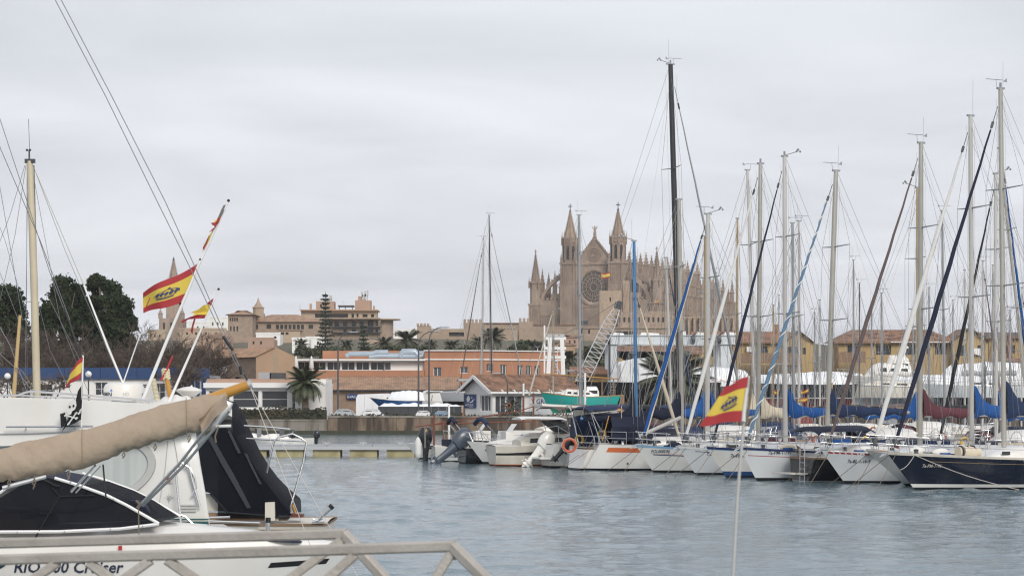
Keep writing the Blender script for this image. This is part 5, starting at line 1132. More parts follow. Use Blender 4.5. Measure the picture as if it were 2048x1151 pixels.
# ------------------------------------------------------------------ street lamps, cars, crane, boat lift
def street_lamp(x, ytop, xarm, yarm, d, label, y0=None):
    t = thing('street_lamp', label, 'lamp post', (XX(x, d), d, GZ), 0, 'grey street lamps on the quay')
    part('pole', lambda b: b.tube([(XX(x, d), d, GZ), P(x, ytop, d)], [.10, .07], 8), M['lampp'], t, 60)
    pts = [P(x, ytop, d)] + [P(x + (xarm-x)*(1-math.cos(a)), ytop + (yarm-ytop)*math.sin(a), d) for a in (R(25), R(50), R(72), R(90))]
    part('arm', lambda b: b.tube(pts, .05, 6), M['lampp'], t, 60); e = pts[-1]; s_ = 1 if xarm > x else -1
    part('lamp_head', lambda b: b.rings([[(e.x + s_*u, e.y + wv*math.cos(a), e.z + hv*math.sin(a)) for a in [2*math.pi*k/8 for k in range(8)]] for u, wv, hv in ((-.1, .05, .04), (.1, .14, .07), (.55, .14, .06), (.75, .05, .03))]), M['steel'], t, 60)
street_lamp(676, 690, 700, 664, 219, 'tall grey street lamp right of the date palm'); street_lamp(837, 690, 866, 662, 219, 'left one of the two tall lamps before the terracotta block'); street_lamp(858, 680, 884, 654, 218, 'right one of the two tall lamps before the terracotta block')
street_lamp(1015, 768, 1000, 746, 214.5, 'short curved lamp rising over the kiosk roof'); street_lamp(1165, 765, 1148, 741, 214.5, 'short curved lamp by the turquoise boat'); street_lamp(1586, 770, 1560, 728, 190, 'curved dark lamp beside the white wrapped boats'); street_lamp(1970, 730, 1944, 708, 190, 'curved dark lamp before the ochre building')
def car(x0, x1, ytop, d, m, label, rev=1):
    L = S(x1-x0, d)*1.06; H = ZY(ytop, d) - GZ; t = thing('parked_car', label, 'car', (XX((x0+x1)/2, d), d, GZ), 0, 'cars parked behind the quay wall'); f = rev
    prof = [(-.5, .22), (-.5, .55), (-.46, .66), (-.36, .70), (-.24, .97), (-.1, 1.0), (.14, 1.0), (.26, .93), (.36, .70), (.47, .62), (.5, .5), (.5, .22)]
    def body(b):
        rg = []
        for yy, k in ((-.82, .97), (-.86, .9), (-.8, .8)): pass
        for yy, q in ((-.85, 0), (-.7, 1), (.7, 1), (.85, 0)): rg.append([(f*x*L, yy if z < .72 else yy*.82, z*H*(1 if q else .985)) for x, z in prof])
        b.rings(rg)
    part('body', body, m, t, 40, False)
    for sd in (-1, 1):
        part('side_window', lambda b: b.poly(*[(f*x*L, sd*(.86 if z < .72 else .735), z*H) for x, z in ((-.32, .73), (.31, .73), (.22, .92), (-.22, .94))]), M['glassd'], t, None, False)
        for x in (-.31, .32): part('wheel', lambda b: b.tube([(f*x*L, sd*.7, .31), (f*x*L, sd*.88, .31)], .31, 14), M['rubber'], t, 40, False)
    part('windscreen', lambda b: b.poly(*[(f*x*L, y, z*H) for x, y, z in ((.365, -.7, .72), (.365, .7, .72), (.268, .6, .94), (.268, -.6, .94))]), M['glassd'], t, None, False)
    for y in (-.55, .55): part('roof_bar', lambda b: b.tube([(-.2*L, y, H*1.01), (.18*L, y, H*1.01)], .02, 5), M['steel'], t, None, False)
car(662, 714, 818, 216.5, M['cars'], 'silver estate car, leftmost behind the quay wall'); car(718, 770, 818, 217, M['carw'], 'white car in front of the blue and white boat', -1); car(826, 868, 821, 216.5, M['carw'], 'white car under the twin tall lamps'); car(862, 905, 822, 217.5, M['carb'], 'pale blue car left of the kiosk', -1)
# lattice crane
M['cranew'] = mat('crane_paint', (.60, .61, .62), .5, .1, 1)
t = thing('lattice_crane', 'white lattice boom crane leaning over the boatyard', 'crane', (XX(1150, 246), 246, GZ)); d = 246
c0, c1 = P(1149, 792, d), P(1236, 612, d); ax = (c1-c0).normalized(); nx_ = Vector((ax.z, 0, -ax.x)); hw = lambda f: .25 + .42*min(1, f*6, (1-f)*5)
def chord(i, f): s1, s2 = ((1,1),(1,-1),(-1,1),(-1,-1))[i]; return c0.lerp(c1, f) + nx_*s1*hw(f) + Vector((0, s2*hw(f), 0))
for i in range(4): part('chord', lambda b: b.tube([chord(i, k/12) for k in range(13)], .038, 6), M['cranew'], t, 60)
nb_ = 38
for k in range(nb_):
    f0, f1 = k/nb_, (k+1)/nb_
    part('lacing', lambda b: [b.tube([chord(i, f0 if k % 2 else f1), chord(j, f1 if k % 2 else f0)], .02, 4) for i, j in ((0, 2), (1, 3), (0, 1), (2, 3))], M['cranew'], t)
part('boom_head', lambda b: (b.prism([c1 + Vector(q) for q in ((-.45, -.45, -.2), (.35, -.45, -.35), (.55, -.45, .35), (.2, -.45, .6), (-.3, -.45, .45))], (0, .9, 0))), M['darkm'], t)
part('hoist_cable', lambda b: [b.tube([c1 + Vector((.3, o_, .2)), P(x_, y_, d-2)], .025, 4) for o_, x_, y_ in ((0, 1236, 740), (.2, 1233, 735))], M['wire'], t)
part('pendant_cable', lambda b: [b.tube([c1 + Vector((0, o_, .5)), P(1168, 645, d+2), P(1090, 690, d+6)], .03, 4) for o_ in (-.3, 0, .3)], M['wire'], t); part('pendant_block', lambda b: b.box(P(1168, 645, d+2), (.9, .4, .4)), M['darkm'], t)
part('crane_house', lambda b: (b.bx(XX(1128, d), XX(1160, d), d, d+3, GZ+.9, GZ+3.0), b.bx(XX(1118, d), XX(1170, d), d-.3, d+.5, GZ, GZ+.9), b.bx(XX(1118, d), XX(1170, d), d+2.5, d+3.3, GZ, GZ+.9), b.tube([P(1130, 765, d+1), P(1090, 690, d+6)], .1, 6)), M['greyp'], t)
# white gantry frame
t = thing('gantry_frame', 'white steel A-frame gantry standing by the terracotta block', 'gantry', (XX(1110, 232), 232, GZ)); d = 232
for x0, x1 in ((1100, 1092), (1124, 1130)):
    part('leg', lambda b: b.beam(P(x0, 676, d), (XX(x1, d), d, GZ), .42, .35, (0, 1, 0)), M['whitep'], t)
part('leg', lambda b: b.beam(P(1089, 650, d), (XX(1089, d), d, GZ), .16), M['whitep'], t)
for y in (676, 696, 714): part('cross_beam', lambda b: b.beam(P(1090, y, d), P(1132, y, d), .32, .3), M['whitep'], t)
[part('floodlight', lambda b: b.box(P(x, 671, d), (.5, .35, .35)), M['steel'], t) for x in (1100, 1112, 1124)]; part('ladder', lambda b: ([b.tube([P(x, 690, d-.2), P(x, 760, d-.2)], .025, 4) for x in (1107, 1115)], [b.tube([P(1107, 692+6*k, d-.2), P(1115, 692+6*k, d-.2)], .02, 4) for k in range(11)]), M['whitep'], t)
# travel lift
t = thing('boat_lift', 'pale blue four-legged travelling boat lift above the yachts', 'boat lift', (XX(1340, 255), 255, GZ)); lm = mat('lift_paint', (.60, .64, .67), .45, .1, .8, c2=(.48, .53, .56), c2amt=.5)
for dd in (255, 263):
    part('top_beam', lambda b: b.bx(XX(1219, 255), XX(1470, 255), dd, dd+.9, ZY(687, 255), ZY(670, 255)), lm, t)
    for x0, x1 in ((1216, 1234), (1441, 1463)): part('leg', lambda b: b.bx(XX(x0, 255), XX(x1, 255), dd+.1, dd+1.1, GZ+.8, ZY(686, 255)), lm, t)
    for x0 in (1214, 1444): part('wheel', lambda b: b.tube([(XX(x0+11, 255), dd-.1, GZ+.75), (XX(x0+11, 255), dd+1.2, GZ+.75)], .75, 16), M['rubber'], t, 40)
for x0 in (1222, 1262, 1448): part('cross_girder', lambda b: b.bx(XX(x0, 255), XX(x0+14, 255), 255.9, 263, ZY(684, 255), ZY(673, 255)), lm, t)
part('flange', lambda b: (b.bx(XX(1217, 255), XX(1472, 255), 254.85, 255.95, ZY(671, 255), ZY(669.4, 255)), b.bx(XX(1217, 255), XX(1472, 255), 254.85, 255.95, ZY(688.4, 255), ZY(686.8, 255))), lm, t)
for x0, x1, y0 in ((1225, 1248, 664), (1280, 1318, 664), (1352, 1372, 660), (1390, 1410, 663), (1448, 1474, 663)): part('winch_housing', lambda b: b.prism([P(x0, 670, 255), P(x1, 670, 255), P(x1, y0+2, 255), P(x0+4, y0, 255)], (0, 1.1, 0)), M['whitep'], t)
for x0 in (1213, 1384, 1436): part('winch', lambda b: (b.tube([P(x0, 678, 254.6), P(x0+6, 678, 254.6)], .5, 10), b.tube([P(x0+2, 670, 254.7), P(x0+10, 664, 254.7)], .07, 5)), M['darkm'], t)
part('black_cable_arm', lambda b: b.tube([P(1219, 760, 254.5), P(1219, 668, 254.5)], .12, 6), M['darkm'], t)
# ------------------------------------------------------------------ boats standing on land
def land_boat(name, label, h, xpx, ykeel, d, ang, hm, bm, cat='yacht', **kw):
    """centre of the boat at photo column xpx, depth d, waterline raised so the keel row is ykeel"""
    a = R(ang); z = ZY(ykeel, d) + .7; c = Vector((XX(xpx, d), d, 0)); x = h.L/2
    t = thing(name, label, cat, (c.x - math.cos(a)*x, c.y - math.sin(a)*x, z), a); hull_parts(t, h, hm, bm, bot=-.75, **kw)
    part('keel', lambda b: b.bx(h.L*.38, h.L*.58, -.12, .12, -z+GZ+.1, -.3), bm, t, None, False)
    for x_ in (h.L*.25, h.L*.7):
        for s_ in (1, -1): part('cradle_prop', lambda b: b.tube([(x_, s_*h.B*.42, -z+GZ), (x_, s_*h.B*.3, .15)], .05, 5), M['rust'], t, None, False)
    return t
def tarp(p, h, x0, x1, hgt, m=None, peak=.6, lo=.7, seed=1, wf=1.04, name='shrink_wrap', pw=.8, hull=True):
    def fn(u, v):
        x = x0 + (x1-x0)*u; w_ = h.deckhalf(min(max(x, 0), h.L-.05))*wf + .03; zb = h.deckz(min(max(x, 0), h.L))*lo
        k = min(1, u/.07, (1-u)/.10)**.5 * hgt*(.70 + .3*math.sin(math.pi*u**.8)**1.2 + .03*abs(math.sin(u*16+seed)))
        a = math.pi*v; ridge = max(0, math.sin(a))**pw
        return (x, w_*math.cos(a)*(1 if ridge < .6 else 1), zb + (h.deckz(min(max(x, 0), h.L)) - zb + k)*ridge + .02*math.sin(u*41 + v*9 + seed)*ridge)
    return part(name, lambda b: b.grid(fn, 40, 16), m or M['tarp'], p, 50, False)
# black yacht with white deck tent
h = Hull(15.2, 4.2, 3.3, 3.2, 2.2, -.5, .85); t = land_boat('black_yacht', 'big black-hulled yacht on land under a white deck tent', h, 1288, 838, 243, 184, M['blackhull'], M['blackhull'], sheer=M['blackhull'])
def tent(b):
    x0, x1 = px_x(t, 1238), px_x(t, 1345); z0 = 3.05; z1 = loc_z(t, x0, 722); zz_ = loc_z(t, x0, 716)
    a, c = max(x0, x1), min(x0, x1)
    rg = []
    for f in (0, .02, .3, .6, .98, 1):
        x = a + (c-a)*f; k = 1 if .01 < f < .99 else .97; kk = z1 if f < .5 else z1-.15; bz = (zz_ if f > .15 else z1-.3)
        rg.append([(x, 1.7*k, z0), (x, 1.75*k, kk*k), (x, .6, bz*k), (x, -.6, bz*k), (x, -1.75*k, kk*k), (x, -1.7*k, z0)])
    b.rings(rg)
part('deck_tent', tent, M['tarp'], t, 30, False)
part('ladder', lambda b: ([b.tube([(x_, 2.3, -1.0), (x_, 2.2, 3.2)], .03, 4) for x_ in (11.0, 11.45)], [b.tube([(11.0, 2.29-.007*k, -.9+.28*k), (11.45, 2.29-.007*k, -.9+.28*k)], .02, 4) for k in range(14)]), M['steel'], t, None, False)
part('bowsprit_plank', lambda b: b.bx(12.6, 16.8, -.16, .16, 3.32, 3.40), M['varn'], t, None, False)
[part('prop_pole', lambda b: b.tube([(x_, 2.3, -1.6), (x_, 2.0, 1.2)], .07, 6), M['wood'], t, None, False) for x_ in (9.0, 9.8)]
# black hull hanging in the lift
h = Hull(8.6, 2.4, 1.05, .95, 1.6, -.6, .6); t = thing('racing_hull', 'slim black hull hanging in the boat lift slings', 'hull', (XX(1376, 253.4), 258, ZY(714, 258)-.3), R(180)); 
hull_parts(t, h, M['blackhull'], M['blackhull'], dm=M['blackhull']); part('sling', lambda b: [b.tube([(x_, s_*1.15, .7), (x_, s_*1.4, 2.0)], .04, 4) for x_ in (2.2, 5.2) for s_ in (1, -1)] + [b.tube([(x_, 1.15, .7), (x_, .6, -.3), (x_, -.6, -.3), (x_, -1.15, .7)], .04, 4) for x_ in (2.2, 5.2)], M['wirel'], t, None, False)
# white wrapped boats
h = Hull(10.5, 3.3, 1.3, 1.2, 1.2, -.3, .75); t = land_boat('wrapped_yacht', 'yacht in white wrap with red cord behind the large palm', h, 1402, 800, 246, 182, M['blackhull'], M['antif']); tarp(t, h, -.3, 10.7, 1.75, seed=2)
part('red_cord', lambda b: [b.tube([h.pt(.05+.9*i/30, .98, 1, .07) + Vector((0, 0, .12*math.sin(i*2.2)+.25)) for i in range(31)], .03, 4)], M['red'], t, None, False)
h = Hull(9.6, 3.2, 1.5, 1.35, 1.2, -.3, .75); t = land_boat('wrapped_yacht', 'white wrapped yacht with black and red hull', h, 1600, 812, 205, 178, M['blackhull'], M['antifr'], boot=M['gel'], bootv=(.0, .08)); tarp(t, h, .2, 9.2, .95, seed=3, lo=.96)
h = Hull(12, 3.7, 1.5, 1.3, 1.4, -.4, .75); t = land_boat('wrapped_yacht', 'tallest white wrapped boat hump beside the frame edge', h, 1985, 800, 236, 184, M['gelb'], M['antif']); tarp(t, h, .4, 11.6, 2.0, seed=5)
h = Hull(8.5, 3.0, 1.3, 1.1, 1.0, -.3, .75); t = land_boat('wrapped_yacht', 'low white wrapped boat in the gap between the ochre buildings', h, 1655, 800, 232, 180, M['gelb'], M['antif']); tarp(t, h, .2, 8.3, 1.15, seed=6)
h = Hull(9.0, 3.1, 1.4, 1.2, 1.0, -.3, .75); t = land_boat('wrapped_yacht', 'white wrapped boat between the tall masts below ochre gable', h, 1875, 804, 222, 181, M['gelb'], M['antif']); tarp(t, h, .2, 8.8, .8, seed=8)
# white motor yacht with radar arch
h = Hull(9.2, 3.2, 1.6, 1.4, 1.3, -.2, .85); t = land_boat('motor_yacht', 'white motor yacht with flybridge and radar mast below the ochre wall', h, 1765, 795, 226, 176, M['gel'], M['antif'])
coach(t, h, 1.6, 6.4, .8, 1.35, M['gel'], 3, .72); coach(t, h, 1.8, 4.4, .62, 2.1, M['gel'], 2, .8, name='flybridge')
part('radar_mast', lambda b: (b.tube([(2.6, .6, 3.3), (2.3, .5, 4.2)], .05, 6), b.tube([(2.6, -.6, 3.3), (2.3, -.5, 4.2)], .05, 6), b.tube([(2.3, .6, 4.2), (2.3, -.6, 4.2)], .06, 6), b.lathe((2.3, 0, 4.25), [(.3, 0), (.32, .15), (.1, .3)], 12), b.tube([(2.3, 0, 4.5), (2.3, 0, 5.2)], .04, 5)), M['whitep'], t, 50, False); rail_set(t, h, None, True, False, True)
# other hulls in the yard on the right
for x, d, hm, bm, lb, L in ((1770, 212, M['gelc'], M['greyp'], 'pale hull with grey sheer standing below the white motor yacht', 9.5), (1950, 208, M['gelb'], M['antif'], 'white sailing hull on land left of the frame edge', 10), (1555, 214, M['gelb'], M['antifb'], 'small white hull on land behind the golden mast', 7)):
    h = Hull(L, 3.1, 1.4, 1.15, 1.2, -.4, .7); t = land_boat('stored_yacht', lb, h, x, 812, d, 180, hm, bm, sheer=M['greyp'] if x == 1770 else None); coach(t, h, 2.2, L-2.6, .62, .5, hm, 2); rail_set(t, h, None, True, True, True)
    if x != 1555: part('furled_mainsail', lambda b: b.tube([(1.2 + .5*i, .0, 2.35 + .06*math.sin(i*1.7)) for i in range(int(L*1.1))], [.24 + .05*math.sin(i*2.3) for i in range(int(L*1.1))], 8), M['cvwhite'] if x != 1950 else M['greyp'], t, 60, False)
# turquoise llaut
h = Hull(7.3, 2.5, 1.35, 1.05, .7, -.35, .3, .22, .5, 2.0, .2); t = land_boat('wooden_boat', 'turquoise wooden fishing boat with white deckhouse on the quay', h, 1157, 826, 215.5, 180, M['teal'], M['teald'], 'boat', sheer=M['varn'])
coach(t, h, 2.2, 5.4, .66, .62, M['gel'], 4, .8); coach(t, h, 1.7, 3.0, .55, .95, M['gel'], 1, .95, name='wheelhouse')
[part('awning_post', lambda b: b.tube([(x_, s_*.6, 1.0), (x_, s_*.6, 2.6)], .04, 5), M['wood'], t, None, False) for x_ in (.3, 1.4) for s_ in (1, -1)]; part('awning_beam', lambda b: [b.tube([(-.2, s_*.6, 2.6), (7.0, s_*.1, 3.1)], .05, 5) for s_ in (1, -1)], M['varn'], t, None, False)
rig(t, h, px_x(t, 1107), loc_z(t, 5, 622), .13, mat('pale_spar', (.44, .36, .24), .6, .15), lean=.05, head=4, spr=(.75,), sprw=.3, back=False, shr=True, lw=.012)
part('lateen_yard', lambda b: b.tube([(px_x(t, 1058), .2, loc_z(t, 5, 790)), (px_x(t, 1103), .1, loc_z(t, 5, 630))], [.1, .05], 6), M['wirel'], t, 50, False); part('rudder', lambda b: b.bx(-.75, -.35, -.04, .04, -.9, 1.1), M['wood'], t, None, False)
# blue and white boat with tarpaulin by the warehouse
h = Hull(5.2, 2.0, 1.0, .72, 1.1, -.2, .75); t = land_boat('covered_boat', 'blue-sided white boat under a crumpled tarpaulin by the warehouse', h, 790, 828, 229, 178, mat('bright_blue_hull', (.015, .085, .25), .4), M['antif'], 'boat', sheer=M['gel']); tarp(t, h, -.5, 3.3, 1.0, seed=4, lo=.95, pw=.9); coach(t, h, 2.4, 4.2, .6, .4, M['gel'], 1)
# marquee
t = thing('marquee', 'white canvas storage tent against the warehouse wall', 'tent', (XX(745, 236), 236, GZ)); d = 236
part('canvas', lambda b: b.prism([(XX(712, d), d, GZ), (XX(712, d), d, ZY(795, d)), (XX(716, d), d, ZY(788, d)), (XX(775, d), d, ZY(786, d)), (XX(782, d), d, ZY(793, d)), (XX(782, d), d, GZ)], (0, 4, 0)), M['tarp'], t); part('seam', lambda b: [b.tube([(XX(q, d), d-.02, GZ), (XX(q, d), d-.02, ZY(789, d))], .03, 4) for q in (729, 746, 763)], M['whitep'], t)
# dark hull with white wrapped top along the road, and a black-windowed cruiser behind it
t = thing('screen_fence', 'long dark screen fence with white wrapped bundles along its top', 'fence', (XX(840, 226), 226, GZ))
for k in range(11): part('screen_panel', lambda b: b.bx(XX(756+15.2*k, 226)+.01, XX(756+15.2*(k+1), 226)-.01, 226 + .02*(k % 2), 226.08 + .02*(k % 2), GZ, ZY(812, 226)), M['darkm'], t)
part('wrapped_top', lambda b: b.grid(lambda u, v: (XX(757+165*u, 226), 225.9 + 1.2*v, ZY(812.5, 226) + (.30 + .07*math.sin(u*19) + .05*math.sin(u*47))*math.sin(math.pi*v)**.6*min(1, u*14, (1-u)*14)), 60, 8), M['tarp'], t, 50)
h = Hull(5.0, 2.2, 1.6, 1.3, .7, -.1, .9); t = land_boat('motor_cruiser', 'white cruiser with large black side window left of the kiosk', h, 878, 840, 240, 180, M['gel'], M['antif'], 'boat'); coach(t, h, .5, 4.6, .95, 1.05, M['gel'], 1, .85, winh=(.02, .70))
part('canopy', lambda b: b.bx(.4, 3.8, -1.05, 1.05, 2.35, 2.45), M['gel'], t, None, False)
# two sailing yachts laid up behind the kiosk (black and white masts)
for xm, yt, dm, mm, lb, lean, jb, jx in ((984, 432, 229, M['carbon'], 'laid-up yacht with black mast behind the kiosk', -.3, M['alud'], 1050), (962, 478, 233, M['aluw'], 'laid-up yacht with white mast behind the kiosk', .25, M['cvbrown'], 918)):
    h = Hull(9.0, 2.9, 1.2, 1.0, 1.0, -.3, .7); t = thing('stored_yacht', lb, 'yacht', (XX(xm, dm) + (3.6 if jx > xm else -3.6)*(-1), dm, ZY(786, dm)-.9), R(0 if jx > xm else 180)); f = 1
    if jx > xm: t.location.x = XX(xm, dm) - 5.0
    else: t.location.x = XX(xm, dm) + 5.0
    hull_parts(t, h, M['greyp'], M['antif']); part('keel', lambda b: b.bx(3.4, 5.2, -.1, .1, -t.location.z+GZ, -.2), M['antif'], t, None, False); coach(t, h, 2, 6.2, .6, .4, M['gelg'], 2)
    rig(t, h, 5.0, loc_z(t, 5, yt), .16, mm, lean*f if jx > xm else -lean, jb, .11, 3.6, M['cvbrown'] if jx < xm else M['greyp'], .35, head=11, sprw=.7, lw=.012, jibbase=px_x(t, jx))
# ------------------------------------------------------------------ moored yachts, front row: bows towards the fairway
HD = 203.0                                   # heading of the front row (degrees)
def yacht(label, L, B, fb, fs, rake, bowpx, wl, mast, jib=None, hm=None, sheer=None, stripe=None, boot=None, bootv=(.0, .07), bm=None, boom=None, cover=None, text=None, cab=(.28, .66), cabh=.42, hood=None, ang=HD, tr=.35, mm=None, lean=None, head=3, jibw=.11, name='sailing_yacht', group='yachts moored in the front row', stern=False, covh=.5, wins=3, seed=0, lines=True, rails=True, dm=None, cat='yacht', wd=None, boomz=None, jibtop=.95, sb=None, spr=(.45, .72), lwr=.007, fine=2.2, sag=.06, cm=None, edge=None, jibpx=None):
    """mast = (px at base, px at top, row of top, width px)"""
    h = Hull(L, B, fb, fs, rake, tr, .74, sag, .42, fine); t = boat_at(name, label, cat, h, bowpx, wl, ang, group, stern); hm = hm or M['gel']
    hull_parts(t, h, hm, bm, boot, bootv, sheer, stripe, dm)
    if cab: coach(t, h, L*cab[0], L*cab[1], .62, cabh, cm or (M['gel'] if hm in (M['navyhull'], M['blackhull'], M['gelg']) else hm), wins)
    if rails: rail_set(t, h)
    if mast:
        xb, xt, yt, wpx = mast; xm = px_x(t, xb); xtop = px_x(t, xt); dd = t.location.y + math.sin(R(ang))*xm
        rig(t, h, xm, loc_z(t, xm, yt), S(wpx, dd), mm, xtop - xm, jib, jibw, boom, cover, covh, head=head, mid=cabh*.9 if cab and L*cab[0] < xm < L*cab[1] else None, jibtop=jibtop, seed=seed, stripe=sb, boomz=boomz, spr=spr, sprw=B*.32, lw=lwr, edge=edge, jibbase=None if jibpx is None else px_x(t, jibpx))
    if hood: sprayhood(t, h, L*cab[0]-.5, L*cab[0]+1.0, h.deckz(L*cab[0])+.05, hood)
    if lines:
        for sd, dx, dz in ((1, 1.5, 0), (-1, .9, 0)): moor(t, [(L-.3, sd*.15, fb), (L+dx, sd*1.5, -.1)], r=.012)
    if text: 
        for s_, x, z, sz in text: hull_text(t, h, s_, L - x, z, sz, M['wirel'] if hm is M['navyhull'] else None, wide=.78)
    part('anchor', lambda b: (b.tube([(L-.5, 0, fb+.05), (L+.12, 0, fb+.02)], .035, 5), b.prism([(L+.1, -.14, fb-.04), (L+.32, 0, fb-.16), (L+.1, .14, fb-.04)], (0, 0, .03)), b.box((L-.25, 0, fb+.06), (.5, .12, .06))), M['steel'], t, None, False)
    part('hatch', lambda b: b.bx(L*.74, L*.74+.5, -.25, .25, h.deckz(L*.75)+.04, h.deckz(L*.75)+.10), M['glassd'], t, None, False)
    for s_ in (1, -1): part('winch', lambda b: b.lathe((L*.2, s_*h.deckhalf(L*.2)*.75, h.deckz(L*.2)+.03), [(.09, 0), (.06, .06), (.08, .16), (.02, .17)], 10), M['steelb'], t, 50, False)
    clutter(t, h, seed+100)
    return t, h
gel = M['gel']
# N: navy yacht nearest the frame edge
t, h = yacht('large navy-hulled yacht with white boot stripe at the frame edge', 12.2, 3.6, 1.32, 1.05, 1.15, 1829, 978, (2008, 2001, 178, 14), M['cvnavy'], M['navyhull'], M['gelc'], [(M['gold'], .80, .815, .02, .9)], M['gel'], (.06, .155), None, 4.6, M['cvdenim'], [('7a-PM-1-96', 1.2, .80, .17)], (.22, .70), .45, None, mm=M['alu'], head=11, jibw=.17, seed=1, wins=0, covh=.56)
part('port_light', lambda b: [b.poly(*[h.surf(x, z, .0) + Vector((0, -.28, .0)) for x, z in ()]) for _ in ()] or b.bx(h.L-4.55, h.L-4.2, h.deckhalf(h.L-4.4)*.62+.01, h.deckhalf(h.L-4.4)*.62+.02, h.deckz(h.L-4.4)+.12, h.deckz(h.L-4.4)+.24), M['glassd'], t, None, False)
part('liferaft_roll', lambda b: (b.tube([(px_x(t, 1898), .55, h.deckz(8.6)+.2), (px_x(t, 1942), .5, h.deckz(8)+.2)], [.2, .17], 10), b.tube([(px_x(t, 1905), .62, h.deckz(8.6)+.2), (px_x(t, 1930), .6, h.deckz(8.6)+.16)], .22, 8)), M['cvcream'], t, 60, False)
part('liferaft_strap', lambda b: [b.tube([(px_x(t, q), .55 + .23*math.cos(a), h.deckz(8.3)+.2 + .23*math.sin(a)) for a in [2*math.pi*k/10 for k in range(11)]], .025, 4) for q in (1903, 1915, 1928)], M['cvnavy'], t, None, False)
moor(t, [h.pt(.93, .98, 1, .02), h.pt(.70, .0, 1, .6)], M['wirel'], .013, .12); moor(t, [h.pt(.93, .98, 1, .02), h.pt(.99, .55, 1, .35)], M['wirel'], .012, .1)
moor(t, [h.pt(.62, 1.0, 1, .25), h.pt(.68, -.05, 1, 1.2)], M['wirel'], .016); moor(t, [h.pt(.615, 1.0, 1, .25), h.pt(.68, -.05, 1, 1.2)], M['wirel'], .016)
# M: grey bow squeezed between
t, h = yacht('grey-hulled yacht squeezed between white and navy bows', 11.0, 3.3, 1.32, 1.05, 1.7, 1812, 972, (1944, 1941, 232, 13), M['cvwhite'], M['gelg'], None, None, None, (0, .07), None, 4.2, M['cvblue'], None, (.25, .68), .45, None, mm=M['aluw'], head=1, jibw=.19, seed=2, covh=.5)
# L: white bow with red dotted line
t, h = yacht('white yacht with red dashed line under the rail', 10.4, 3.2, 1.28, 1.0, 1.05, 1690, 966, (1840, 1842, 286, 14), M['cvbrown'], M['gelb'], None, None, None, (0, .07), None, 4.0, M['cvburg'], [('7a-BL-1-16-9', .95, .80, .19)], (.27, .68), .45, M['cvnavy'], mm=M['alu'], head=3, jibw=.15, seed=3, covh=.48)
for k in range(14): part('dash', lambda b: h.band(b, .925, .975, .008, .70+.0205*k, .70+.0205*k+.015, 2, 1, (1,), False), M['red'], t, None, False)
part('bow_fender', lambda b: (b.tube([(h.L-2.6, 1.3, h.deckz(9)-.05), (h.L-1.5, 1.0, h.deckz(9)+.04)], [.09, .11], 8)), M['wood'], t, 50, False)
# K: small dark boat showing its stern
h = Hull(6.4, 2.3, 1.0, .95, .6, .1, .8); t = boat_at('dark_boat', 'small black-hulled boat with stern ladder between white bows', 'boat', h, 1600, 963, 24, None, True); hull_parts(t, h, M['blackhull'], None, M['gelg'], (.0, .07), M['wood']); rail_set(t, h, None, False, True, True); coach(t, h, 1.8, 4.8, .6, .5, gel, 2)
part('stern_ladder', lambda b: ([b.tube([(-.12, y, -.1), (-.12, y, 1.5)], .02, 5) for y in (-.55, -.2)], [b.tube([(-.12, -.55, .05+.24*k), (-.12, -.2, .05+.24*k)], .016, 5) for k in range(6)]), M['steelb'], t, None, False); part('swim_platform', lambda b: b.bx(-.75, 0, -.6, .9, .32, .36), M['gelc'], t, None, False); part('hatch_board', lambda b: b.prism([(.3, .6, 1.1), (.7, .9, 1.0), (.6, .9, 1.3), (.2, .6, 1.45)], (.02, .05, 0)), M['wood'], t, None, False)
part('bimini', lambda b: b.rings([[(x, 1.05*math.cos(a), 1.95 + k + .22*math.sin(a)) for a in [math.pi*j/8 for j in range(9)]] for x, k in ((.2, -.15), (.35, 0), (2.6, .05), (2.9, -.1))], False, False), M['cvnavy'], t, 50, False)
# J: registration 7a-PM-1-791
t, h = yacht('white yacht lettered 7a-PM-1-791 with thin red line', 10.6, 3.3, 1.30, 1.05, .75, 1513, 960, (1654, 1672, 341, 14), M['ltblue'], M['gelb'], M['navyst'], [(M['red'], .77, .79, 0, .985)], None, (0, .07), None, 3.9, M['cvdenim'], [('7a-PM-1-791', 1.0, 1.045, .21)], (.26, .66), .42, M['cvnavy'], mm=M['alu'], head=3, jibw=.15, seed=4, covh=.5, sb=M['cvwhite'])
# I: blue antifouling
t, h = yacht('white yacht with bright blue bottom paint showing', 9.8, 3.1, 1.25, 1.0, .9, 1452, 954, (1571, 1569, 313, 12), M['cvnavy'], gel, M['navyst'], [(M['skyst'], .93, .985, .55, 1)], M['antifb'], (.06, .21), M['antif'], 3.5, M['cvblue'], [('7a-PM-16', .9, .84, .21)], (.27, .66), .42, None, mm=M['aluw'], head=12, jibw=.13, seed=5)
# H
t, h = yacht('white yacht with furled white jib and small blue lines at the bow', 9.4, 3.0, 1.2, .98, .85, 1392, 949, (1516, 1521, 327, 12), M['cvwhite'], M['gelb'], M['whitep'], [(M['navyst'], .86, .885, .80, .94)], None, (0, .07), None, 3.5, M['cvcream'], [('T-3-5', 1.1, .84, .18)], (.27, .66), .42, None, mm=M['alu'], head=8, jibw=.17, seed=6)
# G
t, h = yacht('white yacht with blue furled jib and navy bow stripe', 9.0, 2.95, 1.2, .95, .85, 1307, 944, (1415, 1416, 428, 13), M['cvblue'], gel, M['skyst'], [(M['navyst'], .665, .70, .72, .95), (M['red'], .72, .73, .72, .955)], None, (0, .07), None, 3.3, M['cvblue'], [('POL000DRJ', .6, .88, .19)], (.27, .66), .42, M['cvnavy'], mm=M['aluw'], head=6, jibw=.17, seed=7, edge=M['cvcream'])
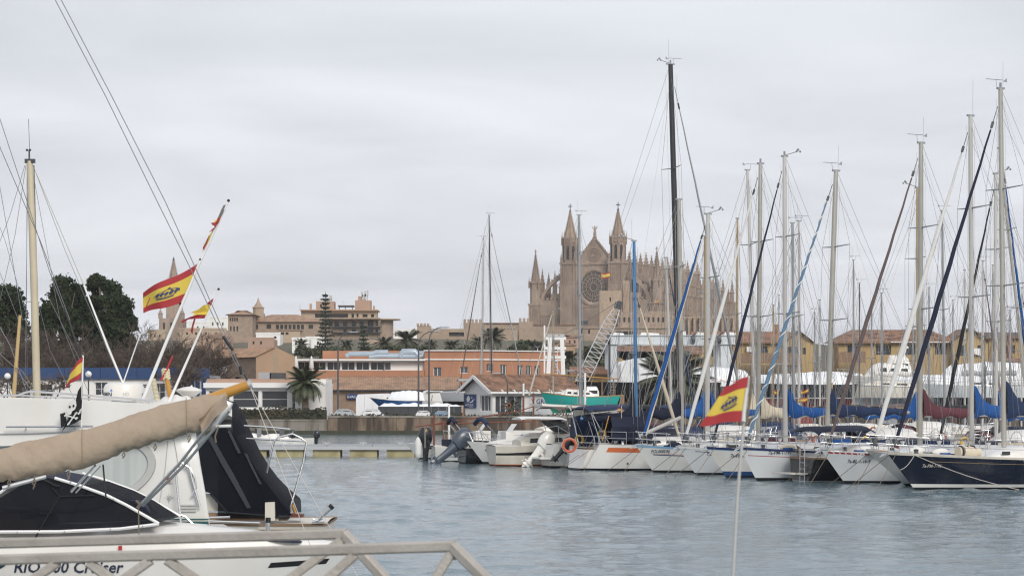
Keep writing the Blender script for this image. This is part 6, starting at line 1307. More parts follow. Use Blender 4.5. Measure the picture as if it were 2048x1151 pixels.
# F: orange-striped yacht showing its raked stern
t, h = yacht('white yacht with broad orange stripe and reversed stern', 8.6, 2.9, 1.25, 1.18, .8, 1166, 939, (1273, 1268, 482, 9), M['cvcream'], gel, None, [(M['orangest'], .72, .90, .06, .62)], None, (0, .06), None, 2.6, M['cvnavy'], None, (.3, .7), .4, M['cvnavy'], ang=5, tr=.62, mm=M['bluemast'], head=5, stern=True, seed=8, lines=False, covh=.5, lwr=.009, jibpx=1362, jibtop=.72, jibw=.15)
fender_on(t, h, .40, -1, 'cream fender hanging over the orange stripe', M['cvcream']); fender_on(t, h, .55, -1, 'brown leathery fender at the end of the orange stripe', M['wood'], None, 1.15)
part('outlet', lambda b: b.tube([h.pt(.22, .28, -1, .0), h.pt(.22, .28, -1, .02)], .05, 8), M['darkm'], t, None, False); part('davit', lambda b: [b.tube([(.7, y, 1.2), (.25, y, 2.6), (1.6, y, 2.75)], .022, 6) for y in (-1.05, 1.0)] + [b.tube([(1.1, y, 1.2), (.3, y, 2.55)], .018, 6) for y in (-1.05, 1.0)], M['steelb'], t, 50, False)
part('dodger_side', lambda b: b.rings([[(x, y, z) for y, z in ((-1.1, 1.35), (-1.1, 2.0), (-.7, 2.45), (.7, 2.45), (1.1, 2.0), (1.1, 1.35))] for x in (1.2, 2.9)], False, False), M['cvnavy'], t, 40, False); part('oar', lambda b: b.beam((.75, -1.12, 1.35), (1.05, -1.15, 2.5), .12, .04), M['varn'], t, None, False)
part('stern_line', lambda b: [b.tube([(.6, -.9, 1.2), (-1.4, -1.8, -.05)], .011, 4), b.tube([(.6, .6, 1.2), (-1.2, .2, -.05)], .011, 4)], M['rope'], t, None, False)
t = thing('spinnaker_pole', 'white spar propped over the bow right of the orange-striped yacht', 'pole', P(1282, 870, 101)); part('pole', lambda b: b.tube([P(1278, 872, 101), P(1362, 834, 101)], .085, 8), M['aluw'], t, 50)

# ------------------------------------------------------------------ boats on the far side of the pontoon and deeper in the marina
BK = [  # base px, top px, top row, width px, depth, mast material, jib material, jib foot px, cover, length, heading, head, label
 (1362, 1341, 130, 15, 118, 'carbon', 'alud', 1500, 'cvnavy', 13.5, 20, 15, 'racing yacht under the tallest black mast'),
 (1364, 1358, 399, 12, 106, 'alu', None, None, 'cvnavy', 9.5, 21, 1, 'yacht with silver mast in front of the tallest black mast'),
 (1412, 1411, 472, 10, 112, 'gold', None, None, 'cvblue', 9, 22, 1, 'yacht with golden mast behind the blue furled jib'),
 (1345, 1332, 516, 7, 128, 'aluw', 'cvdenim', 1400, None, 9, 22, 1, 'yacht with thin leaning white mast near the lift'),
 (1473, 1475, 437, 6, 136, 'gold', None, None, 'cvwhite', 9, 23, 1, 'yacht with thin golden mast left of the white masts'),
 (1512, 1495, 341, 9, 116, 'aluw', None, None, 'cvcream', 10, 22, 2, 'yacht with slanting pale mast and cream mainsail'),
 (1588, 1585, 446, 8, 128, 'alud', None, None, 'cvblue', 9, 23, 3, 'yacht with left one of two short grey masts'),
 (1598, 1598, 442, 7, 134, 'aluw', None, None, None, 9, 23, 3, 'yacht with right one of two short grey masts'),
 (1836, 1835, 376, 9, 104, 'gold', None, None, 'cvblue', 9.5, 23, 5, 'yacht with tan mast hard beside the silver one'),
 (1890, 1884, 422, 6, 138, 'alud', None, None, None, 9, 23, 2, 'yacht with slim grey mast behind the white furled jib'),
 (1993, 1991, 348, 9, 98, 'aluw', 'cvblack', 1876, 'cvblue', 10, 203, 5, 'yacht with second mast from the frame edge, black jib'),
 (1161, 1158, 430, 8, 168, 'alud', None, None, None, 11, 20, 3, 'yacht with silver four-spreader mast before the cathedral front'),
 (2062, 1999, 300, 8, 112, 'alu', 'cvblue', 2075, 'cvnavy', 9, 23, 1, 'yacht beyond the navy hull with blue forestay'),
 (1707, 1707, 520, 4, 176, 'alud', None, None, None, 9, 24, 3, 'distant yacht with grey mast between the ochre buildings'),
 (1718, 1719, 566, 3, 182, 'darkm', None, None, None, 8, 24, 3, 'distant yacht with short dark mast left of the second ochre roof'),
 (1764, 1763, 586, 5, 170, 'alud', None, None, None, 8, 24, 3, 'distant yacht with stubby grey mast over the brown roof'),
 (1744, 1743, 610, 3, 178, 'alud', None, None, None, 8, 24, 1, 'distant yacht with faint mast left of the stubby grey one'),
 (1545, 1547, 610, 4, 172, 'gold', None, None, None, 8, 24, 1, 'distant yacht with short tan mast before the first ochre roof'),
 (1556, 1558, 590, 3, 180, 'alud', None, None, None, 8, 24, 1, 'distant yacht with thin grey mast at the first ochre gable'),
 (1630, 1629, 625, 3, 176, 'alud', None, None, None, 8, 24, 2, 'distant yacht with short mast in the gap of sky'),
 (1640, 1639, 600, 4, 160, 'aluw', None, None, None, 8, 24, 1, 'distant yacht with pale mast left of the striped jib mast'),
 (1858, 1858, 575, 4, 172, 'alud', None, None, None, 8, 24, 3, 'distant yacht with grey mast right of the tan one'),
 (1826, 1826, 620, 3, 180, 'alud', None, None, None, 8, 24, 1, 'distant yacht with low mast left of the tan one'),
 (1965, 1966, 522, 5, 150, 'aluw', 'cvbrown', 2010, None, 9, 24, 3, 'distant yacht with white mast between the two tallest masts'),
 (1987, 1986, 530, 4, 165, 'alud', None, None, None, 8, 24, 1, 'distant yacht with faint mast beside the frame edge group'),
 (2020, 2020, 620, 4, 160, 'alud', None, None, None, 8, 24, 2, 'distant yacht with short mast right of the tallest silver mast'),
 (2043, 2044, 575, 4, 150, 'aluw', 'cvdenim', 2080, None, 9, 24, 2, 'distant yacht with pale mast cut by the frame edge'),
 (1430, 1432, 545, 4, 165, 'alud', None, None, None, 8, 24, 2, 'distant yacht with grey mast before the cathedral flank'),
 (1905, 1906, 600, 3, 180, 'alud', None, None, None, 8, 24, 2, 'distant yacht with thin mast over the brown roof end'),
 (1930, 1929, 540, 4, 168, 'aluw', None, None, None, 8, 24, 1, 'distant yacht with thin white mast left of the navy furled jib'),
]
rq = random.Random(5)
for i, (xb, xt, yt, wp, d, mm, jb, jx, cv, L, ang, hd, lb) in enumerate(BK):
    far = d > 140; B = L*.31; h = Hull(L, B, 1.2, .95, .9, .3, .74); a = R(ang); xm = L*.58
    t = thing('sailing_yacht', lb, 'yacht', (XX(xb, d) - math.cos(a)*xm, d - math.sin(a)*xm, 0), a, 'yachts deeper in the marina')
    hull_parts(t, h, rq.choice([M['gel'], M['gelb'], M['gelc'], M['navyhull'], M['gelg']]) if i else M['blackhull'], None, None, (0, .07), None, [(rq.choice([M['navyst'], M['red'], M['cvblue']]), .7, .76, .05, .9)], rq.choice([M['wood'], M['deck'], M['greyp']]))
    coach(t, h, L*.28, L*.68, .62, .42, rq.choice([M['gel'], M['gelc'], M['gelg']]), 0 if far else 3)
    if not far:
        clutter(t, h, i+300); rail_set(t, h); sprayhood(t, h, L*.2, L*.33, h.deckz(2)+.1, rq.choice([M['cvnavy'], M['cvblue'], M['cvdenim'], M['cvburg']]), ht=.75)
        part('bimini', lambda b: b.rings([[(x, B*.4*math.cos(q), 2.75 + k + .2*math.sin(q)) for q in [math.pi*j/8 for j in range(9)]] for x, k in ((.3, -.12), (.5, 0), (2.2, .05), (2.4, -.1))], False, False), rq.choice([M['cvnavy'], M['cvdenim'], M['cvcream'], M['cvblue'], M['cvblack'], M['cvbrown']]), t, 50, False)
        part('cockpit_tent', lambda b: b.rings([[(x, B*.36*math.cos(q), .95 + k*max(0, math.sin(q))**.6) for q in [math.pi*j/8 for j in range(9)]] for x, k in ((L*.30, .7), (L*.36, 1.0), (L*.52, .95), (L*.58, .5))], False, False), rq.choice([M['cvnavy'], M['cvdenim'], M['cvwhite'], M['cvburg'], M['cvblack']]), t, 50, False)
        part('bimini_frame', lambda b: [b.tube([(x, s_*B*.4, .95), (x2, s_*B*.4, 2.72)], .014, 5) for s_ in (1, -1) for x, x2 in ((1.2, .4), (1.2, 2.3))], M['steelb'], t, None, False)
    jbase = None if jx is None else px_x(t, jx)
    four = i == 11
    rig(t, h, xm, loc_z(t, xm, yt), S(wp, d), M[mm], px_x(t, xt) - px_x(t, xb), M[jb] if jb else None, .14 if i != 10 else .15, 3.4 if cv else (3.0 if not far else None), M[cv] if cv else None, .55, head=hd, mid=.38, seed=i, spr=(.22, .42, .62, .82) if four else (.45, .72) if d < 125 else (.55,), sprw=B*.3, lw=.008 if d < 125 else .011, jibbase=jbase, boomz=2.4)

# pontoon behind the front row
def pontoon(a, c, label, nfl, wd=2.2, zt=.62, flw=2.6):
    a, c = Vector((*a, 0)), Vector((*c, 0)); dr = (c-a).normalized(); t = thing('pontoon', label, 'pontoon', a)
    n = max(2, int((c-a).length / 2.4))
    for k in range(n):
        p, q = a.lerp(c, k/n) + dr*.02, a.lerp(c, (k+1)/n) - dr*.02
        part('deck_panel', lambda b: b.beam(p + Vector((0, 0, zt-.05)), q + Vector((0, 0, zt-.05)), wd, .1), M['greyp'], t)
    for s_ in (-1, 1): part('side_beam', lambda b: b.beam(a + Vector((-dr.y*s_*wd*.48, dr.x*s_*wd*.48, zt-.18)), c + Vector((-dr.y*s_*wd*.48, dr.x*s_*wd*.48, zt-.18)), .14, .2), M['steel'], t)
    for k in range(nfl):
        p = a.lerp(c, (k+.5)/nfl)
        part('float', lambda b: (b.beam(p - dr*flw/2 + Vector((0, 0, .08)), p + dr*flw/2 + Vector((0, 0, .08)), wd*.85, .62),), M['cfloat'], t)
        part('cleat', lambda b: (b.beam(p + Vector((-.2, -wd*.4, zt+.12)), p + Vector((.2, -wd*.4, zt+.12)), .05), b.bx(p.x-.05, p.x+.05, p.y-wd*.4-.05, p.y-wd*.4+.05, zt, zt+.12)), M['steel'], t)
    return t
M['cfloat'] = mat('algae_float', (.40, .35, .20), .8, .3, 1.5, c2=(.20, .17, .08), c2amt=.7, c2scale=1.2)
pontoon((26.0, 80.0), (12.0, 113.0), 'long grey floating pontoon behind the moored yachts', 8)
pontoon((XX(470, 128), 128.5), (XX(838, 128), 128.5), 'grey floating walkway on yellowish floats across the basin', 5, 2.0, .68, 1.55)
# ------------------------------------------------------------------ motor boats at the end of the row
def mb_at(name, label, h, px, wl, ang, cat='motorboat', stern=True, group='motor boats at the end of the row'): return boat_at(name, label, cat, h, px, wl, ang, group, stern)
# cuddy cruiser with cabin
h = Hull(6.0, 2.4, 1.15, .98, .9, -.1, .9, .03, .4, 2.6); t = mb_at('cabin_cruiser', 'white cabin cruiser with black rubbing strake and orange waterline', h, 985, 931, 14)
hull_parts(t, h, M['gelc'], None, M['orangest'], (.06, .10), None, [(M['rubber'], .55, .66, 0, 1), (M['navyst'], .80, .9, .35, .62)])
coach(t, h, 1.2, 4.9, .8, .62, M['gelc'], 2, .6)
part('windscreen', lambda b: [b.poly((3.3, s_*.85, 1.65), (4.3, s_*.5, 1.45), (3.5, s_*.7, 2.15), (2.6, s_*.85, 2.2)) for s_ in (1, -1)] + [b.poly((3.3, .85, 1.65), (4.2, 0, 1.6), (3.5, 0, 2.25), (2.6, .8, 2.2)), b.poly((3.3, -.85, 1.65), (4.2, 0, 1.6), (3.5, 0, 2.25), (2.6, -.8, 2.2))], M['glassm'], t, None, False)
part('hardtop', lambda b: b.rings([[(x, 1.0*math.cos(a), 2.25 + k + .12*math.sin(a)) for a in [math.pi*j/8 for j in range(9)]] for x, k in ((1.2, 0), (1.5, .05), (3.2, .02), (3.5, -.03))], True, False), M['gel'], t, 50, False); rail_set(t, h, None, True, False, True, .5)
part('hull_line', lambda b: b.tube([h.pt(.05, .62, -1, .02), h.pt(.35, .7, -1, .03), h.pt(.9, .8, -1, .03)], .03, 6), M['rubber'], t, None, False)
# big white pilot-house boat
h = Hull(7.0, 2.6, 1.35, 1.1, .9, .05, .9, .03, .4, 2.4); t = mb_at('pilothouse_boat', 'white pilothouse boat with orange ring buoy at its stern', h, 1092, 934, 16)
hull_parts(t, h, gel, None, None, (0, .05), None, [(M['navyst'], .62, .7, .1, .5)])
def house_(b):
    rg = [[(x, y*w_, z) for y, z in ((-1, 1.0), (-.98, zt-.25), (-.85, zt), (.85, zt), (.98, zt-.25), (1, 1.0))] for x, w_, zt in ((1.6, 1.0, 2.75), (3.0, 1.0, 2.85), (3.5, .95, 2.75), (4.4, .85, 1.75), (4.9, .7, 1.25))]; b.rings(rg)
part('pilothouse', house_, M['gelc'], t, 40, False); part('door_opening', lambda b: b.bx(1.57, 1.6, -.75, -.2, 1.05, 2.45), M['dark'], t, None, False)
part('side_window', lambda b: [b.poly((1.9, s_*1.012, 1.85), (3.4, s_*1.0, 1.85), (3.2, s_*.97, 2.45), (1.9, s_*.985, 2.45)) for s_ in (1, -1)], M['glassd'], t, None, False)
part('roof_wing', lambda b: b.rings([[(x, y, z + k) for y, z in ((-1.1, 2.82), (-.9, 2.92), (.9, 2.92), (1.1, 2.82))] for x, k in ((-.5, .12), (.4, .08), (1.7, 0), (3.3, -.02))], True), M['gelc'], t, 40, False)
part('grab_rail', lambda b: [b.tube([(.3, y, 1.1), (.3, y, 1.9), (.9, y, 1.95), (1.5, y, 1.6)], .018, 5) for y in (-1.05, 1.05)], M['steelb'], t, None, False); rail_set(t, h, None, True, False, True, .55)
outboard(t, -.15, .35, .55, gel, 1.15, .75, -1, 'outboard_motor', 'big white outboard tilted up')
part('transom_platform', lambda b: b.bx(-.6, .05, -1.05, 1.05, .42, .5), gel, t, None, False)
lb = thing('lifebuoy', 'orange ring lifebuoy hung on the pilothouse boat rail', 'lifebuoy', P(1139, 890, 104.2)); part('ring', lambda b: b.rings([[P(1139, 890, 104.2) + Vector(((.29 + .065*math.cos(q))*math.cos(a), .065*math.sin(q), (.29 + .065*math.cos(q))*math.sin(a))) for q in [2*math.pi*j/8 for j in range(8)]] for a in [2*math.pi*k/24 for k in range(25)]], False), M['buoyo'], lb, 60); part('rope', lambda b: [b.tube([P(1139, 890, 104.2) + Vector((.37*math.cos(a), -.03, .37*math.sin(a))) for a in (R(s0), R(s0+45), R(s0+90))], .012, 4) for s0 in (0, 90, 180, 270)], M['flagw'], lb)
# boat with white fabric canopy between pilothouse and orange-striped yacht
h = Hull(7.4, 2.6, 1.2, 1.05, .8, .1, .9); t = mb_at('canvas_cruiser', 'white cruiser with navy canvas enclosure right of the ring buoy', h, 1130, 935, 6); outboard(t, -.1, -.6, .7, M['obm'], .8, .75, -1, 'auxiliary_outboard', 'small black outboard tilted up'); hull_parts(t, h, gel, None, None, (0, .05), None, [(M['navyst'], .5, .56, .05, .5)]); coach(t, h, 2.6, 6.2, .75, .6, gel, 2)
part('enclosure', lambda b: b.rings([[(x, y*1.1, z*k) for y, z in ((-1, 1.0), (-1, 2.1), (-.75, 2.5), (.75, 2.5), (1, 2.1), (1, 1.0))] for x, k in ((.4, .95), (.8, 1), (2.6, 1.0), (3.4, .85))], True, False), M['cvdenim'], t, 40, False); part('targa_bar', lambda b: b.tube([(.5, -1.2, 1.1), (.2, -1.15, 2.6), (.1, -.8, 2.95), (.1, .8, 2.95), (.2, 1.15, 2.6), (.5, 1.2, 1.1)], .035, 6), M['steelb'], t, 50, False); part('roof', lambda b: b.bx(.2, 2.4, -1.0, 1.0, 2.86, 2.95), M['gelc'], t, None, False); text_on('FIGAR', .17, lambda a, c: h.surf(.35 + a, .62 + c, .012, -1), M['skyst'], t)
# open motorboat with raised bow beside the cuddy
h = Hull(5.6, 2.2, 1.15, .9, .9, -.1, .88); t = mb_at('open_motorboat', 'white open motorboat with bow out and navy cover', h, 968, 927, 196, stern=False); hull_parts(t, h, gel, None, M['antif'], (.0, .1), None, [(M['navyst'], .6, .68, .3, .9)]); coach(t, h, 1.6, 4.6, .7, .35, gel, 1, .5); rail_set(t, h, None, True, False, False, .45)
part('tonneau', lambda b: b.grid(lambda u, v: (.3 + 2.6*u, (v-.5)*2.0, h.deckz(1) + .2 + .45*math.sin(math.pi*u)*math.cos((v-.5)*2.6) + .04*math.sin(u*14+v*9)), 14, 8), M['cvdenim'], t, 50, False)
# two small boats with big outboards and folded biminis
for k, (px, wl, mt, sc, lb, tl, cv) in enumerate(((884, 926, 'obg', 1.45, 'small black-hulled boat with large slate-grey outboard tilted up', .9, 'cvdenim'), (852, 922, 'obm', 1.15, 'small white boat with upright black outboard at the row end', .05, 'cvnavy'))):
    h = Hull(5.6, 2.1, .95, .78, .8, -.05, .92); t = mb_at('outboard_boat', lb, h, px + (40 if k == 0 else 14), wl, 18 if k == 0 else 12); hull_parts(t, h, gel if k else M['blackhull']); part('console', lambda b: (b.bx(2.2, 3.0, -.45, .45, .8, 1.6), b.poly((2.5, -.45, 1.6), (2.5, .45, 1.6), (2.8, .45, 2.0), (2.8, -.45, 2.0))), gel, t, None, False)
    outboard(t, -.55 if k == 0 else -.1, -.3 if k == 0 else .3, .42 if k == 0 else .62, M[mt], sc, tl, -1, 'outboard_motor')
    part('bimini_roll', lambda b: b.tube([(1.0, y, 2.25 - .25*abs(y)**2) for y in (-1.0, -.6, -.2, .2, .6, 1.0)], .12, 8), M[cv], t, 50, False); part('bimini_frame', lambda b: [b.tube([(1.9+q, s_*1.0, .8), (1.0, s_*1.0, 2.0)], .016, 5) for s_ in (1, -1) for q in (0, .25)], M['steelb'], t, None, False)
    part('swim_platform', lambda b: b.bx(-.5, 0, .5, .95, .3, .36), gel, t, None, False); rail_set(t, h, None, True, False, False, .4); part('seat', lambda b: b.bx(.6, 1.2, -.8, .8, .75, 1.15), M['cvnavy'], t, None, False); part('arch', lambda b: b.tube([(.9, -.95, .8), (.7, -.9, 1.6), (.7, .9, 1.6), (.9, .95, .8)], .02, 5), M['steelb'], t, None, False)
h = Hull(4.6, 1.9, .9, .7, .8, -.05, .9); t = mb_at('open_dinghy', 'small white dinghy with wooden seat at the pontoon end', h, 838, 917, 190, stern=False); hull_parts(t, h, gel); part('tiller_seat', lambda b: b.bx(.6, 1.0, -.7, .7, .75, .82), M['varn'], t, None, False); part('console', lambda b: b.bx(1.8, 2.3, -.4, .4, .7, 1.3), M['wood'], t, None, False)
fd = thing('fender', 'long white fender hanging at the dinghy side', 'fender', P(836, 905, 113)); part('body', lambda b: b.lathe(P(836, 917, 113), [(.02, 0), (.14, .08), (.16, .3), (.16, .85), (.1, 1.0), (.03, 1.1)], 10), M['flagw'], fd, 60)
# rusty pole frame on the quay side
t = thing('pole_frame', 'rusty red steel pole frame above the small boats', 'frame', P(960, 880, 122)); 
for p, q, r_ in (((830, 853), (1038, 822), .035), ((868, 848), (1062, 842), .035), ((868, 830), (868, 895), .05), ((1047, 790), (1047, 855), .05), ((1067, 785), (1067, 850), .05), ((887, 840), (887, 890), .04), ((1036, 822), (1067, 812), .03)):
    part('pole', lambda b: b.tube([P(*p, 122), P(*q, 122)], r_, 6), M['rust'], t, 60)
part('white_top', lambda b: b.tube([P(1047, 766, 122), P(1047, 790, 122)], .06, 6), M['whitep'], t, 60)
for x, y0, y1, d, lb in ((898, 808, 880, 120, 'white post rising from the small boats'), (1170, 745, 836, 120, 'thin white pole beside the turquoise boat')):
    q = thing('white_post', lb, 'post', P(x, y1, d)); part('post', lambda b: b.tube([(XX(x, d), d, .0), P(x, y0, d)], .06, 8), M['whitep'], q, 60)
# little boats beyond the walkway
for x, y, d, ang, lb, L in ((556, 889, 150, 186, 'small white motorboat with windscreen beyond the walkway', 4.6), (512, 889, 152, 192, 'small white motorboat half hidden by the navy canopy', 4.4)):
    h = Hull(L, 1.9, .8, .65, .8, -.1, .9); a = R(ang); t = thing('day_boat', lb, 'motorboat', (XX(x, d) - math.cos(a)*L/2, d - math.sin(a)*L/2, 0), a, 'boats beyond the walkway'); hull_parts(t, h, gel, None, M['antif'], (0, .2)); coach(t, h, 1.6, 3.6, .7, .35, gel, 0, .5); part('windscreen', lambda b: b.rings([[(x_, y_, z_) for y_, z_ in ((-.7, .75), (-.6, 1.3), (.6, 1.3), (.7, .75))] for x_ in (1.9, 2.2)], False, False), M['glassm'], t, None, False); outboard(t, -.1, 0, .5, M['obm'], .7, 0)
# flags between the boats
def mini_flag(px, py, d, w_, h_, label, st=1.0, pole=30, sl=0.0):
    t = thing('flag', label, 'flag', P(px, py + pole, d), 0, 'small red-yellow flags in the marina'); part('staff', lambda b: b.tube([P(px, py+pole, d), P(px, py-2, d)], .018, 5), M['wirel'], t)
    for v0, v1, m_ in ((0, .25, 'flagr'), (.25, .75, 'flagy'), (.75, 1, 'flagr')):
        part('stripe', lambda b: b.grid(lambda u, v: P(px + st*w_*u, py + h_*(v0+(v1-v0)*v) + sl*u + 1.2*math.sin(u*5), d) + Vector((0, .08*math.sin(u*7), 0)), 8, 2), M[m_], t)
mini_flag(1203, 545, 735, 17, 11, 'flag flying on the palace tower before the rose window', 1, 35); mini_flag(1310, 600, 742, 6, 5, 'tiny flag below the right cathedral turret', 1, 12)
mini_flag(1243, 812, 103, 8, 9, 'small flag at the stern of the orange-striped yacht', -1, 50, 4); mini_flag(1350, 812, 112, 16, 8, 'drooping flag right of the blue mast', -1, 40, 10); mini_flag(1602, 780, 112, 15, 8, 'small flag left of the royal blue sail cover', 1, 60, -3); mini_flag(1616, 792, 108, 18, 9, 'larger folded flag beside the royal blue sail cover', -1, 50, 5); mini_flag(1660, 765, 106, 6, 12, 'narrow hanging flag by the tall blue sail cover', 1, 60); mini_flag(1555, 780, 118, 9, 8, 'small flag above the cream mainsail', -1, 60); mini_flag(850, 855, 118, 4, 10, 'narrow flag over the black outboard', 1, 40)
# ------------------------------------------------------------------ near boats, left
M['mesh'] = mat('navy_mesh_screen', (.006, .0075, .013), .85, .4, 3, .3, alpha=.88, spec=.2)
M['clear'] = mat('clear_vinyl', (.06, .065, .075), .2, .2, 2, alpha=.7)
M['curtain'] = mat('curtained_cabin_glass', (.50, .53, .52), .15, .12, 1.0, stretch=(5, 1, .2), c2=(.40, .44, .43), c2amt=.6, c2scale=1.5)
M['wframe'] = mat('grey_window_frame', (.46, .46, .45), .4, .06, 3)
M['green'] = mat('green_stripe', (.02, .09, .09), .4, .1, 3)
M['beige'] = mat('beige_cushion', (.38, .29, .2), .85, .1, 4)
M['lantern'] = mat('padded_post', (.62, .56, .38), .8, .12, 9)
def ppx(b, pts, d, dep): b.prism([P(x, y, d) for x, y in pts], (0, dep, 0))
def rod(b, pts, d, rpx, n=7): b.tube([P(q[0], q[1], q[2] if len(q) > 2 else d) for q in pts], S(rpx, d), n)
# --- flybridge motor yacht
Y = thing('flybridge_yacht', 'large white flybridge motor yacht with oval window and chrome star', 'motor yacht', (XX(200, 36), 36, 0))
h = Hull(10.5, 3.3, 1.6, 1.05, 1.3, -.25, .92, .02, .4, 2.6)
def yh(b, fn):                                # hull runs to the left: mirror local x
    c = MB(); fn(c); b.add([(XX(425, 37.6) - x - .2*y, 37.6 + y, z) for x, y, z in c.v], [tuple(reversed(f)) for f in c.f])
part('hull', lambda b: yh(b, lambda c: h.band(c, .03, 1)), gel, Y, 35); part('antifouling', lambda b: yh(b, lambda c: h.band(c, -.4, .03)), M['antifb'], Y, 35); part('deck', lambda b: yh(b, lambda c: h.deck(c)), M['deck'], Y, 35)
def bev(b, pts, d, dep, e=.10):              # prism with rounded long edges
    n = len(pts); cx = sum(p[0] for p in pts)/n; cy = sum(p[1] for p in pts)/n; rg = []
    for dy, k in ((0, .965), (.02, .985), (e, 1), (dep-e, 1), (dep, .965)):
        rg.append([P(cx + (x-cx)*k, cy + (y-cy)*k, d) + Vector((-.2*dy, dy, 0)) for x, y in pts])
    b.rings(rg)
part('superstructure', lambda b: bev(b, [(-120, 886), (300, 870), (372, 852), (392, 862), (402, 930), (412, 985), (420, 1040), (420, 1110), (-120, 1110)], 36, 3.0), gel, Y, 50)
fb_ = part('flybridge', lambda b: bev(b, [(-120, 799), (0, 795), (45, 794), (180, 800), (300, 806), (400, 797), (455, 800), (468, 806), (462, 820), (440, 838), (400, 853), (330, 872), (230, 882), (0, 893), (-120, 896)], 35.7, 3.6, .14), gel, Y, 50)
part('shadow_gap', lambda b: b.tube([P(-110, 893.5, 35.98), P(0, 890.5, 35.98), P(230, 880, 35.98), P(330, 869.5, 35.98)], .02, 5), M['wframe'], Y)
def ell(cx, cy, rx, ry, n=40, tilt=0.0, pw=1.0): return [(cx + rx*math.cos(2*math.pi*k/n)*math.cos(tilt) - ry*math.sin(2*math.pi*k/n)*math.sin(tilt), cy + rx*math.cos(2*math.pi*k/n)*math.sin(tilt) + ry*math.sin(2*math.pi*k/n)*math.cos(tilt)) for k in range(n)]
wf = part('oval_window_frame', lambda b: b.rings([[P(x, y, 36) + Vector((0, dy, 0)) for x, y in [ell(165, 945, rx, ry, 48, -.18)[k] for rx, ry, dy in ((150, 76, -.0), (148, 74, -.06), (133, 61, -.05), (130, 58, -.0))]] if False else [P(*ell(165, 945, rx, ry, 48, -.18)[k], 36) + Vector((0, dy, 0)) for rx, ry, dy in ((150, 76, .02), (148, 74, -.05), (134, 62, -.045), (131, 59, -.005))] for k in list(range(48)) + [0]], False, False), M['wframe'], Y, 50)
part('oval_window', lambda b: b.poly(*[P(x, y, 36) + Vector((0, -.008, 0)) for x, y in ell(165, 945, 133, 61, 48, -.18)]), M['curtain'], wf)
part('grab_bar', lambda b: (rod(b, [(12, 852.5), (186, 851.5)], 35.55, 2.2), rod(b, [(52, 852, 35.55), (52, 858, 35.72)], 35.6, 1.6), rod(b, [(150, 852, 35.55), (150, 858, 35.72)], 35.6, 1.6)), M['steelb'], fb_, 50)
part('top_rail', lambda b: (rod(b, [(-120, 791), (35, 790), (48, 785), (62, 782), (120, 786), (240, 795), (315, 801)], 35.9, 2.2), [rod(b, [(x, y), (x, y+10)], 35.9, 1.5) for x, y in ((62, 783), (180, 791), (280, 799))], rod(b, [(38, 790), (180, 797), (300, 804)], 35.9, 1.6)), M['steelb'], fb_, 50)
part('tail_light', lambda b: b.prism([P(x, y, 35.985) for x, y in ((331, 951), (344, 951), (344, 965), (331, 965))], (0, -.02, 0)), M['gelc'], Y); part('red_lens', lambda b: b.prism([P(x, y, 35.963) for x, y in ((334, 954), (341, 954), (341, 963), (334, 963))], (0, -.012, 0)), M['red'], Y)
part('star_emblem', lambda b: [b.poly(P(338, 994, 35.975) + Vector((0, -.02, 0)), P(338 + 4*math.cos(a-.4), 994 + 4*math.sin(a-.4), 35.975), P(338 + r_*math.cos(a), 994 + r_*math.sin(a), 35.975)) or b.poly(P(338, 994, 35.975) + Vector((0, -.02, 0)), P(338 + r_*math.cos(a), 994 + r_*math.sin(a), 35.975), P(338 + 4*math.cos(a+.4), 994 + 4*math.sin(a+.4), 35.975)) for a, r_ in [(k*math.pi/4, 13 if k % 2 == 0 else 7) for k in range(8)]], M['steelb'], Y)
for y0, y1 in ((1036, 1038), (1041.5, 1048.5)): part('green_band', lambda b: b.prism([P(312, y0, 35.99), P(417, y0, 35.99), P(418, y1, 35.99), P(312, y1, 35.99)], (0, -.012, 0)), M['green'], Y)
part('stern_rail', lambda b: (rod(b, [(350, 932), (356, 990), (365, 1075)], 35.8, 2.6), rod(b, [(364, 925), (380, 935), (390, 955), (392, 975), (385, 990)], 35.9, 2.4), rod(b, [(372, 908), (385, 960), (400, 1012)], 35.9, 2.6), rod(b, [(285, 1017), (330, 1019), (370, 1032), (402, 1062)], 35.8, 2.4), rod(b, [(335, 947), (350, 935), (360, 931)], 35.8, 2.2)), M['steelb'], Y, 50)
for pts in ([(300, 1062), (318, 1010), (330, 940), (336, 880)], [(-100, 1004), (60, 1010), (210, 1022), (312, 1034)], [(346, 872), (352, 900), (356, 926)]): part('panel_seam', lambda b: b.tube([P(x, y, 35.992) for x, y in pts], .006, 5), M['wframe'], Y)
part('cleat', lambda b: (rod(b, [(380, 1068), (408, 1067)], 35.8, 2.4), rod(b, [(387, 1076), (387, 1068)], 35.8, 2), rod(b, [(400, 1076), (400, 1068)], 35.8, 2)), M['steelb'], Y, 50); part('vent_grille', lambda b: [b.prism([P(362, y, 35.985), P(392, y, 35.985), P(392, y+3, 35.985), P(362, y+3, 35.985)], (0, -.012, 0)) for y in (1008, 1014, 1020)], M['wframe'], Y)
part('stern_rope', lambda b: (rod(b, [(392, 1066), (380, 1058), (372, 1064), (384, 1072), (396, 1064), (404, 1080)], 35.75, 2.2),), M['wirel'], Y); part('moulding', lambda b: (rod(b, [(-110, 868), (60, 866), (240, 858), (330, 848), (400, 832)], 35.68, 1.4)), M['wframe'], fb_)
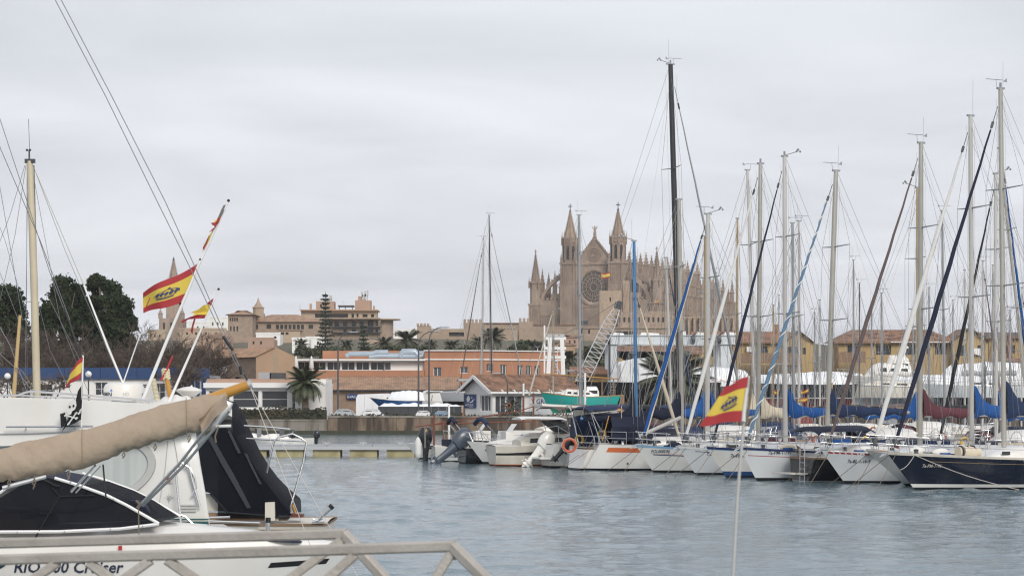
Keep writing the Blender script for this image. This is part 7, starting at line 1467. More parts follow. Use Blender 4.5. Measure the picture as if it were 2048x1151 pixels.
# gear on the flybridge: each its own thing
q = thing('radar_dome', 'white round radar dome with blue triangle logo on the flybridge', 'radar', P(248, 800, 37.2)); o_ = Vector(q.location); Rr = S(41, 37.2)
part('dome', lambda b: b.lathe(P(248, 800, 37.2), [(Rr*.95, 0), (Rr, .03), (Rr*.985, .2), (Rr*.9, .265), (Rr*.6, .29), (.02, .295)], 40), gel, q, 40); part('base', lambda b: b.lathe(P(248, 806, 37.2), [(Rr*.6, 0), (Rr*.6, .06)], 24), M['greyp'], q, 40)
def cyl(a0, z0): return lambda a, c: (Rr*1.004*math.sin(a0 + a/Rr), -Rr*1.004*math.cos(a0 + a/Rr), z0 + c)
text_on('GARMIN', .105, cyl(-1.62, .06), M['letter'], q); text_on('HD', .07, cyl(.12, .075), M['wframe'], q); text_on('G', .08, cyl(1.2, .06), M['letter'], q)
b = MB(); b.poly(*[cyl(-.56, 0)(u, v) for u, v in ((0, .15), (.05, .15), (.025, .19))]); b.build('logo_triangle', mat('logo_blue', (.02, .15, .5), .4), q)
q = thing('satellite_saucer', 'flat white saucer aerial on the flybridge', 'aerial', P(378, 800, 37)); part('saucer', lambda b: b.lathe(P(378, 786, 37), [(.02, -.06), (.1, -.05), (.21, .04), (.21, .06), (.1, .10), (.02, .11)], 28), gel, q, 40); part('fin', lambda b: b.prism([P(372, 778, 37), P(384, 769, 37), P(386, 778, 37)], (0, .02, 0)), gel, q); part('foot', lambda b: b.tube([P(378, 803, 37), P(378, 787, 37)], .03, 8), M['steel'], q, 50)
q = thing('canvas_bundle', 'white canvas bundle on the flybridge behind the sail cover', 'bundle', P(345, 822, 36)); part('canvas', lambda b: b.grid(lambda u, v: P(300 + 110*u, 826 - 36*math.sin(math.pi*(.08 + .84*u))**.6*math.sin(math.pi*v) - 2*math.sin(u*30)*math.sin(math.pi*v), 36 + 1.2*v), 24, 10), M['cvwhite'], q, 50); part('lacing', lambda b: [rod(b, [(300+9*k, 822-4*k, 36.25), (308+9*k, 812-2*k, 36.2)], 36, .8) for k in range(6)], M['rubber'], q)
q = thing('padded_lamp_post', 'cream padded post with dark lantern on the flybridge', 'lamp', P(311, 800, 36.8)); part('post', lambda b: rod(b, [(315, 802), (306, 756)], 36.8, 5.4, 10), M['lantern'], q, 50); part('lantern', lambda b: b.lathe(P(309, 752, 36.8), [(.045, -.03), (.045, .02), (.028, .03), (.05, .06), (.05, .12), (.03, .14)], 12), M['rubber'], q, 40)
part('strap', lambda b: [b.tube([P(306.5+1.9*k, 762+8*k, 36.8) + Vector((.05*math.cos(a), .05*math.sin(a), 0)) for a in [2*math.pi*j/10 for j in range(11)]], .006, 4) for k in range(5)], M['wframe'], q)
q = thing('wooden_post', 'short varnished wooden post beside the padded post', 'post', P(336, 800, 36.6)); part('post', lambda b: rod(b, [(342, 800), (331, 742)], 36.6, 5, 8), M['varn'], q, 50); part('wrapping', lambda b: [b.tube([P(331+.6*k, 740+5*k, 36.6) + Vector((.05*math.cos(a), .05*math.sin(a), .02*math.sin(3*a))) for a in [2*math.pi*j/10 for j in range(11)]], .022, 5) for k in range(4)], M['lantern'], q, 50); part('red_cord', lambda b: rod(b, [(322, 760), (334, 738), (345, 712)], 36.55, 2), M['red'], q)
# --- flags
def cloth(corn, d, amp, k1, nu=22, nv=14, seed=0):
    tr_, tl, bl, br = [Vector((*c, 0)) for c in corn]
    def fn(u, v):
        p = tr_.lerp(tl, u).lerp(br.lerp(bl, u), v); wv = amp*math.sin(k1*u + 1.6*v + seed)*u**.6
        return P(p.x + 1.2*math.sin(u*9 + v*3 + seed), p.y + (.05*(corn[3][1]-corn[0][1]))*math.sin(u*6 + seed)*u, d) + Vector((0, wv, 0))
    return fn
def flag_cloth(t, fn, bands=((0, .25, 'flagr'), (.25, .75, 'flagy'), (.75, 1, 'flagr')), u1=1.0):
    for v0, v1, m_ in bands: part('stripe', lambda b: b.grid(lambda u, v: fn(u*u1, v0 + (v1-v0)*v), 22, 5), M[m_], t, 60)
def crown(t, fn, cu, cv, su, sv, ang=0.0, flip=-1, off=-.012):
    ca, sa = math.cos(ang), math.sin(ang)
    def at(a, c): a, c = a*ca - c*sa, a*sa + c*ca; return fn(cu + flip*a*su, cv - c*sv) + Vector((0, off, 0))
    def strip(b, f, n, hw):
        pts = [f(i/n) for i in range(n+1)]
        for i in range(n):
            (x0, y0), (x1, y1) = pts[i], pts[i+1]; dx, dy = x1-x0, y1-y0; l = math.hypot(dx, dy) or 1; nx, ny = -dy/l*hw, dx/l*hw
            b.poly(at(x0+nx, y0+ny), at(x0-nx, y0-ny), at(x1-nx, y1-ny), at(x1+nx, y1+ny))
    def base(b):
        strip(b, lambda f: (-.72 + 1.44*f, -.78 - .12*math.sin(math.pi*f)), 10, .10); strip(b, lambda f: (-.80 + 1.6*f, -.48 - .14*math.sin(math.pi*f)), 10, .035)
    part('crown_band', base, M['flagb'], t)
    for k in range(5):
        x0 = -.72 + .36*k; part('crown_leaf', lambda b: (b.poly(*[at(x0 + .17*math.cos(a), .0 + .26*math.sin(a) - .08*(1-abs(x0))) for a in [2*math.pi*j/10 for j in range(10)]]), b.poly(at(x0-.1, -.42), at(x0+.1, -.42), at(x0+.04, -.2), at(x0-.04, -.2))), M['flagb'], t)
    part('crown_arch', lambda b: [strip(b, lambda f: (s_*(.95 - .95*f)*(1 + .18*math.sin(math.pi*f)) if s_ else 0, -.3 + .85*math.sin(math.pi/2*f)**.8), 10, .035) for s_ in (-1, -.5, .5, 1)], M['flagb'], t)
    part('crown_cross', lambda b: (strip(b, lambda f: (0, .55 + .35*f), 2, .04), strip(b, lambda f: (-.12 + .24*f, .74), 2, .04)), M['flagb'], t)
q = thing('ensign_staff', 'long white slanting staff rising from the flybridge', 'flagpole', P(285, 800, 36)); part('staff', lambda b: b.tube([P(285, 800, 36), P(330, 690, 36), P(397, 530, 36), P(456, 405, 36)], [.030, .026, .021, .013], 8), M['whitep'], q, 50); [part('clip', lambda b: b.ball(P(x, y, 36), .025, 6, 5), M['rubber'], q) for x, y in ((457, 401), (401, 519), (361, 607))]
fn = cloth(((395, 527), (284, 586), (286, 627), (361, 606)), 35.98, .10, 7.0); q = thing('ensign', 'large red-yellow ensign with blue crown on the long staff', 'flag', P(361, 607, 36)); flag_cloth(q, fn); crown(q, fn, .46, .5, .30, .19, -.12)
part('fold', lambda b: rod(b, [(300, 595), (293, 612), (290, 622)], 35.9, 1), M['flagr'], q)
def rag(t, m_, pts, d): part('rag', lambda b: b.prism([P(x, y, d + .04*math.sin(x)) for x, y in pts], (0, .006, 0)), M[m_], t)
q = thing('torn_pennant', 'frayed dark and red-yellow rag at the top of the long staff', 'flag', P(430, 462, 36)); M['flagg'] = mat('faded_grey_cloth', (.16, .16, .16), .9, .3, 6)
for m_, pts in (('flagg', [(454, 409), (447, 410), (442, 420), (437, 432), (434, 440), (440, 437), (446, 426)]), ('flagr', [(443, 431), (436, 434), (432, 444), (437, 446)]), ('flagy', [(436, 437), (426, 442), (433, 443), (424, 450), (436, 452)]), ('flagr', [(437, 443), (421, 446), (430, 453), (424, 458), (417, 465), (426, 460), (432, 452)]), ('flagy', [(432, 452), (427, 460), (416, 485), (404, 504), (412, 482), (424, 462)]), ('flagr', [(419, 468), (405, 496), (408, 500), (415, 482)])): rag(q, m_, pts, 35.97)
q = thing('second_staff', 'shorter white slanting staff right of the long one', 'flagpole', P(338, 800, 36.3)); part('staff', lambda b: b.tube([P(338, 803, 36.3), P(437, 580, 36.3)], [.024, .012], 8), M['whitep'], q, 50); part('tip', lambda b: b.ball(P(437, 578, 36.3), .022, 6, 5), M['rubber'], q)
q = thing('torn_flag', 'torn red-yellow flag on the shorter slanting staff', 'flag', P(415, 630, 36.3))
for m_, pts in (('flagr', [(427, 596), (412, 607), (423, 610)]), ('flagy', [(423, 609), (408, 609), (397, 618), (380, 625), (391, 626), (384, 630), (412, 631), (417, 622)]), ('flagr', [(412, 629), (394, 629), (378, 634), (362, 642), (364, 646), (377, 638), (400, 636), (409, 636)]), ('flagr', [(388, 636), (384, 650), (381, 662), (385, 668), (387, 652), (391, 638)])): rag(q, m_, pts, 36.28)
q = thing('whip_aerial', 'thin white whip aerial left of the long staff', 'aerial', P(245, 766, 37.2)); [part('whip', lambda b: rod(b, pts, 37.2, r_), M['whitep'], q, 50) for pts, r_ in (([(246, 766), (281, 666)], 1.3), ([(246, 766), (214, 690), (168, 570)], 1.8))]
q = thing('bow_staff', 'short flag staff on the flybridge rail carrying two flags', 'flagpole', P(163, 852, 35.5)); part('staff', lambda b: rod(b, [(163, 853), (164, 790), (166, 710)], 35.5, 1.8), M['whitep'], q, 50)
fn = cloth(((165, 712), (143, 738), (127, 775), (163, 755)), 35.48, .05, 5.0, seed=2); q = thing('national_flag', 'small red-yellow flag above the skull flag', 'flag', P(150, 760, 35.5)); flag_cloth(q, fn)
fn = cloth(((164, 762), (150, 806), (121, 862), (163, 838)), 35.48, .06, 6.0, seed=1); q = thing('skull_flag', 'black flag with white skull and crossbones on the short staff', 'flag', P(145, 850, 35.5)); part('cloth', lambda b: b.grid(fn, 18, 12), M['flagk'], q, 60); part('cloth_tail', lambda b: b.prism([P(130, 824, 35.5), P(120, 827, 35.5), P(122, 855, 35.5), P(134, 846, 35.5)], (0, .006, 0)), M['flagk'], q)
def sk(pts): return lambda b: b.poly(*[P(x, y, 35.40) for x, y in pts])
part('skull', sk([(146, 799), (152, 801), (153, 810), (150, 818), (144, 822), (142, 828), (136, 828), (134, 820), (133, 811), (138, 803)]), M['flagw'], q); [part('eye', lambda b: b.poly(*[P(cx + 2.2*math.cos(a), cy + 2.6*math.sin(a), 35.39) for a in [2*math.pi*j/10 for j in range(10)]]), M['flagk'], q) for cx, cy in ((139.5, 813), (147, 811))]
for p_, r_ in (((131, 830), (153, 836)), ((137, 847), (152, 826)), ((162, 819), (158, 826))): part('bone', lambda b: (b.tube([P(*p_, 35.39), P(*r_, 35.39)], .012, 6), [b.ball(P(c[0]+o1, c[1]+o2, 35.39), .016, 6, 5) for c in (p_, r_) for o1, o2 in ((-1, 1), (1, -1))]), M['flagw'], q)
# --- boat with the navy canopy
h = Hull(9.0, 2.9, 1.25, .72, .9, -.1, .9, .05); T0 = (XX(650, 46), 46.4, 0); t = thing('canopy_boat', 'cream wooden-trimmed boat with tall navy mesh stern canopy', 'motorboat', T0, R(180))
hull_parts(t, h, M['gelc'], None, None, (0, .05), M['wood'], [(M['wood'], .80, .86, 0, .95)]); 
cs = [(640, 1030, 1.0), (440, 800, 1), (455, 803, 1), (468, 822, 1), (484, 860, 1), (500, 897, 1), (518, 928, 1), (537, 955, 1), (560, 980, 1), (583, 1000, .96)]
def canopy(b):
    rg = []
    for x, y, k in cs[1:]:
        X = XX(x, 45.5); zt = ZY(y, 45.5); zb = ZY(1034, 45.5); rg.append([(X, 46.4 + 1.25*k*a, zb + (zt-zb)*c) for a, c in ((-1, 0), (-1.0, .35), (-.93, .75), (-.72, .94), (-.3, 1.0), (.3, 1.0), (.72, .94), (.93, .75), (1, .35), (1, 0))])
    b.rings(rg, False, False)
cp = part('canopy', canopy, M['mesh'], t, 50, True); cp.location = (0, 0, 0)
for o in (cp,):                               # canopy was given in world coordinates: undo the half turn of the root
    o.rotation_euler = (0, 0, R(180))
def wpart(name, fnn, m_, sm=None): o = part(name, fnn, m_, t, sm, True); o.rotation_euler = (0, 0, R(180)); return o
wpart('canopy_side', lambda b: ppx(b, [(366, 921), (440, 845), (470, 870), (520, 948), (560, 1000), (585, 1030), (455, 1027), (432, 1002), (420, 985), (385, 975)], 45.1, .02), M['mesh'])
for pts in ([(414, 872), (424, 872), (470, 952), (502, 1014), (494, 1016), (440, 922)], [(455, 862), (460, 860), (482, 905), (476, 906)], [(488, 905), (493, 906), (512, 945), (524, 968), (518, 966)]): wpart('vinyl_strip', lambda b: ppx(b, pts, 45.06, .015), M['clear'])
wpart('coaming', lambda b: ppx(b, [(395, 986), (420, 986), (436, 1000), (455, 1020), (330, 1024), (330, 990)], 45.3, .05), M['gelc']); wpart('wood_coaming', lambda b: ppx(b, [(330, 1020), (455, 1026), (575, 1033), (575, 1040), (330, 1040)], 45.25, .05), M['wood'])
wpart('canopy_hem', lambda b: b.tube([P(x, y, 45.02) for x, y in ((420, 986), (436, 1003), (455, 1024), (530, 1030), (578, 1036))], .02, 5), M['cvblack']); wpart('cream_box', lambda b: ppx(b, [(530, 1004), (549, 1003), (550, 1040), (530, 1041)], 45.0, .25), M['gelc']); wpart('cream_box', lambda b: ppx(b, [(549, 1014), (556, 1014), (557, 1040), (549, 1040)], 45.2, .2), M['gelc'])
wpart('stern_frame', lambda b: (rod(b, [(533, 945), (548, 882), (556, 874), (585, 867), (604, 876), (613, 884), (606, 925), (581, 1012), (585, 1028)], 45.6, 2.3), rod(b, [(490, 876), (548, 879), (610, 882)], 45.8, 1.6), rod(b, [(488, 851), (540, 854), (580, 858)], 45.8, 2.0)), M['steelb'], 50)
wpart('white_hood', lambda b: b.grid(lambda u, v: P(440 + 24*u, 806 + 3*math.cos(u*3) + 30*v*(.4 + .6*u), 44.9 + .6*math.sin(math.pi*v)), 8, 6), M['cvwhite'], 50)
wpart('deck_pole', lambda b: (rod(b, [(418, 1041), (520, 1045)], 44.9, 2.2), rod(b, [(330, 1037), (460, 1033)], 44.9, 2.5)), M['steel'], 50); wpart('stern_block', lambda b: ppx(b, [(580, 1026), (605, 1028), (605, 1034), (580, 1034)], 45.3, .4), mat('red_brown_wood', (.12, .035, .025), .6)); wpart('brass_post', lambda b: rod(b, [(585, 1008), (592, 1028)], 45.4, 2.2), M['varn'], 50)
q = thing('rod_holder', 'chrome tube rod holder with black cap on the stern rail', 'rod holder', P(640, 1042, 45)); part('tube', lambda b: rod(b, [(637, 1036), (662, 1013)], 45, 4.6, 12), M['steelb'], q, 50); part('cap', lambda b: rod(b, [(660, 1015), (665, 1010)], 45, 5.6, 12), M['rubber'], q, 50); part('bracket', lambda b: (rod(b, [(626, 1037), (634, 1041), (645, 1036)], 45, 2), b.prism([P(624, 1042, 45), P(648, 1042, 45), P(648, 1045, 45), P(624, 1045, 45)], (0, .1, 0))), M['steelb'], q, 50)
q = thing('fishing_post', 'short chrome post with black top before the cream boat', 'post', P(536, 1075, 40)); part('post', lambda b: rod(b, [(534, 1080), (536, 1043)], 40, 4.5, 12), M['steelb'], q, 50); part('cap', lambda b: rod(b, [(536, 1044), (536.3, 1034)], 40, 5.4, 12), M['rubber'], q, 50)

# --- small cruiser with lettering
h = Hull(5.1, 2.1, 1.22, 1.12, .95, -.1, .9, .02, .4, 2.4); CX = XX(718, 31) - 5.1; CY = 31.0; t = thing('small_cruiser', 'small white cruiser with navy mesh cabin cover and dark lettering', 'motorboat', (CX, CY, 0))
hull_parts(t, h, gel, None, None, (0, .05), None, [(M['cvblack'], .80, .86, .80, .95), (M['navyst'], .70, .74, .0, .12)])
def side(x, y): return Vector(((x-1024)/FPX*30.05 - CX, -.95, ZY(y, 30.05)))
part('foredeck', lambda b: b.rings([[(x, y*w_, z0 + k*f) for y, f in ((-1, 0), (-.94, .7), (-.7, .98), (0, 1.05), (.7, .98), (.94, .7), (1, 0))] for x, w_, z0, k in ((.1, .95, 1.1, .36), (1.0, .98, 1.1, .37), (2.2, .97, 1.12, .40), (2.9, .9, 1.13, .34), (3.6, .7, 1.15, .25), (4.3, .42, 1.17, .14), (4.8, .15, 1.2, .05))]), gel, t, 50, False)
sp_ = [(-70, 1060), (120, 1059), (240, 1054), (308, 1046), (255, 1012), (215, 992), (160, 972), (110, 957), (76, 951), (20, 956), (-70, 1010)]
for s_ in (1, -1):
    mir = lambda p: Vector((p.x, p.y*s_, p.z))
    part('side_screen', lambda b: b.poly(*[mir(side(*p)) for p in (sp_ if s_ == 1 else sp_)]), M['mesh'], t, None, False)
    part('screen_frame', lambda b: (b.tube([mir(side(x, y) + Vector((0, -.015, 0))) for x, y in ((-70, 1063), (120, 1062), (240, 1056.5), (318, 1047))], .024, 6), b.tube([mir(side(x, y) + Vector((0, -.015, 0))) for x, y in ((318, 1046), (255, 1010), (215, 990), (160, 970), (110, 955))], .022, 6), b.tube([mir(side(x, y) + Vector((0, -.015, 0))) for x, y in ((0, 985), (14, 974), (22, 970))], .02, 6)), M['whitep'], t, 50, False)
    part('screen_seam', lambda b: (b.tube([mir(side(x, y) + Vector((0, -.02, 0))) for x, y in ((120, 992), (95, 1032), (72, 1073))], .013, 5), b.tube([mir(side(x, y) + Vector((0, -.02, 0))) for x, y in ((105, 975), (120, 992), (190, 990))], .011, 5), b.tube([mir(side(x, y) + Vector((0, -.02, 0))) for x, y in ((76, 952), (110, 970), (120, 972))], .022, 5)), M['cvblack'], t, None, False)
part('screen_top', lambda b: b.rings([[side(x, y) + Vector((0, 0, 0)), Vector((side(x, y).x, 0, side(x, y).z + .06)), Vector((side(x, y).x, .95, side(x, y).z))] for x, y in ((-70, 1005), (-20, 962), (20, 956), (76, 951), (110, 957), (160, 972))], False, False), M['cvnavy'], t, 40, False)
part('front_screen', lambda b: b.rings([[side(x, y), Vector((side(x, y).x + .2, 0, side(x, y).z + .04)), Vector((side(x, y).x, .95, side(x, y).z))] for x, y in ((160, 972), (215, 992), (255, 1012), (308, 1046))], False, False), M['mesh'], t, 40, False)
part('seat', lambda b: (b.bx(side(-60, 0).x, side(66, 0).x, -.7, .7, 1.2, ZY(1035, 30.6)), b.bx(side(-60, 0).x, side(30, 0).x, -.65, .65, ZY(1035, 30.6), ZY(1024, 30.6))), M['beige'], t, None, False)
part('cover_flap', lambda b: b.prism([side(232, 1001) + Vector((0, .3, 0)), side(268, 1003) + Vector((0, .3, 0)), side(284, 1016) + Vector((0, .3, 0)), side(297, 1033) + Vector((0, .3, 0)), side(250, 1012) + Vector((0, .3, 0))], (0, .5, 0)), M['cvnavy'], t, None, False); part('stud', lambda b: [b.ball(side(x, y) + Vector((0, -.04, 0)), .012, 6, 5) for x, y in ((36, 1063), (130, 1062), (222, 1057), (286, 1051), (142, 963), (228, 997))], M['steel'], t, None, False)
part('deck_hatch', lambda b: b.prism([side(515, 1085) + Vector((0, .4, .0)), side(596, 1089) + Vector((0, .4, 0)), side(575, 1079) + Vector((0, .5, 0)), side(535, 1078) + Vector((0, .5, 0))], (0, .4, .02)), M['cvnavy'], t, None, False)
def hs(x, z): return h.surf(x, z, .012, -1)
text_on('RIO 500 Cruiser', .215, lambda a, c: hs(side(27, 0).x + a*1.0 + c*.22, ZY(1144, 29.95) + c), M['letter'], t, 'lettering')
part('swoosh', lambda b: b.rings([[hs(side(x, 0).x, ZY(y-w_, 29.95)), hs(side(x, 0).x, ZY(y+w_, 29.95))] for x, y, w_ in ((-40, 1139, 1), (-20, 1138, 2.5), (0, 1134, 3.5), (10, 1129, 3), (17, 1122, 1))], False, False), M['letter'], t, None, False); part('red_mark', lambda b: b.prism([side(238, 1090) + Vector((0, -.05, 0)), side(245, 1090) + Vector((0, -.05, 0)), side(245, 1099) + Vector((0, -.05, 0)), side(238, 1099) + Vector((0, -.05, 0))], (0, .03, 0)), M['red'], t, None, False)

# --- lateen boat in front: long yard under a tan cover
t = thing('lateen_boat', 'near boat whose long wooden yard lies under a tan cover', 'boat', (XX(60, 26), 26.2, 0)); Lh = Hull(6.6, 2.3, .85, .75, .5, -.3, .3, .15, .5, 2.0, .2)
part('hull', lambda b: [Lh.band(b, -.3, 1.0)] and [b.v.__setitem__(i, (v[0] + XX(60, 26) - 5.2, v[1] + 26.2, v[2])) for i, v in enumerate(b.v)], gel, t, 35)
part('deck', lambda b: [Lh.deck(b)] and [b.v.__setitem__(i, (v[0] + XX(60, 26) - 5.2, v[1] + 26.2, v[2])) for i, v in enumerate(b.v)], M['deck'], t, 35)
part('mast', lambda b: b.tube([(XX(-190, 26), 26.3, .7), (XX(-205, 26), 26.3, 6.5)], [.09, .06], 10), M['varn'], t, 50)
part('yard', lambda b: b.tube([P(-260, 990, 26), P(120, 905, 26), P(440, 790, 26), P(499, 768.5, 26)], [.08, .075, .062, .055], 12), M['varn'], t, 50); part('yard_ferrule', lambda b: b.tube([P(497, 769.2, 26), P(503, 767, 26)], .058, 12), M['steel'], t, 50)
cst = [(-260, 965, 36), (-120, 950, 36), (-60, 942, 36), (0, 929, 33), (40, 921, 37), (75, 916, 39), (120, 907, 40), (165, 897, 39), (220, 880, 38), (270, 862, 37), (320, 847, 37), (370, 834, 37), (400, 826, 36), (425, 817, 33), (442, 806, 27), (452, 792, 17), (457, 786, 11)]
def cover(b):
    rg = []; n = 32; m_ = len(cst); K = 240
    for i in range(K+1):
        f = i/K*(m_-1); j = min(int(f), m_-2); g = f-j; x, y, hh = [cst[j][q]*(1-g) + cst[j+1][q]*g for q in range(3)]
        ring = []
        for k in range(n):
            a = 2*math.pi*k/n; wr = 1 + .022*math.sin(a*2 + i*.14) + .018*math.sin(a*3 - i*.09 + 2) + .03*max(0, math.sin(i*.105 + a*2.5 + 1))**5 - .03*max(0, math.sin(i*.19 - a*1.5))**8 + .012*math.sin(i*.6 + a*4)*(.5+.5*math.sin(i*.05))
            for xl in (18, 68, 137, 247, 310, 378, 425):
                e_ = math.exp(-((x-xl)/26)**2); lowr = max(0, -math.cos(a)); wr += e_*(-.10*lowr*math.exp(-((x-xl)/9)**2) + .035*math.sin((x-xl)*.30 + a*3.0)*(.3+lowr)) + .016*math.sin((x-xl)*.13 - a*5)*math.exp(-((x-xl)/45)**2)
            ring.append(P(x + hh*.25*math.cos(a)*wr*.6, y - hh*math.cos(a)*wr*(1 if math.cos(a) > 0 else 1.02), 26) + Vector((0, -math.sin(a)*S(hh, 26)*.72*wr*(1 - .25*math.cos(a)), 0)))
        rg.append(ring)
    b.rings(rg)
cv_ = part('sail_cover', cover, M['cvtan'], t, 70)
part('cover_flap', lambda b: b.grid(lambda u, v: P(398 + 52*u + 6*v, 838 - 50*u*(1-.2*v) + (26 - 14*u)*v + 2*math.sin(u*9), 25.72 + .10*math.sin(3*v + 2*u)), 14, 8), M['cvtan'], cv_, 60)
part('cover_seam', lambda b: [b.tube([P(x + 6*math.sin(q), y - hh*math.cos(q)*1.03, 26) + Vector((0, -math.sin(q)*S(hh, 26)*.80, 0)) for q in [math.pi*k/10 for k in range(11)]], .005, 4) for x, y, hh in ((372, 833, 37), (165, 897, 40))], M['beige'], cv_)
for x, y, l in ((18, 958, 14), (68, 955, 22), (137, 940, 20), (247, 904, 12), (310, 889, 12), (378, 870, 14)): part('lacing', lambda b: (rod(b, [(x, y-4), (x+3, y+l*.4), (x-2, y+l)], 25.75, 1.3), rod(b, [(x+2, y-3), (x-3, y+l*.5), (x+2, y+l*.8)], 25.75, 1.2)), M['rope'], t)
part('crutch_pole', lambda b: (rod(b, [(278, 1012, 27.5), (360, 925, 26.8), (448, 812, 26.1)], 26, 3.2), rod(b, [(286, 1010, 27.5), (366, 932, 26.8), (460, 820, 26.1)], 26, 3.0)), M['steel'], t, 50); part('crutch_pole', lambda b: (rod(b, [(143, 982, 27.5), (190, 930, 26.2)], 26, 2.6), rod(b, [(152, 984, 27.5), (200, 932, 26.2)], 26, 1.6)), M['steelb'], t, 50)
part('lower_spar', lambda b: rod(b, [(5, 975, 25.8), (92, 952, 25.9)], 26, 4.5, 10), M['steel'], t, 50); part('white_tube', lambda b: (rod(b, [(428, 850), (448, 820), (458, 812)], 25.9, 4.5, 10), rod(b, [(432, 852), (462, 851)], 25.9, 3.2, 10)), M['whitep'], t, 50); part('rope_tie', lambda b: (rod(b, [(272, 1000), (280, 1008), (274, 1015), (282, 1004)], 26.2, 2.4), rod(b, [(277, 1012), (278, 1080)], 26.2, 1.3), rod(b, [(437, 852), (430, 872), (432, 884)], 25.8, 1.8)), M['rope'], t)
part('black_strut', lambda b: rod(b, [(206, 928), (212, 995)], 26.2, 1.7), M['rubber'], t)
[part('topping_lift', lambda b: rod(b, pts, 26, .9, 5), M['wire'], t) for pts in ([(498, 770), (470, 725), (400, 575), (318, 410), (210, 190), (105, -10), (60, -90)], [(498, 770), (474, 722), (402, 560), (330, 402), (222, 190), (117, -10), (72, -90)])]; [part('block', lambda b: rod(b, pts, 26, r_, 8), M['rubber'], t, 50) for pts, r_ in (([(480, 732), (483, 748)], 3.2), ([(446, 672), (466, 700)], 3.0), ([(488, 748), (498, 765)], 1.6))]
[part('fore_guy', lambda b: rod(b, pts, 26, .7, 5), M['wirel'], t) for pts in ([(500, 772, 26), (590, 1010, 24), (640, 1140, 22), (700, 1300, 20)], [(500, 772, 26), (640, 1020, 24), (720, 1160, 22), (800, 1300, 20)])]

# --- tall pale mast, far left, and its yacht hidden behind the motor yacht
h = Hull(9.5, 3.0, 1.2, 1.0, .9, .2, .74); a = R(100); xm = 5.4; d = 50; t = thing('sailing_yacht', 'yacht hidden behind the motor yacht, under the tall pale yellow mast', 'yacht', (XX(75, d) - math.cos(a)*xm, d - math.sin(a)*xm, 0), a); hull_parts(t, h, gel); coach(t, h, 2.6, 6.4, .62, .42, gel, 3)
M['palemast'] = mat('pale_yellow_mast', (.52, .46, .33), .5, .1, 1.5, c2=(.40, .34, .23), c2amt=.5)
zt = ZY(322, d); o_ = t.location
def wp(name, fnn, m_, sm=None): ob = part(name, fnn, m_, None, sm, False); ob.data.transform(Matrix.Rotation(-a, 4, 'Z') @ Matrix.Translation(-Vector(o_))); ob.parent = t; return ob
wp('mast', lambda b: b.tube([P(77, 800, d) - Vector((0, 0, 1.2)), P(68, 560, d), P(60, 335, d), P(59, 322, d)], [.085, .085, .075, .06], 12), M['palemast'], 50); wp('masthead', lambda b: (b.bx(XX(50, d), XX(70, d), d-.05, d+.05, ZY(326, d), ZY(318, d)), rod(b, [(58, 318), (58, 300)], d, 1.2), rod(b, [(60, 320), (57, 238)], d, .5), [b.ball(P(x, 300, d), .03, 6, 4) for x in (54, 60)]), M['darkm']); wp('spreader', lambda b: (rod(b, [(45, 602), (68, 603)], d, 1.2), rod(b, [(68, 603), (80, 604)], d, 1.2)), M['steel'])
for i, (pts, r_) in enumerate(((((70, 340), (168, 570), (246, 763)), .9), (((66, 330), (130, 500), (245, 770)), .5), (((64, 335), (120, 640), (175, 780)), .5), (((54, 330), (53, 600), (55, 800)), .5), (((68, 330), (75, 600), (80, 800)), 1.0), (((50, 330), (20, 430), (-30, 560)), .5), (((52, 330), (30, 470), (0, 600)), .5), (((56, 330), (52, 602), (50, 790)), .5), (((66, 560), (100, 700), (150, 800)), .5))): wp('stay', lambda b: rod(b, pts, d, r_, 5), M['wire'] if i else M['wirel'])
q = thing('rigging_lines', 'dark rigging wires crossing the frame corner from an unseen mast', 'rigging', P(-60, 200, 46))
for pts, r_ in ((((-30, 150), (0, 238), (50, 390), (100, 545), (140, 650)), .8), (((-30, 190), (0, 295), (80, 480), (140, 640)), .8), (((-30, 250), (0, 375), (25, 520), (45, 640)), .6), (((-30, 380), (10, 480), (50, 620)), .5), (((-30, 470), (0, 545), (45, 660)), .5), (((-30, 600), (20, 690), (60, 800)), .9), (((-30, 680), (30, 735), (70, 790)), .7), (((100, 600), (130, 660), (170, 740), (215, 800)), .5)): part('wire', lambda b: rod(b, pts, 46, r_, 5), M['wire'], q)
part('lashing', lambda b: (rod(b, [(138, 640), (150, 680), (158, 702)], 46, 2.4), rod(b, [(128, 615), (142, 655)], 46, 1.6)), M['rubber'], q)
q = thing('wooden_spar', 'short golden wooden spar left of the tall pale mast', 'spar', P(27, 800, 44)); part('spar', lambda b: b.tube([P(26, 810, 44), P(40, 630, 44)], [.045, .03], 10), mat('oiled_spar', (.50, .36, .17), .5, .15), q, 50); part('lashing', lambda b: rod(b, [(30, 735), (45, 742), (62, 770)], 43.9, 1.2), M['rope'], q)

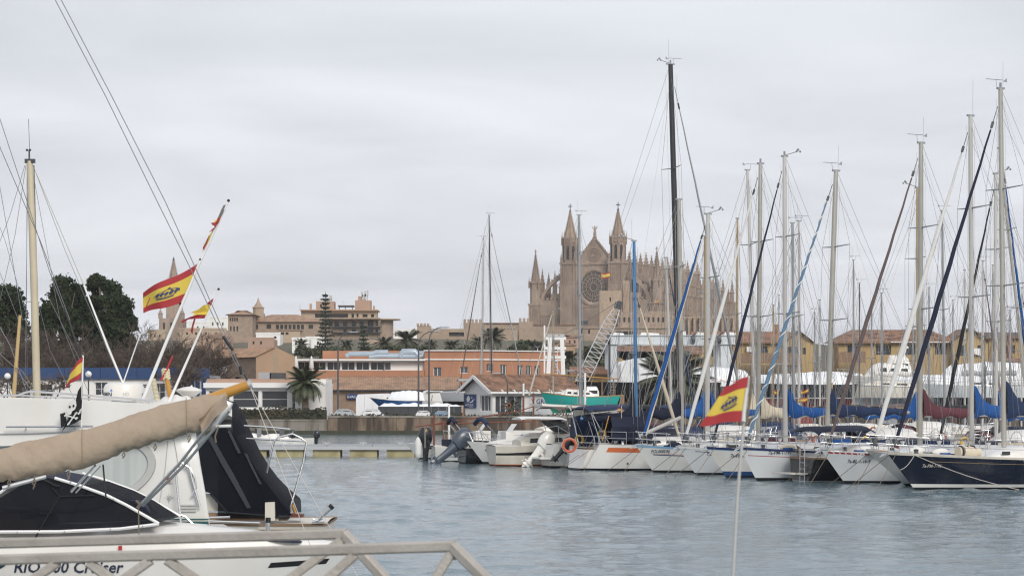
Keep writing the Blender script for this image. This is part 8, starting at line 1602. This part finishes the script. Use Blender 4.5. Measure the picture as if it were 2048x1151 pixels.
# ------------------------------------------------------------------ aluminium gangway with truss sides
t = thing('gangway', 'worn aluminium gangway with two truss handrails in front', 'gangway', P(400, 1151, 9.9)); W_ = .047; M['weld'] = mat('weld_bead', (.22, .20, .18), .5, .3, 30, .4, metal=.4)
def zrail(pts): return [P(*p) for p in pts]
A = zrail(((-90, 1121, 10.06), (905, 1091.5, 9.4), (1000, 1185, 9.25), (1000, 1300, 9.25))); Bq = zrail(((-90, 1088.5, 10.87), (688, 1066.5, 10.2), (790, 1178, 10.05), (790, 1300, 10.05)))
for rl_ in (A, Bq):
    part('handrail', lambda b: b.bar(rl_[0], rl_[1] + (rl_[1]-rl_[0]).normalized()*W_*.3, W_), M['galv'], t); part('end_strut', lambda b: b.bar(rl_[1] - Vector((.0, .002, 0)), rl_[2], W_*.98), M['galv'], t)
    lo = [rl_[0] - Vector((0, 0, .55)), rl_[2] + Vector((0, 0, -.35))]; part('lower_chord', lambda b: b.beam(lo[0], lo[1], W_, W_), M['galv'], t)
for (x0, x1), rl_, d in (((126, 60), A, 9.93), ((190, 250), A, 9.88), ((318, 252), A, 9.80), ((350, 418), A, 9.78), ((722, 668), A, 9.53), ((918, 888), A, 9.38), ((700, 640), Bq, 10.2)):
    f = (x0+90)/(995 if rl_ is A else 778); p = rl_[0].lerp(rl_[1], min(f, 1)) - Vector((0, 0, W_*.45)); part('brace', lambda b: b.bar(p, p + Vector((S((x1-x0)*4.2, d), 0, -.42)), W_*.9), M['galv'], t); part('weld_bead', lambda b: b.tube([p + Vector((W_*.62*math.cos(q), W_*.5*math.sin(q), .002)) for q in [2*math.pi*j/10 for j in range(11)]], .0035, 5), M['weld'], t)
[part('tread', lambda b: b.beam(A[0].lerp(A[1], k/8) - Vector((0, 0, .58)), Bq[0].lerp(Bq[1], k/8) - Vector((0, 0, .58)), .2, .03), M['galv'], t) for k in range(9)]
part('shackle', lambda b: rod(b, [(905, 1112, 9.4), (912, 1118, 9.4)], 9.4, 3), M['steel'], t)

# near staff with small crowned flag, right
t = thing('near_flag', 'small red-yellow flag with crown on a thin white pole over the water', 'flag', P(1462, 1180, 10)); part('staff', lambda b: b.tube([P(1460, 1260, 10), P(1474, 1000, 10), P(1487, 850, 10), P(1498, 755, 10)], [.0075, .007, .0065, .006], 10), mat('pale_plastic_pole', (.45, .44, .42), .5, .05), t, 50)
fn = cloth(((1496, 752), (1452, 770), (1398, 849), (1489, 842)), 9.99, .02, 5.0, seed=3); flag_cloth(t, fn); crown(t, fn, .50, .50, .22, .19, .45, off=-.004)
part('sleeve', lambda b: b.tube([P(1494, 775, 9.985), P(1488, 820, 9.985), P(1487, 842, 9.985)], [.006, .008, .01], 8), M['flagw'], t, 50); part('cord', lambda b: b.tube([P(1503, 752, 10.0), P(1500, 800, 10.0), P(1491, 852, 10.0)], .006, 6), M['rope'], t)
# gulls far off
# ------------------------------------------------------------------ thin sea haze
def build_haze():
    m = bpy.data.materials.new('sea_haze'); m.use_nodes = True; t = m.node_tree; t.nodes.clear()
    o = t.nodes.new('ShaderNodeOutputMaterial'); v = t.nodes.new('ShaderNodeVolumePrincipled'); v.inputs['Color'].default_value = (.93, .95, 1, 1); v.inputs['Density'].default_value = .00011; v.inputs['Anisotropy'].default_value = .0
    t.links.new(v.outputs[0], o.inputs['Volume'])
    b = MB(); b.bx(-2600, 2600, -60, 7100, -2.0, 82); h_ = b.build('haze', m); tag(h_, 'thin pale sea haze over harbour and town', kind='stuff'); h_.display_type = 'WIRE'
build_haze()
